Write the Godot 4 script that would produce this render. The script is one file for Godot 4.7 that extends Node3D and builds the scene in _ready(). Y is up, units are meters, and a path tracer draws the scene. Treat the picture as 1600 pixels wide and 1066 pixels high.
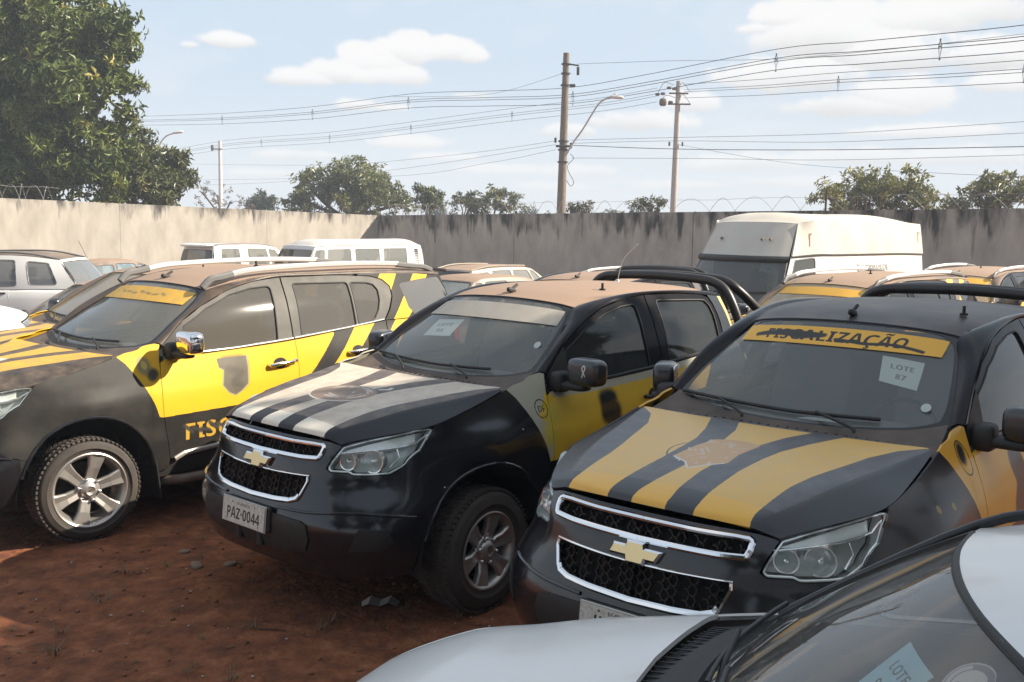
extends Node3D
# A pound of seized patrol vehicles on red earth behind a concrete wall, late afternoon sun from the right.

func _ready() -> void:
	# ---- camera
	var cam := Camera3D.new(); cam.name = "camera"
	add_child(cam)
	cam.fov = 2.0 * rad_to_deg(atan(533.0 / 1615.4466)); cam.near = 0.05; cam.far = 900.0
	cam.position = Vector3(0, 2.1702, 0)
	cam.rotation = Vector3(-atan((533.0 - 344.8486) / 1615.4466), 0, 0)
	cam.rotate_object_local(Vector3(0, 0, 1), 0.0114)
	cam.current = true
	# ---- sky, sun, exposure
	var env := Environment.new()
	env.background_mode = Environment.BG_SKY
	var sky := Sky.new(); sky.sky_material = make_sky(); env.sky = sky
	env.sky_rotation = Vector3(0, PI, 0)
	env.background_energy_multiplier = SKY_ENERGY
	env.tonemap_mode = Environment.TONE_MAPPER_LINEAR; env.tonemap_exposure = EXPOSURE
	env.sdfgi_enabled = true; env.ssao_enabled = true; env.ssil_enabled = true
	env.fog_enabled = true; env.fog_density = 0.0020; env.fog_light_color = Color(.86, .90, .95)
	var we := WorldEnvironment.new(); we.name = "world"; we.environment = env; add_child(we)
	var sun := DirectionalLight3D.new(); sun.name = "sun"; add_child(sun)
	sun.light_energy = SUN_ENERGY; sun.light_color = Color(1.0, .955, .88); sun.light_angular_distance = 0.5; sun.shadow_enabled = true
	sun.look_at_from_position(Vector3.ZERO, SUN_DIR)
	sun.directional_shadow_max_distance = 120.0
	# ---- the place and the things in it
	build_all()

const SUN_ENERGY := 1.6
const SKY_ENERGY := 0.8
const EXPOSURE := 2.0
# light travels: towards the left wall and the viewer, downwards
const SUN_DIR := Vector3(-1.487, -1.0, .033)
# ------------------------------------------------------------------ library
const NA := 9.0
const INSIDE := Vector3(-1.4, 0.0, 0.95)

func P(x: float, l: float, z: float, m: float = 1.0) -> Vector3:
	return Vector3(x, z, -l * m)

# A smooth surface through a grid of points, each (x forward, l to the left, z up), in metres of the vehicle.
class Net:
	var e: Array = []
	var R: int
	var C: int
	var sam := PackedVector3Array()
	var sc := 0
	var sr := 0
	var sgn := 1.0
	func _init(rows: Array, inside: Vector3 = Vector3(-1.4, 0.0, 0.95)) -> void:
		R = rows.size(); C = rows[0].size()
		var full: Array = []
		for r in rows:
			var q := PackedVector3Array()
			q.append(r[0] * 2.0 - r[1])
			for c in r: q.append(c)
			q.append(r[C - 1] * 2.0 - r[C - 2])
			full.append(q)
		var a := PackedVector3Array(); var b := PackedVector3Array()
		for c in C + 2:
			a.append(full[0][c] * 2.0 - full[1][c])
			b.append(full[R - 1][c] * 2.0 - full[R - 2][c])
		e.append(a); e.append_array(full); e.append(b)
		var s := 0.0
		for k in 5:
			var u := (C - 1) * (0.13 + 0.18 * k); var v := (R - 1) * (0.2 + 0.14 * k)
			var p := at(u, v)
			s += raw_normal(u, v).dot((p - Vector3(clampf(p.x, -3.0, 0.3) if inside.y == 0.0 else inside.x, inside.y, inside.z)).normalized())
		sgn = 1.0 if s >= 0.0 else -1.0
	func at(u: float, v: float) -> Vector3:
		var iu := clampi(int(floorf(u)), 0, C - 2); var iv := clampi(int(floorf(v)), 0, R - 2)
		var t := u - iu; var s := v - iv
		var t2 := t * t; var t3 := t2 * t
		var a0 := 0.5 * (-t + 2.0 * t2 - t3); var a1 := 0.5 * (2.0 - 5.0 * t2 + 3.0 * t3)
		var a2 := 0.5 * (t + 4.0 * t2 - 3.0 * t3); var a3 := 0.5 * (t3 - t2)
		var s2 := s * s; var s3 := s2 * s
		var r: PackedVector3Array = e[iv]
		var o := (r[iu] * a0 + r[iu + 1] * a1 + r[iu + 2] * a2 + r[iu + 3] * a3) * (0.5 * (-s + 2.0 * s2 - s3))
		r = e[iv + 1]
		o += (r[iu] * a0 + r[iu + 1] * a1 + r[iu + 2] * a2 + r[iu + 3] * a3) * (0.5 * (2.0 - 5.0 * s2 + 3.0 * s3))
		r = e[iv + 2]
		o += (r[iu] * a0 + r[iu + 1] * a1 + r[iu + 2] * a2 + r[iu + 3] * a3) * (0.5 * (s + 4.0 * s2 - 3.0 * s3))
		r = e[iv + 3]
		o += (r[iu] * a0 + r[iu + 1] * a1 + r[iu + 2] * a2 + r[iu + 3] * a3) * (0.5 * (s3 - s2))
		return o
	func raw_normal(u: float, v: float) -> Vector3:
		var h := 0.04
		var du := at(minf(u + h, C - 1), v) - at(maxf(u - h, 0), v)
		var dv := at(u, minf(v + h, R - 1)) - at(u, maxf(v - h, 0))
		return du.cross(dv).normalized()
	func nrm(u: float, v: float) -> Vector3:
		return raw_normal(u, v) * sgn
	func sample() -> void:
		sc = (C - 1) * 4 + 1; sr = (R - 1) * 4 + 1
		for j in sr:
			for i in sc: sam.append(at(i * 0.25, j * 0.25))
	# the (u, v) nearest to a point; a coordinate of NA (9) is left free
	func inv(q: Vector3) -> Vector2:
		if sam.is_empty(): sample()
		var w := Vector3(0.0 if q.x == 9.0 else 1.0, 0.0 if q.y == 9.0 else 1.0, 0.0 if q.z == 9.0 else 1.0)
		var best := 1e9; var bi := 0
		for i in sam.size():
			var d := ((sam[i] - q) * w).length_squared()
			if d < best: best = d; bi = i
		var u := (bi % sc) * 0.25; var v := (bi / sc) * 0.25
		for k in 8:
			var p := at(u, v); var r := (q - p) * w
			var du := (at(u + 0.02, v) - at(u - 0.02, v)) * 25.0 * w
			var dv := (at(u, v + 0.02) - at(u, v - 0.02)) * 25.0 * w
			var a := du.dot(du) + 1e-9; var b := du.dot(dv); var c := dv.dot(dv) + 1e-9
			var det := a * c - b * b
			if absf(det) < 1e-12: break
			var g := du.dot(r); var f := dv.dot(r)
			u = clampf(u + clampf((g * c - f * b) / det, -0.6, 0.6), 0, C - 1); v = clampf(v + clampf((f * a - g * b) / det, -0.6, 0.6), 0, R - 1)
		return Vector2(u, v)
	func uvs(pts: Array) -> PackedVector2Array:
		var o := PackedVector2Array()
		for q in pts: o.append(inv(q))
		return o

# Triangles gathered for one mesh.
class MB:
	var v := PackedVector3Array()
	var n := PackedVector3Array()
	var t := PackedVector2Array()
	func tri(a: Vector3, b: Vector3, c: Vector3, na: Vector3, nb: Vector3, nc: Vector3, ta := Vector2.ZERO, tb := Vector2.ZERO, tc := Vector2.ZERO) -> void:
		var f := (b - a).cross(c - a)
		if f.length_squared() < 1e-16: return
		if f.dot(na + nb + nc) > 0.0:
			v.append(a); v.append(c); v.append(b); n.append(na); n.append(nc); n.append(nb); t.append(ta); t.append(tc); t.append(tb)
		else:
			v.append(a); v.append(b); v.append(c); n.append(na); n.append(nb); n.append(nc); t.append(ta); t.append(tb); t.append(tc)
	func flat(a: Vector3, b: Vector3, c: Vector3, d: Vector3, out: Vector3, ta := Vector2.ZERO, tb := Vector2.ZERO, tc := Vector2.ZERO, td := Vector2.ZERO) -> void:
		var f := (b - a).cross(c - a)
		if f.length_squared() < 1e-16: f = (c - a).cross(d - a)
		f = f.normalized()
		if f.dot(out) < 0.0: f = -f
		tri(a, b, c, f, f, f, ta, tb, tc); tri(a, c, d, f, f, f, ta, tc, td)
	func quad(a: Vector3, b: Vector3, c: Vector3, d: Vector3, na: Vector3, nb: Vector3, nc: Vector3, nd: Vector3, ta := Vector2.ZERO, tb := Vector2.ZERO, tc := Vector2.ZERO, td := Vector2.ZERO) -> void:
		tri(a, b, c, na, nb, nc, ta, tb, tc); tri(a, c, d, na, nc, nd, ta, tc, td)
	func add(o: MB, x: Transform3D) -> void:
		for i in o.v.size():
			v.append(x * o.v[i]); n.append((x.basis * o.n[i]).normalized()); t.append(o.t[i])
	func mesh() -> ArrayMesh:
		var m := ArrayMesh.new()
		if v.is_empty(): return m
		var a := []; a.resize(Mesh.ARRAY_MAX)
		a[Mesh.ARRAY_VERTEX] = v; a[Mesh.ARRAY_NORMAL] = n; a[Mesh.ARRAY_TEX_UV] = t
		m.add_surface_from_arrays(Mesh.PRIMITIVE_TRIANGLES, a)
		return m

var taken := {}
func numbered(called: String) -> String:
	if not taken.has(called):
		taken[called] = 0
		return called
	taken[called] += 1
	return "%s_%03d" % [called, taken[called]]

func tag(o: Node, label: String, category: String, group := "", kind := "") -> Node:
	if label: o.set_meta("label", label)
	if category: o.set_meta("category", category)
	if group: o.set_meta("group", group)
	if kind: o.set_meta("kind", kind)
	return o

func part(called: String, m, mat: Material, parent: Node) -> MeshInstance3D:
	var o := MeshInstance3D.new()
	o.name = called if parent != self else numbered(called)
	o.mesh = m.mesh() if m is MB else m
	o.material_override = mat
	parent.add_child(o, true)
	return o

func thing(called: String, label: String, category: String, group := "") -> Node3D:
	var o := Node3D.new()
	o.name = numbered(called); add_child(o, true)
	tag(o, label, category, group)
	return o

# Godot position of a point seen at pixel (u, v) of the photograph at a given depth along the ground: used to survey, never to build towards the lens
func mat(c: Color, rough := 0.5, metal := 0.0, more := {}) -> StandardMaterial3D:
	var m := StandardMaterial3D.new()
	m.albedo_color = c.linear_to_srgb(); m.albedo_color.a = c.a
	m.roughness = rough; m.metallic = metal
	for k in more: m.set(k, more[k])
	return m

func pane(c: Color, rough := 0.04) -> StandardMaterial3D:
	return mat(c, rough, 0.0, {"transparency": BaseMaterial3D.TRANSPARENCY_ALPHA})

func noise_tex(seed_: int, freq: float, ramp: Array, size := 512, oct := 5, normal := false, bump := 2.0) -> NoiseTexture2D:
	var f := FastNoiseLite.new(); f.seed = seed_; f.frequency = freq; f.fractal_octaves = oct
	var t := NoiseTexture2D.new(); t.noise = f; t.width = size; t.height = size; t.seamless = true
	if normal: t.as_normal_map = true; t.bump_strength = bump
	else:
		var g := Gradient.new(); var off := PackedFloat32Array(); var col := PackedColorArray()
		for r in ramp: off.append(r[0]); col.append((r[1] as Color).linear_to_srgb())
		g.offsets = off; g.colors = col; t.color_ramp = g
	return t

# ---- shapes
func grid_lines(net: Net, lo: float, hi: float, along_u: bool, other: float, step: float) -> PackedFloat32Array:
	var o := PackedFloat32Array([lo])
	for k in range(int(floorf(lo)), int(ceilf(hi))):
		var a := maxf(k, lo); var b := minf(k + 1, hi)
		if b - a < 1e-6: continue
		var len := 0.0; var pv := net.at(a, other) if along_u else net.at(other, a)
		for i in range(1, 5):
			var q := lerpf(a, b, i / 4.0)
			var p := net.at(q, other) if along_u else net.at(other, q)
			len += p.distance_to(pv); pv = p
		var n := clampi(int(ceilf(len / step)), 1, 24)
		for i in range(1, n + 1): o.append(lerpf(a, b, float(i) / n))
	return o

func dense(net: Net, poly: PackedVector2Array, step := 0.03) -> PackedVector2Array:
	var o := PackedVector2Array()
	for i in poly.size():
		var a := poly[i]; var b := poly[(i + 1) % poly.size()]
		var n := clampi(int(ceilf(net.at(a.x, a.y).distance_to(net.at(b.x, b.y)) / step)), 1, 60)
		for k in n: o.append(a.lerp(b, float(k) / n))
	return o

func rounded(poly: PackedVector2Array, times := 2, amount := 0.25) -> PackedVector2Array:
	for k in times:
		var o := PackedVector2Array()
		for i in poly.size():
			var a := poly[i]; var b := poly[(i + 1) % poly.size()]
			o.append(a.lerp(b, amount)); o.append(a.lerp(b, 1.0 - amount))
		poly = o
	return poly

# rounds the corners of an outline with a radius in metres
func soft(net: Net, poly: PackedVector2Array, r: float) -> PackedVector2Array:
	var o := PackedVector2Array(); var N := poly.size()
	for i in N:
		var a := poly[(i + N - 1) % N]; var c := poly[i]; var b := poly[(i + 1) % N]
		var C := net.at(c.x, c.y); var A := net.at(a.x, a.y); var B := net.at(b.x, b.y)
		var la := A.distance_to(C); var lb := B.distance_to(C)
		var turn := (C - A).normalized().angle_to((B - C).normalized())
		if turn < 0.22: o.append(c); continue
		var cut := r * tan(minf(turn, 2.4) * .5)
		var p := c.lerp(a, minf(.46, cut / maxf(la, 1e-4))); var q := c.lerp(b, minf(.46, cut / maxf(lb, 1e-4)))
		for k in 6:
			var t := k / 5.0
			o.append(p.lerp(c, t).lerp(c.lerp(q, t), t))
	return o

# moves the outline of a panel inwards by a gap in metres
func inset(net: Net, poly: PackedVector2Array, gap: float) -> PackedVector2Array:
	var o := PackedVector2Array(); var N := poly.size()
	var ccw := 0.0
	for i in N: ccw += poly[i].cross(poly[(i + 1) % N])
	for i in N:
		var a := poly[(i + N - 1) % N]; var b := poly[(i + 1) % N]; var c := poly[i]
		var h := 0.02
		var du := (net.at(c.x + h, c.y) - net.at(c.x - h, c.y)) / (2 * h)
		var dv := (net.at(c.x, c.y + h) - net.at(c.x, c.y - h)) / (2 * h)
		var t3 := du * (b.x - a.x) + dv * (b.y - a.y)
		var n3 := du.cross(dv)
		var d := n3.cross(t3).normalized() * (1.0 if ccw > 0 else -1.0) * gap
		var A := du.dot(du) + 1e-9; var B := du.dot(dv); var D := dv.dot(dv) + 1e-9
		var det := A * D - B * B
		if det < 1e-10: o.append(c); continue
		var g := du.dot(d); var f := dv.dot(d)
		o.append(c + Vector2((g * D - f * B) / det, (f * A - g * B) / det))
	return o

const UV_SIDE := 0
const UV_HOOD := 1
const UV_BOX := 2
func tex_uv(p: Vector3, m: float, mode: int) -> Vector2:
	if mode == UV_SIDE: return Vector2((p.x + 4.45) / 5.55, 1.0 - (p.z - 0.25) / 1.6)
	if mode == UV_HOOD: return Vector2((p.y * m + 0.9) / 1.8, (p.x + 0.5) / 1.4)
	return Vector2(p.x + p.y, p.z + p.y * 0.3)

# a sheet of the net inside an outline (u, v), with its edges folded in
func panel(mb: MB, net: Net, poly: PackedVector2Array, m := 1.0, opt := {}) -> void:
	var holes: Array = opt.get("holes", [])
	var off: float = opt.get("off", 0.0)
	var fold: float = opt.get("fold", 0.012)
	var step: float = opt.get("step", 0.05)
	var mode: int = opt.get("uv", UV_SIDE)
	var quad_uv = opt.get("quad")     # maps the outline's four corners to a whole texture
	var lo := Vector2(1e9, 1e9); var hi := -lo
	for q in poly: lo = lo.min(q); hi = hi.max(q)
	var gu := grid_lines(net, lo.x, hi.x, true, clampf((lo.y + hi.y) * 0.5, 0, net.R - 1), step)
	var gv := grid_lines(net, lo.y, hi.y, false, clampf((lo.x + hi.x) * 0.5, 0, net.C - 1), step)
	var cache := {}
	for j in gv.size() - 1:
		for i in gu.size() - 1:
			var cell := PackedVector2Array([Vector2(gu[i], gv[j]), Vector2(gu[i + 1], gv[j]), Vector2(gu[i + 1], gv[j + 1]), Vector2(gu[i], gv[j + 1])])
			var got: Array = Geometry2D.intersect_polygons(cell, poly)
			for h in holes:
				var rest: Array = []
				for g in got: rest.append_array(Geometry2D.clip_polygons(g, h))
				got = rest
			for g in got:
				if g.size() < 3: continue
				var ix := Geometry2D.triangulate_polygon(g)
				for k in range(0, ix.size(), 3):
					var vs := []
					for q in 3:
						var w: Vector2 = g[ix[k + q]]
						if not cache.has(w):
							var nn := net.nrm(w.x, w.y)
							var pp := net.at(w.x, w.y) + nn * off
							var tt := tex_uv(pp, m, mode)
							if quad_uv != null: tt = quad_at(w, quad_uv)
							cache[w] = [P(pp.x, pp.y, pp.z, m), P(nn.x, nn.y, nn.z, m), tt]
						vs.append(cache[w])
					mb.tri(vs[0][0], vs[1][0], vs[2][0], vs[0][1], vs[1][1], vs[2][1], vs[0][2], vs[1][2], vs[2][2])
	if fold > 0.0:
		edge(mb, net, poly, m, off, fold, mode)
		for h in holes: edge(mb, net, h, m, off, fold, mode)

func quad_at(w: Vector2, q: Array) -> Vector2:
	# q: corners in (u, v) for texture (0,0) (1,0) (1,1) (0,1)
	var s := 0.5; var t := 0.5
	for k in 6:
		var p: Vector2 = (q[0] * (1 - s) + q[1] * s) * (1 - t) + (q[3] * (1 - s) + q[2] * s) * t
		var ds: Vector2 = (q[1] - q[0]) * (1 - t) + (q[2] - q[3]) * t
		var dt: Vector2 = (q[3] - q[0]) * (1 - s) + (q[2] - q[1]) * s
		var det := ds.cross(dt)
		if absf(det) < 1e-12: break
		var r := w - p
		s += r.cross(dt) / det; t += ds.cross(r) / det
	return Vector2(s, t)

func edge(mb: MB, net: Net, poly: PackedVector2Array, m: float, off: float, fold: float, mode := 0) -> void:
	var d := dense(net, poly, 0.03); var N := d.size()
	for i in N:
		var a := d[i]; var b := d[(i + 1) % N]
		var na := net.nrm(a.x, a.y); var nb := net.nrm(b.x, b.y)
		var pa := net.at(a.x, a.y) + na * off; var pb := net.at(b.x, b.y) + nb * off
		var qa := pa - na * fold; var qb := pb - nb * fold
		var side := (pb - pa).cross(na)
		var ta := tex_uv(pa, m, mode); var tb := tex_uv(pb, m, mode)
		mb.flat(P(pa.x, pa.y, pa.z, m), P(pb.x, pb.y, pb.z, m), P(qb.x, qb.y, qb.z, m), P(qa.x, qa.y, qa.z, m), P(side.x, side.y, side.z, m), ta, tb, tb, ta)

# a bar laid along an outline on the net: w wide (inwards if positive), standing h proud
func bead(mb: MB, net: Net, poly: PackedVector2Array, w: float, h: float, m := 1.0, closed := true, off := 0.0, step := 0.03) -> void:
	var d := dense(net, poly, step)
	if not closed:
		var keep := PackedVector2Array()
		for q in d:
			keep.append(q)
			if q.is_equal_approx(poly[poly.size() - 1]): break
		d = keep
	var N := d.size(); var ccw := 0.0
	for i in poly.size(): ccw += poly[i].cross(poly[(i + 1) % poly.size()])
	var rings := []
	for i in N:
		var a := d[(i + N - 1) % N] if closed or i > 0 else d[i]
		var b := d[(i + 1) % N] if closed or i < N - 1 else d[i]
		var p := net.at(d[i].x, d[i].y); var n := net.nrm(d[i].x, d[i].y)
		var t := (net.at(b.x, b.y) - net.at(a.x, a.y)).normalized()
		var s := n.cross(t).normalized() * (1.0 if ccw * net.sgn > 0 else -1.0)
		p += n * off
		rings.append([p - n * 0.004, p + n * h * 0.6 + s * w * 0.08, p + n * h + s * w * 0.3, p + n * h + s * w * 0.7, p + n * h * 0.6 + s * w * 0.92, p + s * w - n * 0.004, p + n * h * 0.3 + s * w * 0.5])
	var cnt := N if closed else N - 1
	for i in cnt:
		var A: Array = rings[i]; var B: Array = rings[(i + 1) % N]
		for k in 5:
			var o: Vector3 = (A[k] + A[k + 1]) * 0.5 - A[6]
			mb.flat(pv(A[k], m), pv(B[k], m), pv(B[k + 1], m), pv(A[k + 1], m), pv(o, m), Vector2(i * 0.1, k * 0.2), Vector2(i * 0.1 + 0.1, k * 0.2), Vector2(i * 0.1 + 0.1, k * 0.2 + 0.2), Vector2(i * 0.1, k * 0.2 + 0.2))

func pv(p: Vector3, m := 1.0) -> Vector3:
	return Vector3(p.x, p.z, -p.y * m)

func tube(mb: MB, pts: PackedVector3Array, r, sides := 8, caps := true) -> void:
	var N := pts.size(); var up := Vector3.UP
	var prev := []
	var last_s := Vector3.ZERO
	for i in N:
		var t := (pts[mini(i + 1, N - 1)] - pts[maxi(i - 1, 0)]).normalized()
		var s := t.cross(up) if last_s == Vector3.ZERO else last_s - t * last_s.dot(t)
		if s.length() < 1e-4: s = t.cross(Vector3.RIGHT)
		s = s.normalized(); last_s = s
		var w := s.cross(t).normalized()
		var rr: float = r if r is float else r[i]
		var ring := []
		for k in sides:
			var a := TAU * k / sides
			var n := s * cos(a) + w * sin(a)
			ring.append([pts[i] + n * rr, n])
		if i > 0:
			for k in sides:
				var k2 := (k + 1) % sides
				mb.quad(prev[k][0], ring[k][0], ring[k2][0], prev[k2][0], prev[k][1], ring[k][1], ring[k2][1], prev[k2][1], Vector2(i - 1, k), Vector2(i, k), Vector2(i, k + 1), Vector2(i - 1, k + 1))
		if caps and (i == 0 or i == N - 1):
			var o := -t if i == 0 else t
			for k in range(1, sides - 1): mb.tri(ring[0][0], ring[k][0], ring[k + 1][0], o, o, o)
		prev = ring

func spline(pts: Array, per := 6) -> PackedVector3Array:
	var o := PackedVector3Array(); var N := pts.size()
	for i in N - 1:
		var p0: Vector3 = pts[maxi(i - 1, 0)]; var p1: Vector3 = pts[i]; var p2: Vector3 = pts[i + 1]; var p3: Vector3 = pts[mini(i + 2, N - 1)]
		for k in per: o.append(p1.cubic_interpolate(p2, p0, p3, float(k) / per))
	o.append(pts[N - 1])
	return o

# profile of (radius, height) spun about the local y axis
func lathe(mb: MB, prof: Array, seg: int, x: Transform3D, smooth := true) -> void:
	for j in prof.size() - 1:
		var a: Vector2 = prof[j]; var b: Vector2 = prof[j + 1]
		var d := b - a; var nn := Vector2(d.y, -d.x).normalized()
		var na := nn; var nb := nn
		if smooth:
			if j > 0: var e: Vector2 = a - prof[j - 1]; var f := Vector2(e.y, -e.x).normalized(); if f.dot(nn) > 0.6: na = (nn + f).normalized()
			if j < prof.size() - 2: var e2: Vector2 = prof[j + 2] - b; var f2 := Vector2(e2.y, -e2.x).normalized(); if f2.dot(nn) > 0.6: nb = (nn + f2).normalized()
		for k in seg:
			var c0 := cos(TAU * k / seg); var s0 := sin(TAU * k / seg); var c1 := cos(TAU * (k + 1) / seg); var s1 := sin(TAU * (k + 1) / seg)
			var q := func(p: Vector2, c: float, s: float) -> Vector3: return x * Vector3(p.x * c, p.y, p.x * s)
			var w := func(p: Vector2, c: float, s: float) -> Vector3: return (x.basis * Vector3(p.x * c, p.y, p.x * s)).normalized()
			mb.quad(q.call(a, c0, s0), q.call(b, c0, s0), q.call(b, c1, s1), q.call(a, c1, s1), w.call(na, c0, s0), w.call(nb, c0, s0), w.call(nb, c1, s1), w.call(na, c1, s1), Vector2(float(k) / seg, j), Vector2(float(k) / seg, j + 1), Vector2((k + 1.0) / seg, j + 1), Vector2((k + 1.0) / seg, j))

# a box with rounded (superquadric) edges; e small = boxier
func blob(mb: MB, size: Vector3, x: Transform3D, e := 0.35, nu := 20, nv := 10, bend := Vector3.ZERO) -> void:
	var f := func(w: float, p: float) -> float: return signf(w) * pow(absf(w), p)
	var pts := []
	for j in nv + 1:
		var row := []
		var la := PI * (float(j) / nv - 0.5)
		for i in nu:
			var lo := TAU * i / nu
			var p := Vector3(f.call(cos(la), e) * f.call(cos(lo), e), f.call(sin(la), e), f.call(cos(la), e) * f.call(sin(lo), e)) * size * 0.5
			var n := Vector3(f.call(cos(la), 2 - e) * f.call(cos(lo), 2 - e) / size.x, f.call(sin(la), 2 - e) / size.y, f.call(cos(la), 2 - e) * f.call(sin(lo), 2 - e) / size.z)
			if n.length() < 1e-9: n = Vector3(0, signf(la), 0)
			p += bend * (p.x / size.x) * (p.x / size.x)
			row.append([x * p, (x.basis * n.normalized()).normalized()])
		pts.append(row)
	for j in nv:
		for i in nu:
			var a = pts[j][i]; var b = pts[j][(i + 1) % nu]; var c = pts[j + 1][(i + 1) % nu]; var d = pts[j + 1][i]
			mb.quad(a[0], b[0], c[0], d[0], a[1], b[1], c[1], d[1])

# a box with chamfered edges
func box(mb: MB, size: Vector3, x: Transform3D, ch := 0.006) -> void:
	var h := size * 0.5; ch = minf(ch, minf(h.x, minf(h.y, h.z)) * 0.9)
	for ax in 3:
		for s in [-1.0, 1.0]:
			var u := (ax + 1) % 3; var w := (ax + 2) % 3
			var c := []
			for q in [[-1, -1], [1, -1], [1, 1], [-1, 1]]:
				var p := Vector3.ZERO; p[ax] = h[ax] * s; p[u] = (h[u] - ch) * q[0]; p[w] = (h[w] - ch) * q[1]; c.append(x * p)
			var n := Vector3.ZERO; n[ax] = s
			mb.flat(c[0], c[1], c[2], c[3], x.basis * n, Vector2(0, 0), Vector2(1, 0), Vector2(1, 1), Vector2(0, 1))
	for ax in 3:
		var u := (ax + 1) % 3; var w := (ax + 2) % 3
		for su in [-1.0, 1.0]:
			for sw in [-1.0, 1.0]:
				var c := []
				for q in [[-1, 0], [1, 0], [1, 1], [-1, 1]]:
					var p := Vector3.ZERO; p[ax] = (h[ax] - ch) * q[0]
					p[u] = su * (h[u] - (ch if q[1] == 1 else 0.0)); p[w] = sw * (h[w] - (0.0 if q[1] == 1 else ch)); c.append(x * p)
				var n := Vector3.ZERO; n[u] = su; n[w] = sw
				mb.flat(c[0], c[1], c[2], c[3], x.basis * n)
	for sx in [-1.0, 1.0]:
		for sy in [-1.0, 1.0]:
			for sz in [-1.0, 1.0]:
				var s := Vector3(sx, sy, sz)
				var a := x * (s * (h - Vector3(0, ch, ch))); var b := x * (s * (h - Vector3(ch, 0, ch))); var c := x * (s * (h - Vector3(ch, ch, 0)))
				var n := x.basis * s
				mb.tri(a, b, c, n, n, n)

func xf(at: Vector3, ry := 0.0, rx := 0.0, rz := 0.0) -> Transform3D:
	return Transform3D(Basis.from_euler(Vector3(rx, ry, rz)), at)

# net made of half rows (l >= 0) mirrored to both sides
func both(rows: Array) -> Array:
	var o := []
	for r in rows:
		var q := []
		for i in range(r.size() - 1, 0, -1): q.append(Vector3(r[i].x, -r[i].y, r[i].z))
		q.append_array(r)
		o.append(q)
	return o

func V(a: Array) -> Array:   # flat numbers to points
	var o := []
	for i in range(0, a.size(), 3): o.append(Vector3(a[i], a[i + 1], a[i + 2]))
	return o

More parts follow.
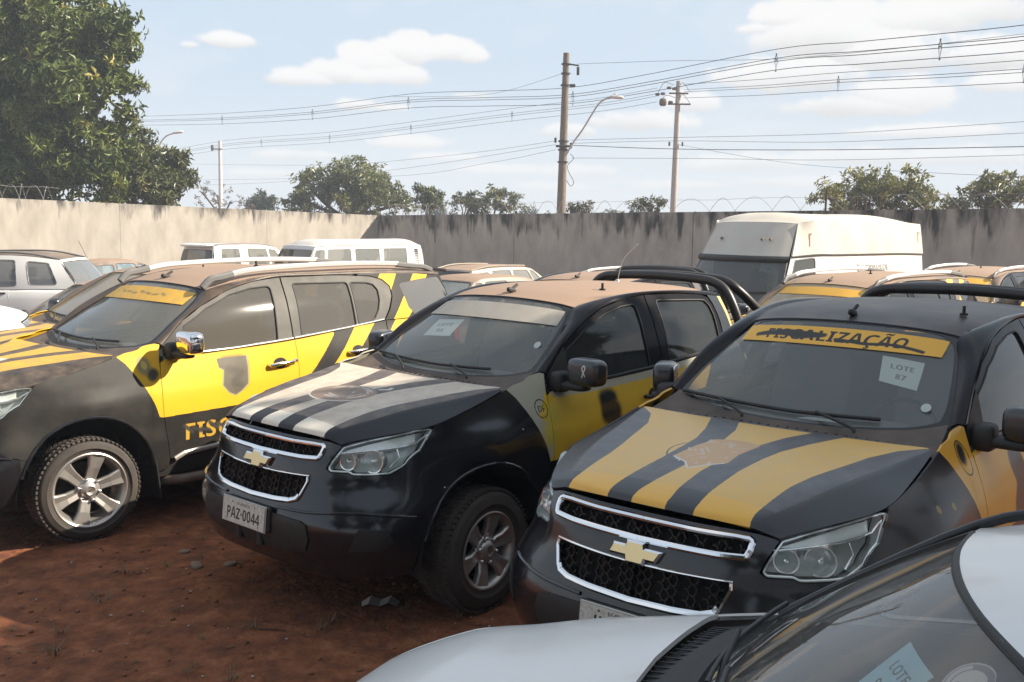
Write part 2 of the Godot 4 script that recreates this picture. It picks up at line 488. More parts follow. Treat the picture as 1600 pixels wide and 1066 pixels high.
# ------------------------------------------------------------------ paint: pictures drawn row by row
class Canvas:
	var im: Image
	var W: int
	var H: int
	var o: Vector2
	var s: Vector2
	# o: the point that lies at pixel (0, 0); s: pixels per unit along x and y
	func _init(w: int, h: int, c: Color, o_ := Vector2.ZERO, s_ := Vector2.ONE) -> void:
		W = w; H = h; o = o_; s = s_
		im = Image.create(w, h, false, Image.FORMAT_RGBA8); im.fill(c.linear_to_srgb())
	func px(p: Vector2) -> Vector2:
		return (p - o) * s
	func poly(pts: Array, c: Color) -> void:
		var q := PackedVector2Array()
		for p in pts: q.append(px(p))
		fill(q, c)
	func fill(q: PackedVector2Array, c: Color) -> void:
		var y0 := 1e9; var y1 := -1e9
		for p in q: y0 = minf(y0, p.y); y1 = maxf(y1, p.y)
		var cc := c.linear_to_srgb(); cc.a = c.a
		for y in range(maxi(0, int(floorf(y0))), mini(H, int(ceilf(y1)))):
			var yy := y + 0.5; var xs := PackedFloat32Array()
			for i in q.size():
				var a := q[i]; var b := q[(i + 1) % q.size()]
				if (a.y <= yy) != (b.y <= yy): xs.append(a.x + (yy - a.y) / (b.y - a.y) * (b.x - a.x))
			xs.sort()
			for k in range(0, xs.size() - 1, 2):
				var a := clampi(int(roundf(xs[k])), 0, W); var b := clampi(int(roundf(xs[k + 1])), 0, W)
				if b > a: im.fill_rect(Rect2i(a, y, b - a, 1), cc)
	func ring(c: Vector2, r: Vector2, w: float, col: Color, from := 0.0, to := TAU) -> void:
		var n := 40
		for i in n:
			var a := lerpf(from, to, float(i) / n); var b := lerpf(from, to, (i + 1.0) / n)
			poly([c + Vector2(cos(a), sin(a)) * r, c + Vector2(cos(b), sin(b)) * r, c + Vector2(cos(b), sin(b)) * (r - Vector2(w, w)), c + Vector2(cos(a), sin(a)) * (r - Vector2(w, w))], col)
	func disc(c: Vector2, r: Vector2, col: Color) -> void:
		var q := []
		for i in 28: q.append(c + Vector2(cos(TAU * i / 28), sin(TAU * i / 28)) * r)
		poly(q, col)
	# strokes of a spray can along a path; hard 0..1 how sharp its rim is
	func spray(path: Array, r: float, col: Color, hard := 0.3, seed_ := 1) -> void:
		var R := maxi(3, int(r * s.abs().x)); var b := Image.create(2 * R, 2 * R, false, Image.FORMAT_RGBA8)
		var rg := RandomNumberGenerator.new(); rg.seed = seed_
		var cc := col.linear_to_srgb()
		for y in 2 * R:
			for x in 2 * R:
				var d := Vector2(x + 0.5 - R, y + 0.5 - R).length() / R
				var al := clampf((1.0 - d) / (1.0 - hard), 0.0, 1.0)
				b.set_pixel(x, y, Color(cc.r, cc.g, cc.b, clampf(al * al * col.a * (0.75 + 0.5 * rg.randf()), 0, 1)))
		for i in maxi(1, path.size() - 1):
			var p := px(path[i]); var q := px(path[mini(i + 1, path.size() - 1)])
			var n := maxi(1, int(p.distance_to(q) / (R * 0.35)))
			for k in n:
				var w := p.lerp(q, float(k) / n)
				im.blend_rect(b, Rect2i(0, 0, 2 * R, 2 * R), Vector2i(int(w.x) - R, int(w.y) - R))
	# lettering: the glyphs' own outlines filled; centre c, height h in units, dir the reading direction
	func text(what: String, c: Vector2, h: float, col: Color, bold := true, dir := Vector2(1, 0), stretch := 1.0, width := 0.0) -> void:
		var tm := TextMesh.new(); var f := SystemFont.new()
		f.font_names = PackedStringArray(["Droid Sans"]); f.font_weight = 700 if bold else 400
		tm.font = f; tm.text = what; tm.font_size = 64; tm.pixel_size = 0.01; tm.depth = 0.0; tm.curve_step = 1.0
		if tm.get_surface_count() == 0: return
		var ar := tm.surface_get_arrays(0)
		var vs: PackedVector3Array = ar[Mesh.ARRAY_VERTEX]; var ix: PackedInt32Array = ar[Mesh.ARRAY_INDEX]
		var bb := tm.get_aabb(); var k := h / 0.46
		var dn := Vector2(-dir.y, dir.x)
		if width > 0.0: stretch = width / (bb.size.x * k)
		var mid := bb.position + bb.size * 0.5
		for i in range(0, ix.size(), 3):
			var q := []
			for j in 3:
				var p := vs[ix[i + j]] - mid
				q.append(c + dir * (p.x * k * stretch) - dn * (p.y * k))
			poly(q, col)
	func tex(mip := true) -> ImageTexture:
		return ImageTexture.create_from_image(im)

# a film of dust with grain and patches, to lay over paint
func dust_image(w: int, h: int, c: Color, base: float, vary: float, seed_: int, freq := 0.012) -> Image:
	var f := FastNoiseLite.new(); f.seed = seed_; f.frequency = freq; f.fractal_octaves = 6; f.fractal_gain = 0.62
	var g := f.get_image(w, h)
	g.convert(Image.FORMAT_L8)
	var d := g.get_data(); var o := PackedByteArray(); o.resize(w * h * 4)
	var s := c.linear_to_srgb(); var r := int(s.r * 255); var gg := int(s.g * 255); var b := int(s.b * 255)
	var lut := PackedByteArray()
	for i in 256: lut.append(int(clampf(base + (i / 255.0 - 0.5) * vary * 2.0, 0, 1) * 255))
	var k := 0
	for i in w * h:
		o[k] = r; o[k + 1] = gg; o[k + 2] = b; o[k + 3] = lut[d[i]]
		k += 4
	return Image.create_from_data(w, h, false, Image.FORMAT_RGBA8, o)
# ------------------------------------------------------------------ the pick-up and its estate sister
var netS := {}      # lower body by kind
var netG := {}      # upper body by kind
var netH: Net
var netW: Net
var netR := {}
var netA := {}

func lower_rows(sx: Array, rear: Array) -> Array:
	var zz := [.28, .42, .55, .66, .78, .90, .98, 1.06, 1.14, 1.24, 1.32]
	var fr := [
		[.86, 0, .855, .25, .835, .45, .79, .60, .70, .73, .59, .81, .42, .855],
		[.93, 0, .925, .25, .90, .45, .85, .61, .755, .75, .63, .84, .42, .895],
		[.945, 0, .94, .25, .915, .45, .865, .615, .765, .755, .64, .845, .42, .90],
		[.92, 0, .912, .25, .885, .45, .835, .60, .735, .735, .61, .825, .42, .885],
		[.888, 0, .878, .25, .84, .45, .775, .585, .68, .70, .56, .785, .42, .845],
		[.858, 0, .846, .25, .812, .45, .745, .58, .65, .685, .53, .755, .40, .815],
		[.812, 0, .80, .25, .765, .45, .70, .57, .60, .665, .48, .74, .37, .795],
		[.74, 0, .73, .25, .70, .45, .63, .565, .54, .66, .44, .73, .33, .787],
		[.66, 0, .65, .25, .62, .43, .56, .55, .48, .64, .39, .705, .28, .765],
		[.56, 0, .55, .25, .52, .42, .47, .53, .40, .62, .32, .685, .2, .735],
		[.48, 0, .47, .25, .44, .41, .39, .52, .33, .60, .26, .66, .14, .705]]
	var sd := [
		[.885, .88, .88, .88, .88, .89, .88], [.922, .912, .915, .925, .92, .93, .915], [.930, .925, .93, .94, .935, .945, .935],
		[.932, .924, .933, .95, .945, .95, .945], [.932, .924, .935, .953, .95, .955, .95], [.922, .916, .927, .950, .947, .952, .947],
		[.884, .892, .905, .942, .94, .945, .94], [.83, .857, .875, .930, .93, .935, .93], [.79, .817, .835, .913, .908, .915, .91],
		[.75, .765, .785, .885, .868, .87, .87], [.71, .725, .745, .855, .84, .845, .845]]
	var o := []
	for k in zz.size():
		var r := []
		for i in 7: r.append(Vector3(fr[k][2 * i], fr[k][2 * i + 1], zz[k]))
		for i in 7: r.append(Vector3(sx[i], sd[k][i], zz[k]))
		for q in rear: r.append(Vector3(q.x, q.y, zz[k]))
		o.append(r)
	return o

func build_nets() -> void:
	netS["pickup"] = Net.new(lower_rows([0.0, -.42, -.63, -1.7, -2.6, -3.1, -3.6], [Vector2(-4.15, .90), Vector2(-4.32, .80), Vector2(-4.36, .4), Vector2(-4.37, 0)]))
	netS["estate"] = Net.new(lower_rows([0.0, -.42, -.63, -1.7, -2.5, -2.85, -3.3], [Vector2(-3.7, .86), Vector2(-3.86, .74), Vector2(-3.92, .4), Vector2(-3.93, 0)]))
	var gz := [1.16, 1.2, 1.35, 1.5, 1.66, 1.74]
	var gx := [-.5, -.6, -1.0, -1.4, -1.8, -2.3, -2.75, -3.2]
	var gl := [[.79, .80, .855, .885, .897, .89, .865, .85], [.775, .787, .842, .874, .886, .880, .855, .84], [.725, .74, .80, .832, .845, .842, .825, .81], [.665, .68, .735, .772, .788, .787, .775, .765], [.585, .60, .645, .675, .695, .70, .69, .685], [.54, .55, .595, .622, .642, .65, .64, .63]]
	var hx := [-.5, -.6, -1.0, -1.4, -1.8, -2.4, -3.0, -3.4, -3.8]
	var hl := [[.79, .80, .855, .885, .897, .895, .87, .84, .76], [.775, .787, .842, .874, .886, .882, .855, .82, .74], [.725, .74, .80, .832, .845, .838, .81, .77, .70], [.665, .68, .735, .772, .788, .78, .75, .715, .65], [.585, .60, .645, .675, .695, .692, .665, .635, .57], [.54, .55, .595, .622, .642, .64, .615, .585, .52]]
	for kind in ["pickup", "estate"]:
		var rows := []
		var xs: Array = gx if kind == "pickup" else hx
		var ls: Array = gl if kind == "pickup" else hl
		for k in gz.size():
			var r := []
			for i in xs.size(): r.append(Vector3(xs[i], ls[k][i], gz[k]))
			rows.append(r)
		netG[kind] = Net.new(rows)
	netH = Net.new(both([
		V([.805,0,1.020, .797,.18,1.018, .780,.33,1.014, .765,.43,1.010, .757,.468,1.005, .752,.49,.998, .738,.555,.985]),
		V([.785,0,1.052, .777,.18,1.050, .757,.33,1.047, .735,.42,1.047, .725,.455,1.046, .716,.485,1.039, .655,.62,1.008]),
		V([.68,0,1.085, .672,.19,1.084, .65,.34,1.080, .615,.46,1.077, .595,.515,1.076, .590,.545,1.0675, .535,.69,1.026]),
		V([.50,0,1.115, .492,.20,1.114, .475,.35,1.111, .445,.50,1.110, .43,.565,1.109, .425,.597,1.099, .37,.765,1.046]),
		V([.27,0,1.143, .27,.21,1.142, .26,.37,1.139, .25,.54,1.137, .245,.618,1.136, .242,.648,1.125, .23,.797,1.072]),
		V([0,0,1.165, 0,.22,1.165, 0,.39,1.162, 0,.58,1.162, 0,.675,1.162, 0,.704,1.150, 0,.787,1.116]),
		V([-.22,0,1.180, -.22,.23,1.181, -.215,.42,1.182, -.21,.61,1.186, -.205,.715,1.190, -.20,.738,1.180, -.20,.775,1.163]),
		V([-.345,0,1.187, -.342,.24,1.188, -.335,.44,1.190, -.32,.63,1.194, -.30,.735,1.200, -.29,.750,1.193, -.28,.768,1.184])]))
	netW = Net.new(both([
		V([-.43,0,1.185, -.455,.32,1.19, -.52,.57,1.21, -.60,.722,1.245]),
		V([-.665,0,1.365, -.685,.30,1.367, -.745,.54,1.37, -.80,.680,1.377]),
		V([-.885,0,1.520, -.90,.285,1.517, -.95,.51,1.507, -.995,.625,1.497]),
		V([-1.085,0,1.652, -1.095,.27,1.645, -1.13,.47,1.627, -1.165,.567,1.606])]))
	var e := []
	for d in [0.0, 0.025]:
		var rr := [
			V([-1.09,0,1.658, -1.10,.27,1.652, -1.135,.47,1.634, -1.17,.575,1.612]),
			V([-1.35,0,1.700+d*.5, -1.355,.28,1.694+d*.5, -1.37,.49,1.678+d*.5, -1.40,.612,1.655]),
			V([-1.75,0,1.722+d, -1.75,.29,1.716+d, -1.75,.51,1.70+d, -1.75,.64,1.676+d])]
		if d == 0.0:
			rr.append_array([V([-2.2,0,1.718, -2.2,.29,1.712, -2.2,.51,1.696, -2.2,.645,1.672]), V([-2.6,0,1.700, -2.6,.29,1.694, -2.6,.51,1.68, -2.6,.64,1.656]), V([-2.74,0,1.685, -2.735,.29,1.68, -2.72,.51,1.667, -2.71,.63,1.645])])
			netR["pickup"] = Net.new(both(rr))
		else:
			rr.append_array([V([-2.3,0,1.755, -2.3,.29,1.749, -2.3,.50,1.732, -2.3,.625,1.705]), V([-2.9,0,1.755, -2.9,.29,1.749, -2.9,.49,1.732, -2.9,.605,1.706]), V([-3.4,0,1.735, -3.4,.29,1.729, -3.4,.48,1.715, -3.4,.575,1.692]), V([-3.86,0,1.70, -3.85,.28,1.695, -3.82,.44,1.682, -3.77,.54,1.662])])
			netR["estate"] = Net.new(both(rr))
	# the arch from the windscreen pillar over the doors: inner line, two lines on its back, outer line
	var inn := V([-.60,.725,1.247, -.80,.684,1.379, -.995,.629,1.499, -1.165,.572,1.608, -1.40,.612,1.655, -1.75,.64,1.676, -2.2,.645,1.672, -2.6,.64,1.656, -2.72,.628,1.643])
	var outl := V([-.645,.79,1.250, -.844,.756,1.413, -1.012,.734,1.508, -1.273,.703,1.606, -1.527,.69,1.654, -1.80,.687,1.678, -2.211,.694,1.670, -2.572,.706,1.640, -2.752,.700,1.626])
	netA["pickup"] = arch_net(inn, outl)
	var inn2 := V([-.60,.725,1.247, -.80,.684,1.379, -.995,.629,1.499, -1.165,.572,1.608, -1.40,.612,1.655, -1.75,.64,1.701, -2.3,.625,1.705, -2.9,.605,1.706, -3.4,.575,1.692, -3.77,.54,1.662])
	var out2 := V([-.645,.79,1.250, -.844,.756,1.413, -1.012,.734,1.508, -1.273,.703,1.612, -1.527,.685,1.672, -1.80,.676,1.698, -2.3,.675,1.698, -2.9,.655,1.690, -3.4,.622,1.674, -3.77,.575,1.645])
	netA["estate"] = arch_net(inn2, out2)

func arch_net(a: Array, b: Array) -> Net:
	var r0 := []; var r1 := []; var r2 := []; var r3 := []
	for i in a.size():
		var p: Vector3 = a[i]; var q: Vector3 = b[i]
		r0.append(p); r3.append(q)
		r1.append(p.lerp(q, 0.35) + Vector3(0.004, 0.006, 0.016)); r2.append(p.lerp(q, 0.72) + Vector3(0.004, 0.012, 0.014))
	return Net.new([r0, r1, r2, r3])

func circle_arc(c: Vector2, r: Vector2, a0: float, a1: float, n: int) -> Array:
	var o := []
	for i in n + 1:
		var a := deg_to_rad(lerpf(a0, a1, float(i) / n))
		o.append(Vector3(c.x + cos(a) * r.x, NA, c.y + sin(a) * r.y))
	return o

func X(a: Array) -> Array:   # (x, z) pairs to points with l left free
	var o := []
	for i in range(0, a.size(), 2): o.append(Vector3(a[i], NA, a[i + 1]))
	return o

var outlines := {}
func outline(kind: String, called: String) -> PackedVector2Array:
	return outlines[kind + called]

func build_outlines() -> void:
	for kind in ["pickup", "estate"]:
		var S: Net = netS[kind]; var G: Net = netG[kind]
		var rear_x := -3.05 if kind == "pickup" else -2.845
		var put := func(called: String, q: PackedVector2Array) -> void: outlines[kind + called] = q
		var arch := circle_arc(Vector2(-.01, .325), Vector2(.495, .505), 178, 20, 16)
		var fender := X([.29, 1.066, .20, 1.084, 0.0, 1.122, -.20, 1.170, -.285, 1.192, -.36, 1.214, -.48, 1.238, -.60, 1.262, -.636, 1.252, -.60, 1.15, -.578, 1.05, -.56, .90, -.562, .75, -.585, .60, -.612, .43, -.60, .36])
		fender.append_array(arch)
		fender.append_array(V([.455,.89,.607, .52,.845,.622, .575,.80,.70, .588,.765,.832, .50,.787,.878, .40,.803,.942]))
		put.call("fender", S.uvs(fender))
		put.call("lamp", soft(S, S.uvs(V([.797,.512,.862, .790,.53,.847, .738,.61,.847, .723,.633,.835, .641,.712,.835, .575,.757,.838, .49,.787,.88, .395,.803,.945, .29,.798,1.054, .40,.76,1.048, .48,.716,1.032, .618,.625,1.008, .717,.552,.980])), .018))
		var fas := V([.812,0,1.008, .80,.25,1.006, .775,.40,1.003, .757,.472,.998, .723,.545,.978, .803,.505,.862, .793,.53,.843, .738,.61,.843, .722,.634,.831, .641,.712,.831, .577,.757,.834, .567,.80,.70, .515,.845,.618, .45,.89,.603])
		fas.append_array(circle_arc(Vector2(-.01, .325), Vector2(.495, .505), 32, 6, 4))
		fas.append_array(V([.50,NA,.30, .61,NA,.30, .72,NA,.30, .80,.6,.30, .845,.45,.30, .866,.25,.30, .872,0,.30]))
		put.call("fascia", S.uvs(fas))
		put.call("grille_up", S.uvs(V([.812,-.001,.987, .80,.24,.985, .775,.387,.986, .762,.446,.984, .764,.466,.975, .768,.474,.958, .79,.474,.93, .806,.466,.908, .815,.452,.897, .838,.344,.890, .854,.183,.888, .862,-.001,.887])))
		put.call("grille_low", S.uvs(V([.883,-.001,.800, .878,.154,.802, .868,.26,.805, .843,.420,.811, .852,.424,.785, .864,.409,.742, .880,.396,.705, .892,.380,.680, .905,.323,.661, .917,.199,.651, .924,-.001,.645])))
		var belt_f := X([-.646, 1.150, -1.01, 1.165, -1.4, 1.182, -1.768, 1.204])
		var doorf := belt_f.duplicate()
		doorf.append_array(X([-1.772, .99, -1.765, .7, -1.745, .44, -1.70, .425, -.66, .425, -.612, .435, -.585, .60, -.562, .75, -.56, .90, -.578, 1.05, -.603, 1.13]))
		put.call("door_front", S.uvs(doorf))
		var doorr: Array
		if kind == "pickup":
			doorr = X([-1.768, 1.204, -2.24, 1.236, -2.62, 1.268, -2.66, 1.15, -2.67, .98, -2.63, .80, -2.57, .60, -2.55, .44, -2.5, .425, -1.78, .425, -1.745, .44, -1.765, .7, -1.772, .99])
		else:
			doorr = X([-1.768, 1.204, -2.14, 1.232, -2.49, 1.262, -2.81, 1.288, -2.80, 1.18, -2.75, 1.02, -2.66, .93, -2.52, .82, -2.41, .66, -2.35, .50, -2.33, .425, -1.78, .425, -1.745, .44, -1.765, .7, -1.772, .99])
		put.call("door_rear", S.uvs(doorr))
		var rarch := circle_arc(Vector2(rear_x, .325), Vector2(.495, .505), 20, 160, 14)
		if kind == "pickup":
			put.call("cab_side", S.uvs(X([-2.62, 1.268, -2.80, 1.28, -2.815, 1.1, -2.815, .6, -2.80, .36, -2.57, .36, -2.55, .44, -2.57, .60, -2.63, .80, -2.67, .98, -2.66, 1.15])))
			var bed := X([-2.835, 1.20, -2.835, .36, -2.83, .34, -2.56, .34])
			bed = X([-2.835, 1.20, -2.835, .78])
			for q in circle_arc(Vector2(rear_x, .325), Vector2(.495, .505), 64, 176, 12): bed.append(q)
			bed.append_array(X([-3.56, .36, -4.13, .42]))
			bed.append_array(V([-4.30,.80,.42, -4.30,.80,1.20]))
			bed.append_array(X([-3.6, 1.20]))
			put.call("quarter", S.uvs(bed))
			put.call("front_glass", G.uvs(X([-.812, 1.176, -.848, 1.367, -1.06, 1.478, -1.286, 1.562, -1.49, 1.604, -1.644, 1.616, -1.617, 1.415, -1.613, 1.208, -1.125, 1.180])))
			put.call("rear_glass", G.uvs(X([-1.9, 1.628, -2.45, 1.606, -2.507, 1.600, -2.545, 1.56, -2.556, 1.50, -2.556, 1.32, -2.545, 1.278, -2.50, 1.262, -2.2, 1.243, -1.854, 1.221])))
			put.call("front_frame", G.uvs(X([-.648, 1.148, -.655, 1.250, -.75, 1.335, -.844, 1.410, -1.012, 1.505, -1.273, 1.603, -1.527, 1.651, -1.79, 1.674, -1.762, 1.443, -1.766, 1.202, -1.4, 1.18, -1.01, 1.163])))
			put.call("rear_frame", G.uvs(X([-1.80, 1.674, -2.211, 1.666, -2.50, 1.645, -2.575, 1.622, -2.603, 1.56, -2.618, 1.45, -2.622, 1.27, -2.24, 1.236, -1.774, 1.204, -1.77, 1.443])))
			put.call("pillar", G.uvs(X([-2.580, 1.640, -2.756, 1.622, -2.775, 1.5, -2.80, 1.276, -2.628, 1.27, -2.626, 1.45, -2.610, 1.57])))
		else:
			var q := X([-2.816, 1.288, -2.805, 1.18, -2.755, 1.02, -2.665, .93])
			q = X([-2.816, 1.288, -2.805, 1.18, -2.755, 1.02, -2.69, .94])
			for w in circle_arc(Vector2(rear_x, .325), Vector2(.495, .505), 58, 176, 12): q.append(w)
			q.append_array(X([-3.38, .40, -3.66, .44]))
			q.append_array(V([-3.80,.79,.46, -3.80,.79,1.285]))
			put.call("quarter", S.uvs(q))
			put.call("front_glass", G.uvs(X([-.812, 1.176, -.848, 1.367, -1.06, 1.485, -1.286, 1.575, -1.49, 1.616, -1.67, 1.627, -1.64, 1.415, -1.613, 1.208, -1.125, 1.180])))
			put.call("rear_glass", G.uvs(X([-1.905, 1.637, -2.487, 1.625, -2.472, 1.45, -2.459, 1.272, -2.2, 1.247, -1.862, 1.221])))
			put.call("quarter_glass", G.uvs(X([-2.526, 1.623, -2.72, 1.613, -2.79, 1.595, -2.822, 1.55, -2.806, 1.462, -2.76, 1.38, -2.70, 1.318, -2.62, 1.288, -2.499, 1.275, -2.51, 1.45])))
			put.call("front_frame", G.uvs(X([-.648, 1.148, -.655, 1.250, -.75, 1.335, -.844, 1.410, -1.012, 1.505, -1.273, 1.609, -1.527, 1.669, -1.80, 1.694, -1.775, 1.443, -1.766, 1.202, -1.4, 1.18, -1.01, 1.163])))
			put.call("rear_frame", G.uvs(X([-1.81, 1.694, -2.295, 1.694, -2.60, 1.68, -2.80, 1.662, -2.92, 1.63, -2.985, 1.57, -2.975, 1.49, -2.90, 1.38, -2.81, 1.286, -2.49, 1.262, -2.14, 1.233, -1.774, 1.204, -1.783, 1.443])))
			put.call("tail_glass", G.uvs(X([-3.12, 1.596, -3.45, 1.622, -3.74, 1.634, -3.80, 1.50, -3.80, 1.30, -3.45, 1.285, -3.245, 1.295, -3.16, 1.38])))
			put.call("pillar", G.uvs(X([-2.61, 1.686, -2.9, 1.688, -3.4, 1.672, -3.78, 1.64, -3.80, 1.5, -3.80, 1.288, -2.82, 1.288, -2.91, 1.376, -2.985, 1.487, -2.996, 1.575, -2.928, 1.638, -2.80, 1.67])))

var cut_cache := {}
# one body panel mesh per kind, side and outline, made once
func body_panel(kind: String, net: Net, called: String, m: float, opt := {}, gap := 0.0022) -> ArrayMesh:
	var key := kind + called + str(m)
	if not cut_cache.has(key):
		var mb := MB.new()
		var poly := inset(net, dense(net, outline(kind, called), 0.04), gap)
		var holes := []
		for h in opt.get("cut", []): holes.append(soft(net, outline(kind, h), 0.03))
		var o2: Dictionary = opt.duplicate(); o2["holes"] = holes
		panel(mb, net, poly, m, o2)
		cut_cache[key] = mb.mesh()
	return cut_cache[key]

func symmetric(S: Net, half: PackedVector2Array, mb: MB, w: float, h: float, off := 0.0) -> void:
	for m in [1.0, -1.0]: bead(mb, S, half, w, h, m, false, off)

func honeycomb(S: Net, half: PackedVector2Array, deep: float, sx: float, sz: float) -> MB:
	var mb := MB.new()
	# work in (l, z): outline in metres
	var q := PackedVector2Array(); var depth_at := {}
	for w in half:
		var p := S.at(w.x, w.y); q.append(Vector2(p.y, p.z))
	var lo := Vector2(1e9, 1e9); var hi := -lo
	for p in q: lo = lo.min(p); hi = hi.max(p)
	var bar := 0.0030
	var r := 0
	var z := lo.y - sz
	while z < hi.y + sz:
		var l := (sx * 0.72 if r % 2 else 0.0) - sx * 1.44
		while l < hi.x + sx:
			var c := Vector2(l, z)
			var hexa := [Vector2(-.5, 0), Vector2(-.22, .5), Vector2(.22, .5), Vector2(.5, 0), Vector2(.22, -.5), Vector2(-.22, -.5)]
			for k in 3:   # three of the six walls of each cell, so that none is built twice
				var a: Vector2 = c + hexa[k] * Vector2(sx, sz); var b: Vector2 = c + hexa[k + 1] * Vector2(sx, sz)
				if Geometry2D.is_point_in_polygon((a + b) * 0.5, q) and (a + b).x * 0.5 > -0.012:
					for m in [1.0, -1.0]:
						var u: Vector2 = S.inv(Vector3(NA, (a.x + b.x) * 0.5, (a.y + b.y) * 0.5)) if not depth_at.has((a + b) * 0.5) else depth_at[(a + b) * 0.5]
						depth_at[(a + b) * 0.5] = u
						var x0: float = S.at(u.x, u.y).x - deep
						var d := (b - a).normalized(); var s := Vector2(-d.y, d.x) * bar
						var A := P(x0, a.x - s.x, a.y - s.y, m); var B := P(x0, a.x + s.x, a.y + s.y, m); var C2 := P(x0, b.x + s.x, b.y + s.y, m); var D := P(x0, b.x - s.x, b.y - s.y, m)
						var back := Vector3(-0.016, 0, 0)
						mb.flat(A, B, C2, D, Vector3.RIGHT)
						mb.flat(B, C2, C2 + back, B + back, P(0, s.x, s.y, m)); mb.flat(A, D, D + back, A + back, P(0, -s.x, -s.y, m))
			l += sx * 1.44
		z += sz * 0.5
		r += 1
	return mb

func bowtie(mb: MB, at: Vector3, s: float, normal: Vector3, deep := 0.018) -> void:
	# the cross-shaped emblem, slanted ends, with bevelled rim; drawn facing the normal
	var f := normal.normalized(); var r := Vector3.UP.cross(f).normalized(); var u := f.cross(r)
	var q := [Vector2(-.128, -.022), Vector2(-.108, .026), Vector2(-.052, .026), Vector2(-.046, .046), Vector2(.040, .046), Vector2(.046, .026), Vector2(.128, .026), Vector2(.100, -.024), Vector2(.052, -.024), Vector2(.046, -.046), Vector2(-.040, -.046), Vector2(-.046, -.022)]
	var N := q.size()
	var big := PackedVector2Array(q)
	var small: PackedVector2Array = Geometry2D.offset_polygon(big, -0.0085, Geometry2D.JOIN_MITER)[0]
	var w := func(p: Vector2, d: float) -> Vector3: return at + (r * p.x + u * p.y) * s + f * d
	var ix := Geometry2D.triangulate_polygon(small)
	for k in range(0, ix.size(), 3): mb.tri(w.call(small[ix[k]], deep), w.call(small[ix[k + 1]], deep), w.call(small[ix[k + 2]], deep), f, f, f)

func bowtie_rim(mb: MB, at: Vector3, s: float, normal: Vector3, deep := 0.018) -> void:
	var f := normal.normalized(); var r := Vector3.UP.cross(f).normalized(); var u := f.cross(r)
	var big := PackedVector2Array([Vector2(-.128, -.022), Vector2(-.108, .026), Vector2(-.052, .026), Vector2(-.046, .046), Vector2(.040, .046), Vector2(.046, .026), Vector2(.128, .026), Vector2(.100, -.024), Vector2(.052, -.024), Vector2(.046, -.046), Vector2(-.040, -.046), Vector2(-.046, -.022)])
	var small: PackedVector2Array = Geometry2D.offset_polygon(big, -0.0085, Geometry2D.JOIN_MITER)[0]
	var w := func(p: Vector2, d: float) -> Vector3: return at + (r * p.x + u * p.y) * s + f * d
	# pair each outer corner with the nearest inner corner
	var N := big.size()
	for i in N:
		var a := big[i]; var b := big[(i + 1) % N]
		var na := 0; var nb := 0
		for k in small.size():
			if small[k].distance_to(a) < small[na].distance_to(a): na = k
			if small[k].distance_to(b) < small[nb].distance_to(b): nb = k
		mb.flat(w.call(a, deep * 0.72), w.call(b, deep * 0.72), w.call(small[nb], deep + 0.001), w.call(small[na], deep + 0.001), f)
		var o: Vector3 = r * ((a + b) * 0.5).x + u * ((a + b) * 0.5).y
		mb.flat(w.call(a, 0.0), w.call(b, 0.0), w.call(b, deep * 0.72), w.call(a, deep * 0.72), o)

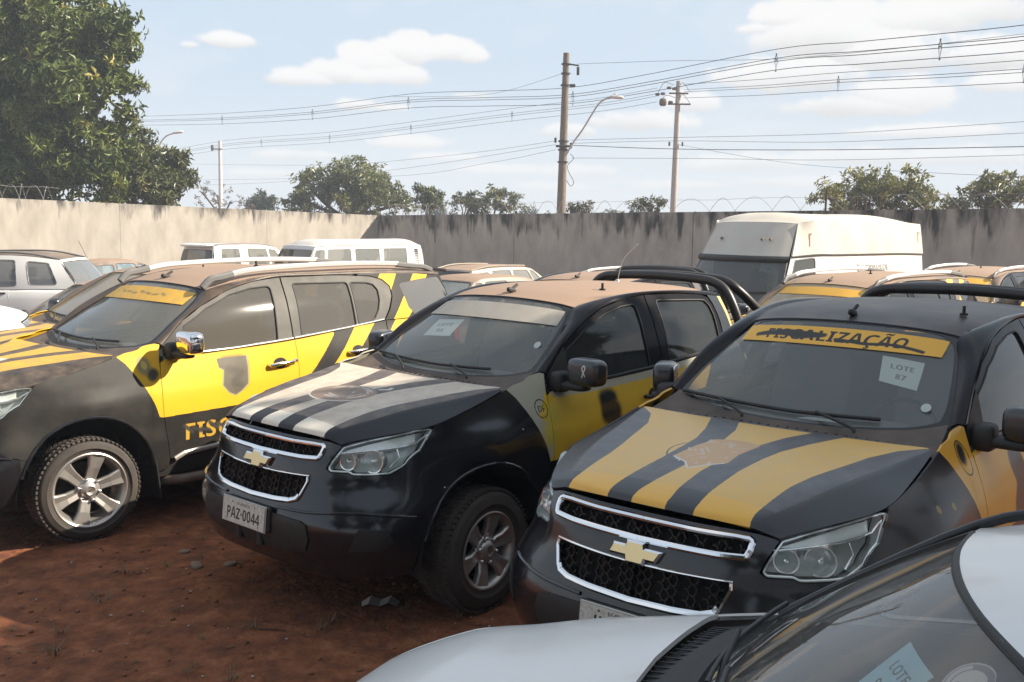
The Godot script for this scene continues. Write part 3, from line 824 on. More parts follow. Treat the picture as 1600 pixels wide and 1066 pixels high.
var wheel_cache := {}
func wheel_meshes(R: float, rim: float, w: float) -> Dictionary:
	var key := "%f %f" % [R, rim]
	if wheel_cache.has(key): return wheel_cache[key]
	var X0 := Transform3D(Basis(Vector3.RIGHT, PI / 2), Vector3.ZERO)   # local y of the lathe towards +z: inner side; outer face at -z
	var ty := MB.new()
	var h := w * 0.5
	lathe(ty, [Vector2(rim - .012, -h + .015), Vector2(rim + .004, -h + .002), Vector2(rim + .02, -h + .004), Vector2(lerpf(rim, R, .3), -h - .006), Vector2(lerpf(rim, R, .34), -h - .010), Vector2(lerpf(rim, R, .38), -h - .007), Vector2(lerpf(rim, R, .62), -h - .006), Vector2(lerpf(rim, R, .80), -h + .006), Vector2(R - .018, -h + .022), Vector2(R - .006, -h + .042), Vector2(R - .006, h - .042), Vector2(R - .018, h - .022), Vector2(lerpf(rim, R, .6), h + .005), Vector2(rim, h)], 64, X0)
	var tb := 64
	for k in tb:
		for row in 4:
			var a := TAU * (k + 0.5 * (row % 2)) / tb
			var b := Basis(Vector3(0, 0, 1), -a)
			var z := lerpf(-h + .030, h - .030, row / 3.0)
			var sz := Vector3(TAU * R / tb * 0.70, 0.014, w * (0.17 if row == 0 or row == 3 else 0.19))
			var tilt := 0.22 if row == 0 else (-0.22 if row == 3 else 0.0)
			box(ty, sz, Transform3D(b * Basis(Vector3.RIGHT, tilt) * Basis(Vector3.UP, 0.3 if row < 2 else -0.3), b * Vector3(0, R - 0.006 - absf(tilt) * 0.02, z)), 0.002)
	var barrel := MB.new()
	lathe(barrel, [Vector2(rim + .006, -h + .004), Vector2(rim - .004, -h - .002), Vector2(rim - .016, -h + .004), Vector2(rim - .026, -h + .03), Vector2(rim - .045, -h + .07), Vector2(rim - .05, h * .5), Vector2(rim - .01, h)], 48, X0)
	var spokes := MB.new()
	for k in 6:
		var b := Basis(Vector3(0, 0, 1), TAU * k / 6 + 0.26)
		var prev := []
		var st := [[.045, .040, -h + .045], [.085, .036, -h + .026], [rim * .60, .040, -h + .012], [rim * .82, .053, -h + .008], [rim - .014, .066, -h + .006]]
		for s in st.size():
			var y: float = st[s][0]; var hw: float = st[s][1]; var z: float = st[s][2]
			var ring := [Vector3(-hw, y, z + .035), Vector3(-hw, y, z + .010), Vector3(-hw * .80, y, z), Vector3(-hw * .1, y, z + .006), Vector3(hw * .80, y, z), Vector3(hw, y, z + .010), Vector3(hw, y, z + .035)]
			if s > 0:
				for i in 6: spokes.flat(b * prev[i], b * ring[i], b * ring[i + 1], b * prev[i + 1], b * (Vector3((i - 2.5) * 0.3, 0, -1.0 if i > 0 and i < 5 else -0.1)))
			prev = ring
	lathe(spokes, [Vector2(.0001, -h + .022), Vector2(.060, -h + .024), Vector2(.078, -h + .034), Vector2(.085, -h + .06)], 24, X0)
	var cap := MB.new()
	lathe(cap, [Vector2(.0001, -h + .002), Vector2(.024, -h + .002), Vector2(.030, -h - .003), Vector2(.038, -h - .001), Vector2(.046, -h + .010), Vector2(.054, -h + .014), Vector2(.058, -h + .03)], 30, X0)
	var nuts := MB.new()
	for k in 6:
		var b := Basis(Vector3(0, 0, 1), TAU * k / 6 - 0.26)
		lathe(nuts, [Vector2(.0001, -.016), Vector2(.008, -.014), Vector2(.011, -.008), Vector2(.0115, .006)], 8, Transform3D(Basis(Vector3.RIGHT, PI / 2), b * Vector3(0, .074, -h + .018)))
	var disc := MB.new()
	lathe(disc, [Vector2(.0001, -h + .10), Vector2(rim * .72, -h + .10), Vector2(rim * .72, -h + .12)], 32, X0)
	wheel_cache[key] = {"tyre": ty.mesh(), "rim": barrel.mesh(), "spokes": spokes.mesh(), "cap": cap.mesh(), "nuts": nuts.mesh(), "disc": disc.mesh()}
	return wheel_cache[key]

func add_wheel(root: Node3D, at: Vector3, left: bool, R: float, rim: float, M: Dictionary, turn := 0.0) -> void:
	var w := Node3D.new(); w.name = "wheel"; root.add_child(w, true)
	w.position = at
	w.rotation.y = (0.0 if left else PI) + turn
	var g := wheel_meshes(R, rim, 0.255)
	part("tyre", g.tyre, M.tyre, w); part("rim", g.rim, M.rim, w); part("spokes", g.spokes, M.rim, w)
	part("hub_cap", g.cap, M.rim, w); part("wheel_nuts", g.nuts, M.chrome, w); part("brake_disc", g.disc, M.dark, w)
	var e := MB.new(); bowtie(e, Vector3(0, 0, -0.1262), 0.18, Vector3(0, 0, -1), 0.003)
	part("hub_emblem", e, M.gold, w)

func seat_mesh(w: float) -> MB:
	var mb := MB.new()
	blob(mb, Vector3(.52, .17, w), xf(Vector3(0, .09, 0), 0, 0, .06), .4)
	blob(mb, Vector3(.15, .66, w), xf(Vector3(-.30, .42, 0), 0, 0, .26), .4)
	return mb

# the whole vehicle; M: materials, o: what it wears
func make_vehicle(kind: String, called: String, label: String, M: Dictionary, o := {}) -> Node3D:
	var root := thing(called, label, "pickup truck" if kind == "pickup" else "estate car", o.get("group", ""))
	var S: Net = netS[kind]; var G: Net = netG[kind]
	var rear_x := -3.05 if kind == "pickup" else -2.845
	var fine: bool = o.get("fine", true)
	# --- bonnet
	if not cut_cache.has("bonnet"):
		var hb := MB.new()
		panel(hb, netH, inset(netH, dense(netH, PackedVector2Array([Vector2(0, 0), Vector2(netH.C - 1, 0), Vector2(netH.C - 1, netH.R - 1), Vector2(0, netH.R - 1)]), 0.05), 0.007), 1.0, {"uv": UV_HOOD, "step": 0.035, "fold": 0.03})
		cut_cache["bonnet"] = hb.mesh()
	part("bonnet", cut_cache["bonnet"], M.hood, root)
	# --- nose
	if not cut_cache.has("nose"):
		var f := MB.new()
		for m in [1.0, -1.0]:
			var up := outline(kind, "grille_up"); var lw := outline(kind, "grille_low")
			panel(f, S, outline(kind, "fascia"), m, {"holes": [up, lw], "fold": 0.0, "step": 0.045})
			edge(f, S, lw, m, 0.0, 0.05); edge(f, S, up, m, 0.0, 0.05)
		cut_cache["nose"] = f.mesh()
		var gm := honeycomb(S, outline(kind, "grille_up"), 0.016, 0.040, 0.042)
		cut_cache["mesh_up"] = gm.mesh()
		cut_cache["mesh_low"] = honeycomb(S, outline(kind, "grille_low"), 0.016, 0.040, 0.042).mesh()
		for h in ["grille_up", "grille_low"]:
			var bk := MB.new()
			for m in [1.0, -1.0]: panel(bk, S, outline(kind, h), m, {"off": -0.048, "fold": 0.0})
			cut_cache["back_" + h] = bk.mesh()
		var ch := MB.new()
		var U := outline(kind, "grille_up"); var L := outline(kind, "grille_low")
		for m in [1.0, -1.0]:
			bead(ch, S, open_loop(U), 0.029, 0.014, m, false, 0.0, 0.015)
			bead(ch, S, L.slice(0, 4), 0.011, 0.007, m, false, 0.0, 0.02)
			bead(ch, S, L.slice(3, 7), 0.018, 0.012, m, false, 0.0, 0.015)
			bead(ch, S, L.slice(6, 11), 0.033, 0.015, m, false, 0.0, 0.015)
		cut_cache["chrome"] = ch.mesh()
		var em := MB.new(); bowtie(em, Vector3(.862, .842, 0), 1.0, Vector3(1, .28, 0), .032)
		cut_cache["emblem"] = em.mesh()
		var er := MB.new(); bowtie_rim(er, Vector3(.862, .842, 0), 1.0, Vector3(1, .28, 0), .032)
		cut_cache["emblem_rim"] = er.mesh()
		var lowv := MB.new()   # unpainted lower insert, plate bracket, fog lamp nests
		for m in [1.0, -1.0]:
			panel(lowv, S, S.uvs(V([.948,0,.600, .943,.22,.598, .918,.43,.588, .905,.47,.57, .90,.49,.50, .90,.46,.43, .925,.25,.40, .932,0,.40])), m, {"off": 0.010, "fold": 0.02})
			var nest := MB.new()
			panel(nest, S, S.uvs(V([.78,.74,.575, .66,.835,.57, .63,.845,.50, .68,.80,.46, .80,.69,.46])), m, {"off": 0.004, "fold": 0.02})
			cut_cache["nest%d" % m] = nest.mesh()
		box(lowv, Vector3(.03, .14, .44), xf(Vector3(.955, .555, 0), 0, 0, .12), .01)
		box(lowv, Vector3(.05, .10, .05), xf(Vector3(.93, .44, .10)), .008); box(lowv, Vector3(.05, .10, .05), xf(Vector3(.93, .44, -.10)), .008)
		cut_cache["insert"] = lowv.mesh()
		var line := MB.new()
		for m in [1.0, -1.0]: bead(line, S, S.uvs(V([.928,.24,.640, .905,.45,.648, .86,.58,.660, .74,.735,.662, .60,.835,.64, .50,.875,.622])), 0.018, 0.010, m, false)
		cut_cache["bumper_crease"] = line.mesh()
		for m in [1.0, -1.0]:
			var fog := MB.new()
			lathe(fog, [Vector2(.0001, .012), Vector2(.022, .009), Vector2(.034, .002), Vector2(.036, -.02)], 20, Transform3D(Basis(Vector3(0, 0, 1), -PI / 2).rotated(Vector3.UP, m * 0.75), P(.715, .785, .515, m)))
			cut_cache["fog%d" % m] = fog.mesh()
		for m in [1.0, -1.0]:
			var lens := MB.new(); panel(lens, S, outline(kind, "lamp"), m, {"off": 0.001, "fold": 0.0, "step": 0.03})
			cut_cache["lens%d" % m] = lens.mesh()
			var hs := MB.new()
			var small := inset(S, dense(S, outline(kind, "lamp"), .03), 0.012)
			panel(hs, S, small, m, {"off": -0.065, "fold": 0.0, "step": 0.03})
			edge(hs, S, outline(kind, "lamp"), m, -0.002, 0.066)
			cut_cache["house%d" % m] = hs.mesh()
			var bz := MB.new()
			bead(bz, S, outline(kind, "lamp"), 0.009, 0.003, m, true, -0.010, 0.02)
			bead(bz, S, S.uvs(V([.755,.54,.944, .66,.635,.955, .52,.735,.968, .40,.795,.985, .33,.80,1.018])), 0.010, 0.006, m, false, -0.020, 0.02)
			bead(bz, S, S.uvs(V([.50,.742,.965, .505,.765,.92, .56,.755,.868])), 0.010, 0.006, m, false, -0.022, 0.02)
			cut_cache["bezel%d" % m] = bz.mesh()
			var bowls := MB.new()
			for c in [Vector4(.735, .575, .895, .044), Vector4(.645, .672, .893, .056)]:
				var dirv := Vector3(1, 0.05, -m * 0.35).normalized()
				var bs := Basis(dirv.cross(Vector3.UP).normalized(), dirv, Vector3.ZERO)
				bs.z = bs.x.cross(bs.y)
				lathe(bowls, [Vector2(.010, -.055), Vector2(c.w * .55, -.045), Vector2(c.w * .85, -.028), Vector2(c.w, -.002), Vector2(c.w + .006, -.001), Vector2(c.w + .007, -.05)], 28, Transform3D(bs, P(c.x - .03, c.y - .01, c.z, m)))
				lathe(bowls, [Vector2(.0001, .004), Vector2(.010, .0), Vector2(.012, -.02), Vector2(.010, -.055)], 14, Transform3D(bs, P(c.x - .03, c.y - .01, c.z, m)))
			cut_cache["bowls%d" % m] = bowls.mesh()
			var sig := MB.new()
			panel(sig, S, S.uvs(V([.735,.552,.965, .62,.635,.990, .48,.722,1.018, .40,.765,1.032, .41,.795,.985, .52,.737,.970, .66,.637,.957])), m, {"off": -0.030, "fold": 0.02})
			cut_cache["signal%d" % m] = sig.mesh()
	part("bumper", cut_cache["nose"], M.paint, root)
	part("bumper_crease", cut_cache["bumper_crease"], M.paint, root)
	part("bumper_insert", cut_cache["insert"], M.plastic, root)
	for m in [1.0, -1.0]:
		part("fog_lamp", cut_cache["fog%d" % m], M.reflector, root); part("fog_lamp_nest", cut_cache["nest%d" % m], M.plastic, root)
	var gr := part("grille", cut_cache["mesh_up"], M.grille, root)
	part("grille_mesh", cut_cache["mesh_low"], M.grille, gr); part("grille_backing", cut_cache["back_grille_up"], M.dark, gr); part("grille_backing", cut_cache["back_grille_low"], M.dark, gr)
	part("grille_surround", cut_cache["chrome"], M.chrome, root)
	var em2 := part("emblem", cut_cache["emblem"], M.gold, root)
	part("emblem_rim", cut_cache["emblem_rim"], M.chrome, em2)
	for m in [1.0, -1.0]:
		var hl := part("headlight", cut_cache["house%d" % m], M.lamp_house, root)
		part("reflector", cut_cache["bowls%d" % m], M.reflector, hl); part("bezel", cut_cache["bezel%d" % m], M.lamp_trim, hl)
		part("turn_signal", cut_cache["signal%d" % m], M.lamp_signal, hl); part("lens", cut_cache["lens%d" % m], M.lens, hl)
	# --- sides
	for m in [1.0, -1.0]:
		part("fender", body_panel(kind, S, "fender", m), M.side, root)
		for d in ["front", "rear"]:
			var door := part("door", body_panel(kind, S, "door_" + d, m), M.side, root)
			part("window_frame", body_panel(kind, G, d + "_frame", m, {"cut": [d + "_glass"] + (["quarter_glass"] if kind == "estate" and d == "rear" else []), "off": -0.004}), M.frame_rear if d == "rear" and kind == "estate" else M.frame, door)
			for gl in [d + "_glass"] + (["quarter_glass"] if kind == "estate" and d == "rear" else []):
				var key: String = kind + gl + "p%d" % m
				if not cut_cache.has(key):
					var mb := MB.new(); panel(mb, G, soft(G, outline(kind, gl), 0.03), m, {"off": -0.012, "fold": 0.0, "step": 0.08}); cut_cache[key] = mb.mesh()
					var mt := MB.new(); bead(mt, G, soft(G, outline(kind, gl), 0.03), -0.012, 0.004, m, true, -0.004, 0.04); cut_cache[key + "t"] = mt.mesh()
				part("window", cut_cache[key], M.glass_side, door)
				part("window_seal", cut_cache[key + "t"], M.seal, door)
			var hk: String = kind + d + "handle%d" % m
			if not cut_cache.has(hk):
				var hx := -1.60 if d == "front" else (-2.44 if kind == "pickup" else -2.42)
				var hz := 1.032 if d == "front" else 1.062
				var hm := MB.new()
				var y := 0.945
				tube(hm, spline([P(hx + .115, y - .012, hz - .004, m), P(hx + .10, y + .022, hz - .002, m), P(hx, y + .032, hz + .006, m), P(hx - .10, y + .026, hz + .010, m), P(hx - .118, y - .012, hz + .012, m)]), 0.0135, 8)
				box(hm, Vector3(.05, .032, .02), xf(P(hx - .125, y + .012, hz + .012, m)), .008)
				cut_cache[hk] = hm.mesh()
				var cup := MB.new()
				var cp := []
				for i in 18: cp.append(Vector3(hx + .005 + cos(TAU * i / 18) * .062, NA, hz + .004 + sin(TAU * i / 18) * .042))
				panel(cup, S, S.uvs(cp), m, {"off": 0.003, "fold": 0.0})
				cut_cache[hk + "c"] = cup.mesh()
			part("handle", cut_cache[hk], M.handle, door); part("handle_recess", cut_cache[hk + "c"], M.dark_gloss, door)
		# mirror quarter trim and belt moulding
		var mk := kind + "trim%d" % m
		if not cut_cache.has(mk):
			var t := MB.new()
			panel(t, G, G.uvs(X([-.655, 1.155, -.662, 1.245, -.75, 1.328, -.838, 1.398, -.805, 1.172])), m, {"off": 0.004, "fold": 0.006})
			cut_cache[mk] = t.mesh()
			var b := MB.new()
			var back_x := [-2.61, 1.266] if kind == "pickup" else [-2.80, 1.286]
			bead(b, G, G.uvs(X([-.66, 1.152, -1.01, 1.168, -1.4, 1.186, -1.766, 1.206])), -0.020, 0.012, m, false)
			bead(b, G, G.uvs(X([-1.776, 1.207, -2.24, 1.240, back_x[0], back_x[1]])), -0.020, 0.012, m, false)
			cut_cache[mk + "b"] = b.mesh()
		part("mirror_trim", cut_cache[mk], M.plastic, root); part("belt_moulding", cut_cache[mk + "b"], M.belt, root)
		# pillar arch over the doors
		var ak := kind + "arch%d" % m
		if not cut_cache.has(ak):
			var A: Net = netA[kind]
			var t := MB.new(); panel(t, A, PackedVector2Array([Vector2(0, 0), Vector2(A.C - 1, 0), Vector2(A.C - 1, A.R - 1), Vector2(0, A.R - 1)]), m, {"fold": 0.01, "step": 0.04})
			cut_cache[ak] = t.mesh()
		part("roof_pillar", cut_cache[ak], M.arch, root)
		part("quarter_panel", body_panel(kind, S, "quarter", m), M.side, root)
		if kind == "pickup":
			part("cab_side", body_panel(kind, S, "cab_side", m), M.side, root)
			part("cab_pillar", body_panel(kind, G, "pillar", m, {"off": -0.002}), M.side, root)
		else:
			part("rear_pillar", body_panel(kind, G, "pillar", m, {"cut": ["tail_glass"], "off": -0.002}), M.side, root)
			var tk := "tail%d" % m
			if not cut_cache.has(tk):
				var t := MB.new(); panel(t, G, soft(G, outline(kind, "tail_glass"), .05), m, {"off": -0.006, "fold": 0.0}); cut_cache[tk] = t.mesh()
			part("rear_side_window", cut_cache[tk], M.glass_tail, root)
		# sill, step, arch liners, splash guard
		var sk := kind + "sill%d" % m
		if not cut_cache.has(sk):
			var t := MB.new()
			var x1 := -2.53 if kind == "pickup" else -2.32
			panel(t, S, S.uvs(X([-.545, .42, x1, .42, x1 + .03, .30, -.50, .30])), m, {"off": -0.015, "fold": 0.02})
			cut_cache[sk] = t.mesh()
			var stp := MB.new()
			tube(stp, spline([P(-.60, .80, .26, m), P(-.66, .90, .27, m), P(-.80, .945, .275, m), P(-1.5, .95, .275, m), P(x1 + .25, .945, .275, m), P(x1 + .12, .90, .27, m), P(x1 + .06, .80, .26, m)]), 0.036, 10)
			cut_cache[sk + "s"] = stp.mesh()
			var md := MB.new()
			bead(md, S, S.uvs(X([-.64, .445, -.72, .478, -1.1, .502, -1.74, .53])), 0.04, 0.014, m, false)
			cut_cache[sk + "m"] = md.mesh()
			for c in [-.01, rear_x]:
				var li := MB.new()
				var prev := []
				for i in 17:
					var a := deg_to_rad(lerpf(-6, 186, i / 16.0))
					var q := [P(c + cos(a) * .50, .90, .325 + sin(a) * .51, m), P(c + cos(a) * .46, .58, .325 + sin(a) * .47, m), P(c, .57, .4, m)]
					if i > 0:
						li.flat(prev[0], q[0], q[1], prev[1], Vector3(-cos(a), -sin(a), 0)); li.tri(prev[1], q[1], q[2], P(0, 1, 0, m), P(0, 1, 0, m), P(0, 1, 0, m))
					prev = q
				cut_cache[sk + ("l" if c > -1.0 else "k")] = li.mesh()
			for c in [-.01, rear_x]:
				var lip := MB.new()
				var ar := circle_arc(Vector2(c, .325), Vector2(.497, .507), 170 if c > -1 else 172, 18 if c > -1 else 14, 18)
				bead(lip, S, S.uvs(ar), -0.024 * m if false else 0.022, 0.012, m, false)
				cut_cache[sk + ("f" if c > -1.0 else "h")] = lip.mesh()
			for c in [-.515, rear_x - .515]:
				var mf := MB.new(); box(mf, Vector3(.018, .30, .24), xf(P(c, .80, .30, m), 0, 0, -.12), .006)
				cut_cache[sk + ("g" if c > -1.0 else "i")] = mf.mesh()
		part("sill", cut_cache[sk], M.plastic, root); part("side_step", cut_cache[sk + "s"], M.step, root)
		part("door_moulding", cut_cache[sk + "m"], M.moulding, root)
		for k in ["l", "k"]: part("wheel_arch_liner", cut_cache[sk + k], M.dark, root)
		for k in ["g", "i"]: part("mud_flap", cut_cache[sk + k], M.dark, root)
		for k in ["f", "h"]: part("wheel_arch_lip", cut_cache[sk + k], M.paint, root)
		# mirror
		var rk := "mirror%d" % m
		if not cut_cache.has(rk):
			# the mirror away from the driver is folded back against the door
			var yaw := -0.12 if m > 0 else -1.15; var mx := -.70 if m > 0 else -.83; var ml := 1.045 if m > 0 else .955
			var c := MB.new(); blob(c, Vector3(.135, .165, .255), xf(P(mx, ml + (.012 if m > 0 else 0.0), 1.283, m), yaw, 0, 0), .48, 28, 14, Vector3(-.02, 0, 0))
			cut_cache[rk] = c.mesh()
			var a := MB.new(); blob(a, Vector3(.10, .05, .24 if m > 0 else .12), xf(P(-.705, .95 if m > 0 else .89, 1.188, m), 0, 0, 0), .5); blob(a, Vector3(.13, .13, .10), xf(P(-.705, .855, 1.205, m)), .5, 14, 8)
			cut_cache[rk + "a"] = a.mesh()
			var gl2 := MB.new(); blob(gl2, Vector3(.012, .135, .20), Transform3D(Basis(Vector3.UP, yaw), P(mx, ml, 1.283, m)) * Transform3D(Basis(), Vector3(-.062, 0, 0)), .3)
			cut_cache[rk + "g"] = gl2.mesh()
		if m < 0.0 and not o.get("both_mirrors", true): continue
		var mi := part("mirror", cut_cache[rk], M.mirror, root)
		part("mirror_arm", cut_cache[rk + "a"], M.plastic, mi); part("mirror_glass", cut_cache[rk + "g"], M.chrome, mi)
	# --- windscreen, cowl, wipers
	if not cut_cache.has("screen"):
		var W := netW
		var full := PackedVector2Array([Vector2(0, 0), Vector2(W.C - 1, 0), Vector2(W.C - 1, W.R - 1), Vector2(0, W.R - 1)])
		var t := MB.new(); panel(t, W, full, 1.0, {"off": -0.004, "fold": 0.0, "step": 0.07}); cut_cache["screen"] = t.mesh()
		var fr := MB.new()    # black printed border of the glass
		var inner := rounded(PackedVector2Array([Vector2(.17, .20), Vector2(1.0, .135), Vector2(3, .10), Vector2(5.0, .135), Vector2(W.C - 1.17, .20), Vector2(W.C - 1.15, W.R - 1.04), Vector2(.15, W.R - 1.04)]), 2, .12)
		panel(fr, W, full, 1.0, {"holes": [inner], "off": -0.002, "fold": 0.0}); cut_cache["frit"] = fr.mesh()
		var se := MB.new(); bead(se, W, full, -0.012, 0.005, 1.0, true, -0.002, 0.05); cut_cache["screen_seal"] = se.mesh()
		var co := MB.new()
		var rows := []
		for k in 3:
			var r := []
			for i in 13:
				var v := i / 12.0 * (netH.C - 1)
				var a := netH.at(v, netH.R - 1); var b := W.at(i / 12.0 * (W.C - 1), 0.06)
				var p := a.lerp(b, k / 2.0); p.z += [-0.028, -0.02, 0.002][k]
				r.append(p)
			rows.append(r)
		var cn := Net.new(rows); panel(co, cn, PackedVector2Array([Vector2(0, 0), Vector2(12, 0), Vector2(12, 2), Vector2(0, 2)]), 1.0, {"fold": 0.0})
		for i in 22: box(co, Vector3(.05, .006, .008), xf(Vector3(-.385, 1.178, -.52 + i * .05)), .002)
		cut_cache["cowl"] = co.mesh()
		for q in [[Vector2(.36, .16), Vector2(-.10, .30), .30], [Vector2(-.22, .10), Vector2(-.62, .30), .26]]:
			var wi := MB.new()
			var a: Vector2 = q[0]; var b: Vector2 = q[1]
			var pa := P(-.385, a.x, 1.20); var u0 := W.inv(Vector3(NA, (a.x + b.x) * .5, 1.235)); var pm := W.at(u0.x, u0.y) + W.nrm(u0.x, u0.y) * .03
			tube(wi, spline([pa, P(-.40, a.x - .02, 1.222), pv(pm)], 5), 0.008, 6)
			var bl := []
			for i in 7:
				var l: float = lerpf((a.x + b.x) * .5 + q[2], (a.x + b.x) * .5 - q[2], i / 6.0)
				var uu := W.inv(Vector3(NA, l, 1.232 + absf(l) * .02)); bl.append(pv(W.at(uu.x, uu.y) + W.nrm(uu.x, uu.y) * .016))
			tube(wi, PackedVector3Array(bl), 0.010, 6)
			cut_cache["wiper%d" % int(b.x > -.3)] = wi.mesh()
	part("windscreen", cut_cache["screen"], M.glass_front, root)
	part("windscreen_border", cut_cache["frit"], M.frit, root); part("windscreen_seal", cut_cache["screen_seal"], M.seal, root)
	part("cowl", cut_cache["cowl"], M.cowl, root); part("wiper", cut_cache["wiper0"], M.plastic, root); part("wiper", cut_cache["wiper1"], M.plastic, root)
	# --- roof
	var R: Net = netR[kind]
	if not cut_cache.has(kind + "roof"):
		var t := MB.new(); panel(t, R, PackedVector2Array([Vector2(0, 0), Vector2(R.C - 1, 0), Vector2(R.C - 1, R.R - 1), Vector2(0, R.R - 1)]), 1.0, {"uv": UV_HOOD, "step": 0.07, "fold": 0.02}); cut_cache[kind + "roof"] = t.mesh()
		var nu := MB.new()
		blob(nu, Vector3(.085, .035, .032), xf(Vector3(-1.19, 1.692, 0), 0, 0, .25), .6, 14, 8)
		tube(nu, PackedVector3Array([Vector3(-1.19, 1.70, 0), Vector3(-1.25, 1.73, 0)]), [0.014, 0.009] if false else 0.010, 8)
		cut_cache["sensor"] = nu.mesh()
		var stub := MB.new()
		tube(stub, PackedVector3Array([Vector3(0, 0, 0), Vector3(0, .012, 0)]), 0.022, 10); tube(stub, PackedVector3Array([Vector3(0, .01, 0), Vector3(0, .05, 0)]), 0.009, 8)
		cut_cache["stub"] = stub.mesh()
	part("roof", cut_cache[kind + "roof"], M.roof, root)
	part("roof_sensor", cut_cache["sensor"], M.plastic, root)
	var st := part("aerial_stub", cut_cache["stub"], M.plastic, root)
	st.position = o.get("stub", Vector3(-1.62, 1.698, -.46) if kind == "pickup" else Vector3(-2.0, 1.752, -.1))
	# --- inside
	if not cut_cache.has("dash"):
		var d := MB.new()
		blob(d, Vector3(.50, .22, 1.38), xf(Vector3(-.66, 1.07, 0)), .4, 24, 10); blob(d, Vector3(.16, .08, .34), xf(Vector3(-.66, 1.18, -.36)), .6)
		box(d, Vector3(.1, .5, .3), xf(Vector3(-.75, .8, 0)), .03)
		cut_cache["dash"] = d.mesh()
		var s := MB.new()
		lathe(s, [Vector2(.175, 0), Vector2(.187, .012), Vector2(.199, 0), Vector2(.187, -.012), Vector2(.175, 0)], 28, Transform3D(Basis(Vector3(0, 0, 1), -1.2), Vector3(-.98, 1.10, -.37)).rotated_local(Vector3.UP, 0.0))
		box(s, Vector3(.03, .06, .34), xf(Vector3(-.97, 1.10, -.37), 0, 0, .35), .01)
		cut_cache["steer"] = s.mesh()
		cut_cache["seat"] = seat_mesh(.50).mesh(); cut_cache["bench"] = seat_mesh(1.34).mesh()
		var hr := MB.new(); blob(hr, Vector3(.10, .18, .26), xf(Vector3(0, 0, 0), 0, 0, .15), .5); cut_cache["rest"] = hr.mesh()
	var ins := part("dashboard", cut_cache["dash"], M.inside, root)
	part("steering_wheel", cut_cache["steer"], M.dark, ins)
	for z in [-.38, .38]:
		var se2 := part("seat", cut_cache["seat"], M.seat, root); se2.position = Vector3(-1.28, .72, z)
		var hr2 := part("headrest", cut_cache["rest"], M.seat, se2); hr2.position = Vector3(-.42, .84, 0)
	var be := part("rear_seat", cut_cache["bench"], M.seat, root); be.position = Vector3(-2.12, .74, 0)
	for z in [-.42, .42]:
		var hr3 := part("headrest", cut_cache["rest"], M.seat, be); hr3.position = Vector3(-.42, .78, z)
	var tk2 := kind + "tub"
	if not cut_cache.has(tk2):
		var t := MB.new()
		var xr := -2.72 if kind == "pickup" else -3.8
		box(t, Vector3(absf(xr) - .45 if kind == "pickup" else 3.3, .05, 1.64), xf(Vector3((xr - .45) * .5, .42, 0)), .01)
		box(t, Vector3(.03, .75, 1.50), xf(Vector3(-.47, .80, 0)), .01)
		box(t, Vector3(1.15, .30, 1.06), xf(Vector3(.10, .50, 0)), .02)      # engine and frame
		box(t, Vector3(3.6, .14, 1.0), xf(Vector3(-2.2, .33, 0)), .02)
		for z in [-.80, .80]: box(t, Vector3(1.95 if kind == "pickup" else 2.1, .66, .03), xf(Vector3(-1.62, .80, z)), .01)
		if kind == "pickup":
			# bed floor and inner walls, tailgate
			box(t, Vector3(1.48, .04, 1.66), xf(Vector3(-3.58, .72, 0)), .01)
			for z in [-.80, .80]: box(t, Vector3(1.46, .46, .04), xf(Vector3(-3.58, .96, z)), .01)
			box(t, Vector3(.04, .46, 1.6), xf(Vector3(-2.86, .97, 0)), .01)
		cut_cache[tk2] = t.mesh()
		var rear := MB.new()
		if kind == "pickup":
			box(rear, Vector3(.05, .50, 1.56), xf(Vector3(-4.315, .96, 0)), .015)
			for z in [-.845, .845]: box(rear, Vector3(1.47, .035, .11), xf(Vector3(-3.575, 1.205, z)), .012)
		else:
			var p := S.at(S.C - 1, 0)
			var rows := []
			for zz in [.42, .75, 1.0, 1.285]:
				var r := []
				for i in 7: r.append(Vector3(-3.90 + .10 * pow(absf(i - 3) / 3.0, 3.0), (i - 3) / 3.0 * .79, zz))
				rows.append(r)
			panel(rear, Net.new(rows), PackedVector2Array([Vector2(0, 0), Vector2(6, 0), Vector2(6, 3), Vector2(0, 3)]), 1.0, {})
		cut_cache[kind + "tailgate"] = rear.mesh()
		var rb := MB.new(); var rg := MB.new()
		if kind == "pickup":
			var rows := []
			for k in 4:
				var r := []
				for i in 7: r.append(Vector3(lerpf(-2.80, -2.735, k / 3.0), (i - 3) / 3.0 * lerpf(.84, .655, pow(k / 3.0, 1.3)), lerpf(1.16, 1.66, k / 3.0)))
				rows.append(r)
			var rn := Net.new(rows)
			var hole := rounded(PackedVector2Array([Vector2(.6, .7), Vector2(5.4, .7), Vector2(5.4, 2.6), Vector2(.6, 2.6)]), 2, .2)
			panel(rb, rn, PackedVector2Array([Vector2(0, 0), Vector2(6, 0), Vector2(6, 3), Vector2(0, 3)]), 1.0, {"holes": [hole]})
			panel(rg, rn, hole, 1.0, {"off": -.005, "fold": 0.0})
			box(rb, Vector3(.03, .75, 1.62), xf(Vector3(-2.79, .82, 0)), .01)
		else:
			var rows := []
			for k in 4:
				var r := []
				for i in 7: r.append(Vector3(lerpf(-3.91, -3.78, k / 3.0) + .08 * pow(absf(i - 3) / 3.0, 3.0), (i - 3) / 3.0 * lerpf(.76, .56, pow(k / 3.0, 1.2)), lerpf(1.27, 1.66, k / 3.0)))
				rows.append(r)
			var rn := Net.new(rows)
			panel(rg, rn, PackedVector2Array([Vector2(0, 0), Vector2(6, 0), Vector2(6, 3), Vector2(0, 3)]), 1.0, {"fold": 0.0})
			box(rb, Vector3(.22, .03, 1.0), xf(Vector3(-3.86, 1.69, 0), 0, 0, .1), .01)
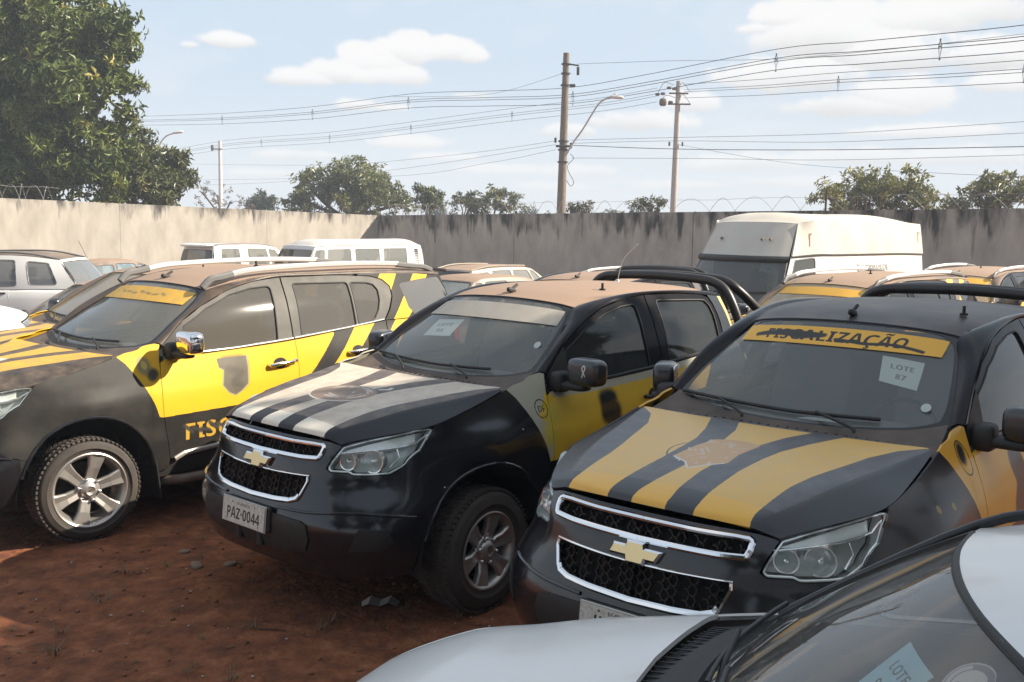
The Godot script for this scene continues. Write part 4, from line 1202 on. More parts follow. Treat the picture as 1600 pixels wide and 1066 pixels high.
		cut_cache[kind + "back"] = rb.mesh(); cut_cache[kind + "backglass"] = rg.mesh()
		for m in [1.0, -1.0]:
			var tl := MB.new()
			if kind == "pickup": panel(tl, S, S.uvs(V([-4.15,NA,1.18, -4.30,.81,1.18, -4.335,.7,1.18, -4.335,.7,.86, -4.30,.81,.86, -4.2,NA,.86])), m, {"off": .006})
			else: panel(tl, S, S.uvs(V([-3.62,NA,1.22, -3.80,.79,1.22, -3.88,.62,1.2, -3.88,.62,1.02, -3.80,.79,1.0, -3.7,NA,1.05])), m, {"off": .006})
			cut_cache[kind + "tail_lamp%d" % m] = tl.mesh()
	part("underbody", cut_cache[tk2], M.dark, root)
	part("tailgate", cut_cache[kind + "tailgate"], M.paint, root)
	part("rear_wall", cut_cache[kind + "back"], M.paint, root); part("rear_window", cut_cache[kind + "backglass"], M.glass_side, root)
	for m in [1.0, -1.0]: part("tail_lamp", cut_cache[kind + "tail_lamp%d" % m], M.red_lamp, root)
	# --- wheels
	var Rr: float = o.get("rim", .222)
	for z in [-.80, .80]:
		add_wheel(root, Vector3(-.01, .322, z), z < 0, .355, Rr, M, o.get("steer", 0.0))
		add_wheel(root, Vector3(rear_x, .322, z), z < 0, .355, Rr, M)
	# --- extras
	if kind == "pickup" and o.get("bars", true):
		if not cut_cache.has("hoops"):
			var t := MB.new()
			for q in [[-2.95, .765, 1.38, -2.98], [-3.13, .74, 1.42, -3.38]]:
				var x: float = q[0]
				var pts := []
				for m in [1.0, -1.0]:
					var leg := [P(q[3] - .04, .80, 1.20, m), P(q[3], q[1], q[2], m), P(lerpf(q[3], x, .55), .70, 1.55, m), P(x - .012, .63, 1.655, m), P(x, .55, 1.705, m), P(x, .42, 1.728, m)]
					if m < 0: leg.reverse()
					pts.append_array(leg)
					if m > 0: pts.append(P(x, .0, 1.742))
				tube(t, spline(pts, 5), 0.036, 12)
			for m in [1.0, -1.0]: box(t, Vector3(.40, .03, .12), xf(P(-3.15, .80, 1.215, m)), .01)
			cut_cache["hoops"] = t.mesh()
		part("sport_bar", cut_cache["hoops"], M.bar, root)
	if kind == "estate":
		if not cut_cache.has("rails"):
			for m in [1.0, -1.0]:
				var rl := MB.new(); var ft := MB.new()
				var top := [P(-1.39, .595, 1.737, m), P(-1.566, .60, 1.765, m), P(-1.881, .60, 1.780, m), P(-2.3, .597, 1.790, m), P(-2.8, .585, 1.789, m), P(-3.226, .57, 1.775, m)]
				rail_bar(rl, spline(shift(top, Vector3(0, -.012, 0)), 4), .021, .023)
				rail_bar(ft, spline([P(-1.13, .592, 1.628, m), P(-1.20, .597, 1.690, m), P(-1.29, .60, 1.706, m), P(-1.40, .595, 1.726, m)], 4), .024, .027)
				cut_cache["feet%d" % m] = ft.mesh(); ft = MB.new()
				rail_bar(ft, spline([P(-3.21, .57, 1.758, m), P(-3.40, .56, 1.740, m), P(-3.58, .548, 1.725, m), P(-3.70, .54, 1.690, m)], 4), .024, .025)
				cut_cache["rails%d" % m] = rl.mesh(); cut_cache["foot%d" % m] = ft.mesh()
			cut_cache["rails"] = true
		for m in [1.0, -1.0]:
			var ra := part("roof_rail", cut_cache["rails%d" % m], M.rail, root)
			part("rail_foot", cut_cache["feet%d" % m], M.rail_foot, ra); part("rail_foot", cut_cache["foot%d" % m], M.rail_foot, ra)
	return root

func open_loop(q: PackedVector2Array) -> PackedVector2Array:
	return q

func rail_bar(mb: MB, pts: PackedVector3Array, w: float, h: float) -> void:
	var prev := []
	for i in pts.size():
		var t := (pts[mini(i + 1, pts.size() - 1)] - pts[maxi(i - 1, 0)]).normalized()
		var s := t.cross(Vector3.UP).normalized(); var u := s.cross(t)
		var ring := []
		for k in 8:
			var a := TAU * k / 8 + PI / 8
			ring.append(pts[i] + s * clampf(cos(a) * 1.3, -1, 1) * w + u * clampf(sin(a) * 1.3, -1, 1) * h)
		if i > 0:
			for k in 8: mb.flat(prev[k], ring[k], ring[(k + 1) % 8], prev[(k + 1) % 8], (ring[k] + ring[(k + 1) % 8]) * .5 - pts[i])
		if i == 0 or i == pts.size() - 1:
			for k in range(1, 7): mb.tri(ring[0], ring[k], ring[k + 1], -t if i == 0 else t, -t if i == 0 else t, -t if i == 0 else t)
		prev = ring

# a sheet stuck to a net (behind or on the glass), given by four corner points
func sticker(called: String, net: Net, corners: Array, off: float, mtl: Material, parent: Node, m := 1.0) -> MeshInstance3D:
	var q := net.uvs(corners)
	var mb := MB.new()
	panel(mb, net, q, m, {"off": off, "fold": 0.0, "step": 0.04, "quad": q})
	return part(called, mb, mtl, parent)
# ------------------------------------------------------------------ colours and paint
const DUST := Color(.33, .225, .16)
const BLACK := Color(.010, .010, .013)
const YELLOW := Color(.74, .42, .014)
const AMBER := Color(.85, .46, .055)
var MB0 := {}     # materials every vehicle shares

func shared_looks() -> void:
	var grit := noise_tex(11, .02, [[0.0, Color(.55, .55, .55)], [1.0, Color(1, 1, 1)]], 512, 6)
	var tri := {"uv1_triplanar": true, "uv1_scale": Vector3(1.3, 1.3, 1.3)}
	var dusty := func(c: Color, d: float, rough: float, seed_: int, more := {}) -> StandardMaterial3D:
		var t := noise_tex(seed_, .011, [[0.0, c.lerp(DUST, d * .45)], [.45, c.lerp(DUST, d * .8)], [.62, c.lerp(DUST, d)], [1.0, c.lerp(DUST, minf(1.0, d * 1.35))]], 512, 6)
		var mm := mat(Color(1, 1, 1), rough, 0.0, {"albedo_texture": t, "uv1_triplanar": true, "uv1_scale": Vector3(.9, .9, .9), "roughness_texture": grit})
		for k in more: mm.set(k, more[k])
		return mm
	MB0 = {
		"paint": dusty.call(BLACK, .012, .22, 21, {"clearcoat_enabled": true, "clearcoat": .5, "clearcoat_roughness": .10}),
		"plastic": dusty.call(Color(.014, .014, .014), .035, .65, 22), "grille": dusty.call(Color(.012, .012, .012), .06, .5, 23),
		"dark": mat(Color(.012, .011, .010), .9), "dark_gloss": mat(Color(.012, .012, .014), .3),
		"chrome": mat(Color(.86, .86, .87), .10, 1.0, {"roughness_texture": grit}), "gold": mat(Color(.78, .62, .34), .32, 1.0),
		"lens": pane(Color(.80, .84, .80, .05), .03), "lamp_house": mat(Color(.42, .46, .43), .3, .4), "lamp_trim": mat(Color(.80, .84, .82), .18, .8),
		"lamp_signal": mat(Color(.80, .85, .80), .25, .2), "reflector": mat(Color(.88, .89, .88), .14, 1.0),
		"handle": mat(BLACK, .25), "frame": dusty.call(BLACK, .02, .2, 24, {"metallic_specular": .22}), "frame_rear": dusty.call(BLACK, .02, .2, 24),
		"glass_side": pane(Color(.030, .031, .030, .78), .05), "glass_tail": pane(Color(.035, .036, .04, .90), .06), "glass_front": pane(Color(.42, .44, .40, .22), .05),
		"seal": mat(Color(.014, .014, .014), .6), "belt": mat(Color(.02, .02, .02), .4), "frit": mat(Color(.02, .02, .02), .25),
		"cowl": dusty.call(Color(.03, .03, .03), .30, .8, 25), "inside": mat(Color(.075, .075, .07), .8), "seat": mat(Color(.17, .17, .165), .9),
		"red_lamp": mat(Color(.30, .012, .012), .12), "bar": dusty.call(Color(.016, .016, .017), .07, .42, 26), "rail": mat(Color(.72, .72, .70), .35, .6),
		"rail_foot": mat(Color(.16, .155, .15), .5), "step": dusty.call(Color(.03, .03, .03), .45, .7, 27), "moulding": mat(BLACK, .35),
		"tyre": dusty.call(Color(.026, .025, .024), .10, .9, 28), "rim": dusty.call(Color(.50, .49, .47), .22, .42, 29, {"metallic": .75}),
		"mirror": mat(BLACK, .16, 0.0, {"clearcoat_enabled": true}), "roof": dusty.call(DUST, 1.0, .85, 30, {"uv1_scale": Vector3(.5, .5, .5)}), "arch": dusty.call(BLACK, .02, .18, 31, {"metallic_specular": .32}),
		"paper": mat(Color(.50, .55, .52), .7), "hood": null, "side": null,
	}

const SIDE_O := Vector2(-4.45, 1.85)
func side_canvas(c: Color) -> Canvas:
	return Canvas.new(2048, 590, c, SIDE_O, Vector2(2048 / 5.55, -590 / 1.6))
func hood_canvas(c: Color) -> Canvas:
	return Canvas.new(1024, 796, c, Vector2(-.9, -.5), Vector2(1024 / 1.8, 796 / 1.4))
func xz(a: Array) -> Array:
	var o := []
	for i in range(0, a.size(), 2): o.append(Vector2(a[i], a[i + 1]))
	return o

const FENDER_LINE := [-.277, 1.28, -.277, 1.224, -.30, 1.185, -.345, 1.14, -.40, 1.05, -.45, .955, -.50, .845, -.53, .752]

# hood stripes in (l, x): between two border lines
func stripe(c: Canvas, a: Array, b: Array, col: Color) -> void:
	var q := xz(a); var r := xz(b); r.reverse(); q.append_array(r)
	c.poly(q, col)

const HS_OUT := [.44, .83, .432, .70, .437, .60, .445, .44, .47, .30, .505, .17, .565, -.06, .64, -.20, .77, -.31]
const HS_B2R := [.205, .83, .205, .74, .198, .65, .190, .40, .20, .20, .216, .06, .27, -.12, .345, -.30, .37, -.36]
const HS_B2L := [.082, .83, .078, .74, .068, .68, .050, .47, .062, .20, .085, .05, .130, -.16, .200, -.33, .215, -.37]
func mirrored(a: Array) -> Array:
	var o := a.duplicate()
	for i in range(0, a.size(), 2): o[i] = -a[i]
	return o

func hood_stripes(c: Canvas, col: Color, black: Color) -> void:
	stripe(c, mirrored(HS_OUT), HS_OUT, col)
	stripe(c, HS_B2L, HS_B2R, black)
	stripe(c, mirrored(HS_B2L), mirrored(HS_B2R), black)

func paper(text1: String, text2: String, seed_: int, blue := 0.0) -> StandardMaterial3D:
	var c := Canvas.new(256, 256, Color(.46, .53, .49).lerp(Color(.34, .62, .68), blue))
	c.im.blend_rect(dust_image(256, 256, Color(.5, .5, .46), .10, .16, seed_, .02), Rect2i(0, 0, 256, 256), Vector2i.ZERO)
	c.text(text1, Vector2(128, 88), 46, Color(.10, .11, .11)); c.text(text2, Vector2(128, 178), 46, Color(.10, .11, .11))
	return mat(Color(1, 1, 1), .75, 0.0, {"albedo_texture": c.tex()})

func looks_truck_white() -> Dictionary:
	var M := MB0.duplicate()
	var white := Color(.80, .73, .60)
	var h := hood_canvas(Color(.014, .014, .018))
	hood_stripes(h, white, Color(.02, .02, .024))
	var rg := RandomNumberGenerator.new(); rg.seed = 5
	# brown dust lies on the top of the bonnet; an emblem was wiped away in swirls
	h.im.blend_rect(dust_image(1024, 796, Color(.40, .295, .22), .46, .22, 3, .012), Rect2i(0, 0, 1024, 672), Vector2i.ZERO)
	h.disc(Vector2(-.02, .26), Vector2(.235, .165), Color(.27, .19, .14, 1))
	for i in 10:
		var a0 := rg.randf() * TAU; var r0 := rg.randf_range(.25, .85); var c := Vector2(-.02, .26); var e := Vector2(.235, .165) * r0
		h.spray([c + e * Vector2(cos(a0), sin(a0)), c + e * Vector2(cos(a0 + .4), sin(a0 + .4)), c + e * Vector2(cos(a0 + .9), sin(a0 + .9))], .010 + rg.randf() * .010, Color(.60, .56, .50, .55), .2, i)
	for i in 6: h.spray([Vector2(-.12 + i * .04, .14 + .05 * (i % 2)), Vector2(-.08 + i * .04, .30)], .014, Color(.20, .14, .105, .7), .2, 30 + i)
	h.ring(Vector2(-.02, .26), Vector2(.25, .18), .012, Color(.62, .58, .51), 0.3, 3.4)
	h.spray([Vector2(.12, .10), Vector2(.17, .07), Vector2(.15, .03)], .022, Color(.68, .66, .60, .8), .4, 9)
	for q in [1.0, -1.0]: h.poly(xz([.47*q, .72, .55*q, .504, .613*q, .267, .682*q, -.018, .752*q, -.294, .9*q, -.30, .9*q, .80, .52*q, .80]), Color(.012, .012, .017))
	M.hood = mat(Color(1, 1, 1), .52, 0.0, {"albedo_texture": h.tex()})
	var s := side_canvas(BLACK)
	var f := xz(FENDER_LINE); f.append_array(xz([-.60, .752, -1.94, .775, -2.2, .985, -2.45, 1.30, -.60, 1.30]))
	s.poly(f, AMBER.lerp(Color(.62, .46, .03), .6))
	var pale := xz(FENDER_LINE); pale.append_array(xz([-.56, .80, -.575, .95, -.48, 1.02, -.60, 1.16, -.66, 1.11, -1.0, 1.113, -1.4, 1.134, -1.77, 1.156, -2.35, 1.206, -2.45, 1.30, -.6, 1.30]))
	s.poly(pale, Color(.46, .44, .35))
	s.spray([Vector2(-.53, .88), Vector2(-.60, 1.06), Vector2(-.60, 1.12)], .10, Color(.60, .48, .05, .8), .1, 3)
	s.ring(Vector2(-.515, 1.062), Vector2(.050, .054), .005, Color(.02, .02, .02))
	s.text("DF", Vector2(-.515, 1.062), .036, Color(.02, .02, .02), false, Vector2(-1, 0))
	s.spray([Vector2(-1.08, 1.06), Vector2(-1.16, 1.06), Vector2(-1.12, 1.0), Vector2(-1.18, .99), Vector2(-1.17, .93), Vector2(-1.08, .95), Vector2(-1.09, 1.03), Vector2(-1.14, .97)], .078, Color(.015, .015, .015, .9), .35, 7)
	s.poly(xz([-2.86, 1.1, -2.80, 1.55, -2.76, 1.68, -2.70, 1.68, -2.80, 1.22]), Color(.62, .55, .20))
	s.im.blend_rect(dust_image(2048, 590, DUST, .05, .10, 4, .01), Rect2i(0, 0, 2048, 590), Vector2i.ZERO)
	for q in [Vector2(.30, .74), Vector2(.28, .735), Vector2(-.32, .97)]: s.disc(q, Vector2(.005, .005), Color(.6, .6, .6))
	M.side = mat(Color(1, 1, 1), .22, 0.0, {"albedo_texture": s.tex(), "clearcoat_enabled": true, "clearcoat": .5, "clearcoat_roughness": .08})
	return M

func looks_truck_amber() -> Dictionary:
	var M := MB0.duplicate()
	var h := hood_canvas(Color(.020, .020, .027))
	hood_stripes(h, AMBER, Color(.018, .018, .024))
	h.im.blend_rect(dust_image(1024, 796, Color(.50, .42, .37), .20, .14, 13, .012), Rect2i(0, 0, 1024, 660), Vector2i.ZERO)  # dust film, made paler and thicker to paint in a reflected sky haze
	var rg := RandomNumberGenerator.new(); rg.seed = 8
	# ghost of a peeled shield and the ring round it
	h.ring(Vector2(-.02, .24), Vector2(.215, .20), .007, Color(.018, .018, .022), 2.5, 3.6); h.ring(Vector2(-.02, .24), Vector2(.215, .20), .007, Color(.018, .018, .022), -.2, 1.15)
	h.poly(xz([-.13, .04, -.06, .0, .03, .0, .10, .03, .085, .20, .10, .33, .03, .40, -.02, .47, -.07, .40, -.16, .36, -.15, .16]), Color(.60, .33, .12, .55))
	for i in 26:
		var p := Vector2(-.14 + rg.randf() * .21, .05 + rg.randf() * .36)
		h.spray([p, p + Vector2(rg.randf() - .5, rg.randf() - .5) * .08], .006 + rg.randf() * .008, Color(.62, .45, .30, .7), .6, i)
	h.spray([Vector2(-.15, .36), Vector2(-.07, .40), Vector2(-.02, .465), Vector2(.03, .40), Vector2(.09, .34)], .008, Color(.66, .60, .56, .8), .6, 40)
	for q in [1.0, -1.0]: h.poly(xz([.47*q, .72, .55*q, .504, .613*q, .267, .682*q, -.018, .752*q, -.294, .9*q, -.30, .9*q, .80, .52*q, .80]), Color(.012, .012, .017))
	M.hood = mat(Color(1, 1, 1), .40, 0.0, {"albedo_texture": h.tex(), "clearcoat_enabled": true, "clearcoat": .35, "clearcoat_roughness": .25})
	var s := side_canvas(BLACK)
	var f := xz(FENDER_LINE); f.append_array(xz([-.60, .752, -1.94, .775, -2.2, .985, -2.45, 1.30, -.60, 1.30]))
	s.poly(f, AMBER.lerp(Color(.55, .28, .02), .35))
	s.ring(Vector2(-.50, 1.135), Vector2(.055, .075), .006, Color(.03, .025, .02))
	s.spray([Vector2(-.50, 1.17), Vector2(-.48, 1.12)], .045, Color(.02, .02, .02, .95), .4, 4)
	s.spray([Vector2(-1.05, 1.05), Vector2(-1.10, .95), Vector2(-1.05, .85), Vector2(-1.14, .80)], .10, Color(.02, .02, .025, .95), .75, 6)
	for q in [Vector2(-.05, 1.0), Vector2(-.20, .985)]: s.disc(q, Vector2(.018, .016), Color(.25, .16, .02))
	s.poly(xz([.16, .86, .14, .86, .09, .78, .12, .78]), Color(.40, .27, .03))
	s.im.blend_rect(dust_image(2048, 590, Color(.34, .28, .24), .04, .08, 14, .01), Rect2i(0, 0, 2048, 590), Vector2i.ZERO)
	M.side = mat(Color(1, 1, 1), .38, 0.0, {"albedo_texture": s.tex(), "clearcoat_enabled": true, "clearcoat": .25, "clearcoat_roughness": .1, "metallic_specular": .35})
	var t := noise_tex(33, .011, [[0.0, BLACK.lerp(DUST, .06)], [.5, BLACK.lerp(DUST, .16)], [1.0, BLACK.lerp(DUST, .42)]], 512, 6)
	M.roof = mat(Color(1, 1, 1), .42, 0.0, {"albedo_texture": t, "uv1_triplanar": true, "uv1_scale": Vector3(.5, .5, .5)})
	M.glass_front = pane(Color(.43, .46, .43, .21), .05)
	return M

func looks_estate() -> Dictionary:
	var M := MB0.duplicate()
	var matte := Color(.016, .0145, .0135)
	var h := hood_canvas(matte)
	hood_stripes(h, YELLOW.lerp(AMBER, .4), Color(.04, .035, .03))
	h.im.blend_rect(dust_image(1024, 796, DUST, .36, .26, 43, .012), Rect2i(0, 0, 1024, 660), Vector2i.ZERO)
	h.spray([Vector2(-.1, .25), Vector2(.05, .18), Vector2(.08, .32), Vector2(-.05, .36)], .08, Color(.62, .58, .52, .8), .5, 2)
	M.hood = mat(Color(1, 1, 1), .6, 0.0, {"albedo_texture": h.tex()})
	var s := side_canvas(matte)
	var f := xz(FENDER_LINE); f.append_array(xz([-.56, .746, -1.2, .758, -1.72, .775, -1.949, .974, -2.181, 1.212, -2.2, 1.30, -.60, 1.30]))
	s.poly(f, YELLOW)
	s.poly(xz([-1.72, .775, -1.93, .785, -2.155, .985, -2.409, 1.233, -2.77, 1.548, -2.978, 1.728, -3.03, 1.80, -3.25, 1.80, -3.182, 1.722, -2.96, 1.505, -2.681, 1.279, -2.371, 1.005, -2.15, .80]), matte)
	s.poly(xz([-1.93, .785, -2.155, .985, -2.409, 1.233, -2.77, 1.548, -2.978, 1.728, -3.03, 1.80, -3.25, 1.80, -3.182, 1.722, -2.96, 1.505, -2.681, 1.279, -2.371, 1.005, -2.15, .80]), YELLOW)
	s.poly(xz([-2.45, .82, -2.60, .985, -2.794, 1.162, -3.12, 1.465, -3.411, 1.707, -3.48, 1.80, -3.70, 1.80, -3.627, 1.697, -3.196, 1.34, -3.044, 1.231, -2.80, .985, -2.65, .82]), YELLOW)
	# painted-over badge on the door, with its rim still showing
	var shield := xz([-1.045, 1.118, -1.30, 1.122, -1.302, 1.05, -1.285, .91, -1.22, .86, -1.165, .835, -1.11, .86, -1.06, .92, -1.085, 1.03, -1.05, 1.05])
	s.spray([Vector2(-1.10, 1.08), Vector2(-1.26, 1.08), Vector2(-1.24, .93), Vector2(-1.13, .93), Vector2(-1.17, 1.02), Vector2(-1.17, .88)], .075, Color(.09, .078, .06, .8), .3, 12)
	s.poly(shield, Color(.12, .105, .082)); 
	s.spray([Vector2(-1.12, 1.04), Vector2(-1.24, 1.0), Vector2(-1.15, .93), Vector2(-1.24, .90)], .05, Color(.085, .075, .06, .6), .2, 13)
	for i in shield.size() - 2:
		var a: Vector2 = shield[i + 1]; var b: Vector2 = shield[(i + 2) % shield.size()]; var nn := (b - a).orthogonal().normalized() * .005
		s.poly([a - nn, b - nn, b + nn, a + nn], Color(.30, .26, .18))
	s.spray([Vector2(-.47, 1.13), Vector2(-.47, 1.07)], .075, Color(.24, .20, .11, .85), .5, 14)
	s.spray([Vector2(-.53, 1.06), Vector2(-.49, 1.02)], .055, Color(.04, .035, .03, .95), .4, 15)
	s.disc(Vector2(-.475, 1.12), Vector2(.022, .03), Color(.55, .42, .10))
	s.text("FISCALIZAÇÃO", Vector2(-1.385, .612), .118, Color(.50, .30, .035), true, Vector2(-1, 0), 1.0, 1.30)
	s.poly(xz([-.768, .632, -.845, .632, -.845, .535, -.768, .535]), matte)
	for i in 9: s.spray([Vector2(-.72 - i * .07, .66 - .02 * (i % 3)), Vector2(-.80 - i * .07, .60)], .022, Color(.045, .04, .035, .8), .3, 20 + i)
	s.im.blend_rect(dust_image(2048, 590, Color(.36, .30, .22), .045, .10, 44, .012), Rect2i(0, 0, 2048, 590), Vector2i.ZERO)
	s.poly(xz([.27, .735, .20, .765, .14, .72, .20, .665]), Color(.17, .155, .13))
	M.side = mat(Color(1, 1, 1), .55, 0.0, {"albedo_texture": s.tex(), "metallic_specular": .35})
	M.frame_rear = M.frame; 
	M.belt = mat(Color(.62, .62, .61), .25, .9); M.handle = M.chrome; M.mirror = M.chrome; M.moulding = mat(Color(.45, .42, .38), .4, .5)
	M.glass_side = pane(Color(.115, .105, .092, .80), .07); M.glass_tail = pane(Color(.14, .14, .14, .88), .10)
	M.glass_front = pane(Color(.30, .285, .235, .42), .06)
	var t := noise_tex(45, .011, [[0.0, matte.lerp(DUST, .08)], [.5, matte.lerp(DUST, .2)], [1.0, matte.lerp(DUST, .5)]], 512, 6)
	M.arch = mat(Color(1, 1, 1), .5, 0.0, {"albedo_texture": t, "uv1_triplanar": true, "uv1_scale": Vector3(.9, .9, .9)})
	M.frame = mat(Color(1, 1, 1), .6, 0.0, {"albedo_texture": noise_tex(46, .01, [[0.0, Color(.045, .040, .034)], [.5, Color(.07, .062, .052)], [1.0, Color(.11, .097, .08)]], 512, 6), "uv1_triplanar": true})
	M.frame_rear = M.frame
	return M

func heroes() -> void:
	# black pick-up with white bonnet stripes
	var Mw := looks_truck_white()
	var a := make_vehicle("pickup", "pickup_truck", "black pickup truck with dusty white striped bonnet and front plate PAZ-0044", Mw, {"steer": 0.05})
	place(a, -.8077, 6.2555, -2.3077)
	front_plate(a, "PAZ·0044")
	var band := Canvas.new(512, 64, Color(.46, .42, .36))
	band.im.blend_rect(dust_image(512, 64, Color(.38, .32, .26), .25, .3, 50, .02), Rect2i(0, 0, 512, 64), Vector2i.ZERO)
	sticker("sun_band", netW, V([-1.10,-.56,1.60, -1.10,.56,1.60, -.985,.585,1.495, -.985,-.585,1.495]), .002, mat(Color(1, 1, 1), .6, 0.0, {"albedo_texture": band.tex()}), a)
	sticker("lot_paper", netW, V([-.885,-.41,1.49, -.885,-.14,1.49, -.735,-.14,1.39, -.735,-.41,1.39]), -.010, paper("LOTE", "85", 51), a)
	var dot := MB.new(); lathe(dot, [Vector2(.0001, .002), Vector2(.026, .002), Vector2(.026, -.002)], 20, Transform3D(Basis(Vector3(0, 0, 1), -.85), P(-.795, .585, 1.395)))
	part("inspection_sticker", dot, MB0.paper, a)
	var ae := MB.new(); tube(ae, spline([P(-2.55, -.098, 1.70), P(-2.55, -.075, 1.80), P(-2.55, -.035, 1.89), P(-2.55, .09, 2.0)], 5), .0035, 6)
	lathe(ae, [Vector2(.0001, .02), Vector2(.012, .018), Vector2(.018, .0)], 12, xf(P(-2.55, -.1, 1.70)))
	part("aerial", ae, mat(Color(.55, .55, .55), .3, .8), a)
	ribbon(a)
	# black pick-up with amber bonnet stripes
	var Ma := looks_truck_amber()
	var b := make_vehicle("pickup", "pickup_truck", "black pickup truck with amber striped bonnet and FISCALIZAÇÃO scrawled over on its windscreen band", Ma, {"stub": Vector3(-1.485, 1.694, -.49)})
	place(b, 1.08, 4.7074, -2.2787)
	front_plate(b, "JJE·3687")
	var fb := Canvas.new(1024, 96, AMBER)
	fb.text("FISCALIZAÇÃO", Vector2(500, 50), 56, Color(.03, .028, .025), true, Vector2(1, 0), 1.15)
	for i in 5: fb.spray([Vector2(130 + i * 30, 60 - 6 * i), Vector2(300 + 20 * i, 34 + 7 * i), Vector2(420 + i * 14, 44)], 16, Color(.03, .028, .025, .9), .4, 60 + i)
	fb.spray([Vector2(520, 62), Vector2(640, 72), Vector2(760, 62), Vector2(860, 76), Vector2(905, 84)], 10, Color(.03, .028, .025, .95), .4, 70)
	sticker("sun_band", netW, V([-1.105,-.55,1.59, -1.105,.548,1.59, -.985,.548,1.515, -.985,-.55,1.515]), .002, mat(Color(1, 1, 1), .5, 0.0, {"albedo_texture": fb.tex()}), b)
	sticker("lot_paper", netW, V([-.905,.285,1.517, -.925,.49,1.497, -.755,.515,1.380, -.752,.328,1.410]), -.010, paper("LOTE", "87", 52), b)
	var dot2 := MB.new(); lathe(dot2, [Vector2(.0001, .002), Vector2(.024, .002), Vector2(.024, -.002)], 20, Transform3D(Basis(Vector3(0, 0, 1), -.85), P(-.66, .596, 1.312)))
	part("inspection_sticker", dot2, MB0.paper, b)
	var doc := Canvas.new(64, 64, Color(.62, .64, .60))
	var dm := MB.new(); box(dm, Vector3(.20, .003, .26), xf(P(-.66, .12, 1.188), .1, 0, .12), .001); part("papers_on_dashboard", dm, MB0.paper, b)
	# yellow and black estate
	var Me := looks_estate()
	var c := make_vehicle("estate", "estate_car", "yellow and black estate with chrome mirror and part-erased FISC lettering on its front door", Me, {"rim": .255, "steer": -0.12, "both_mirrors": false})
	place(c, -3.556, 7.4258, -2.2587)
	var sb := Canvas.new(512, 64, YELLOW.lerp(AMBER, .6))
	for i in 7: sb.spray([Vector2(150 + i * 34, 26 + 5 * (i % 3)), Vector2(176 + i * 34, 36 - 4 * (i % 2))], 9, Color(.16, .11, .05, .5), .1, 80 + i)
	sb.im.blend_rect(dust_image(512, 64, Color(.44, .32, .2), .25, .3, 50, .02), Rect2i(0, 0, 512, 64), Vector2i.ZERO)
	sticker("sun_band", netW, V([-1.105,-.55,1.59, -1.105,.548,1.59, -.975,.56,1.50, -.975,-.56,1.50]), .002, mat(Color(1, 1, 1), .5, 0.0, {"albedo_texture": sb.tex()}), c)

# puts a vehicle so that its front axle stands at ground point (right, depth) heading so
var ground_drop := 0.0
func place(o: Node3D, right: float, depth: float, heading: float, drop := 0.0) -> void:
	o.position = Vector3(right, -drop, -depth)
	o.rotation.y = heading

func front_plate(root: Node3D, text: String) -> void:
	var c := Canvas.new(512, 170, Color(.66, .64, .58))
	c.im.blend_rect(dust_image(512, 170, Color(.30, .22, .15), .12, .42, 90, .03), Rect2i(0, 0, 512, 170), Vector2i.ZERO)
	c.text("DF-BRASILIA", Vector2(256, 26), 19, Color(.05, .05, .05), true)
	c.text(text, Vector2(256, 98), 78, Color(.025, .025, .025), true, Vector2(1, 0), .88)
	for q in [Vector2(120, 22), Vector2(392, 22), Vector2(60, 150), Vector2(440, 150)]: c.disc(q, Vector2(7, 7), Color(.08, .05, .03))
	c.ring(Vector2(256, 85), Vector2(500, 500), 0.0, Color(0, 0, 0))
	var mb := MB.new()
	var at := Vector3(.975, .555, 0); var r := Vector3(0, 0, 1) * -1.0
	var w := .20; var h := .066; var tilt := Vector3(-.10, 1, 0).normalized() * h; var d := Vector3(.006, 0, 0)
	mb.flat(at + Vector3(0, 0, w) + tilt + d, at + Vector3(0, 0, -w) + tilt + d, at + Vector3(0, 0, -w) - tilt + d, at + Vector3(0, 0, w) - tilt + d, Vector3.RIGHT, Vector2(0, 0), Vector2(1, 0), Vector2(1, 1), Vector2(0, 1))
	var bk := MB.new(); box(bk, Vector3(.006, h * 2 + .012, w * 2 + .012), xf(at + Vector3(-.001, 0, 0), 0, 0, .10), .003)
	var p := part("number_plate", mb, mat(Color(1, 1, 1), .5, 0.0, {"albedo_texture": c.tex()}), root)
	part("plate_frame", bk, mat(Color(.55, .53, .48), .45, .5), p)

func ribbon(root: Node3D) -> void:
	# small looped ribbon printed on the mirror shell
	var mb := MB.new()
	var c := P(-.6325, 1.085, 1.292); var u := Vector3.UP; var r := Vector3(.10, 0, 1).normalized() * -1.0
	var line := [Vector2(-.014, -.036), Vector2(-.004, -.012), Vector2(.009, .014), Vector2(.010, .028), Vector2(0, .038), Vector2(-.010, .028), Vector2(-.009, .014), Vector2(.004, -.012), Vector2(.014, -.036)]
	for i in line.size() - 1:
		var a: Vector2 = line[i]; var b: Vector2 = line[i + 1]; var n := (b - a).orthogonal().normalized() * .0038
		var w := func(p: Vector2) -> Vector3: return c + r * p.x + u * p.y + Vector3(.004 - 14.0 * p.y * p.y * .3, 0, 0)
		mb.flat(w.call(a - n), w.call(b - n), w.call(b + n), w.call(a + n), Vector3.RIGHT)
	part("ribbon_mark", mb, mat(Color(.7, .68, .62), .5), root)
# ------------------------------------------------------------------ the other vehicles: a general builder
func lerp_list(xs: Array, ys: Array, x: float) -> float:
	# xs fall from nose (0) to tail
	if x >= xs[0]: return ys[0]
	for i in xs.size() - 1:
		if x <= xs[i] and x >= xs[i + 1]: return lerpf(ys[i], ys[i + 1], (xs[i] - x) / maxf(1e-6, xs[i] - xs[i + 1]))
	return ys[ys.size() - 1]

var last := {}
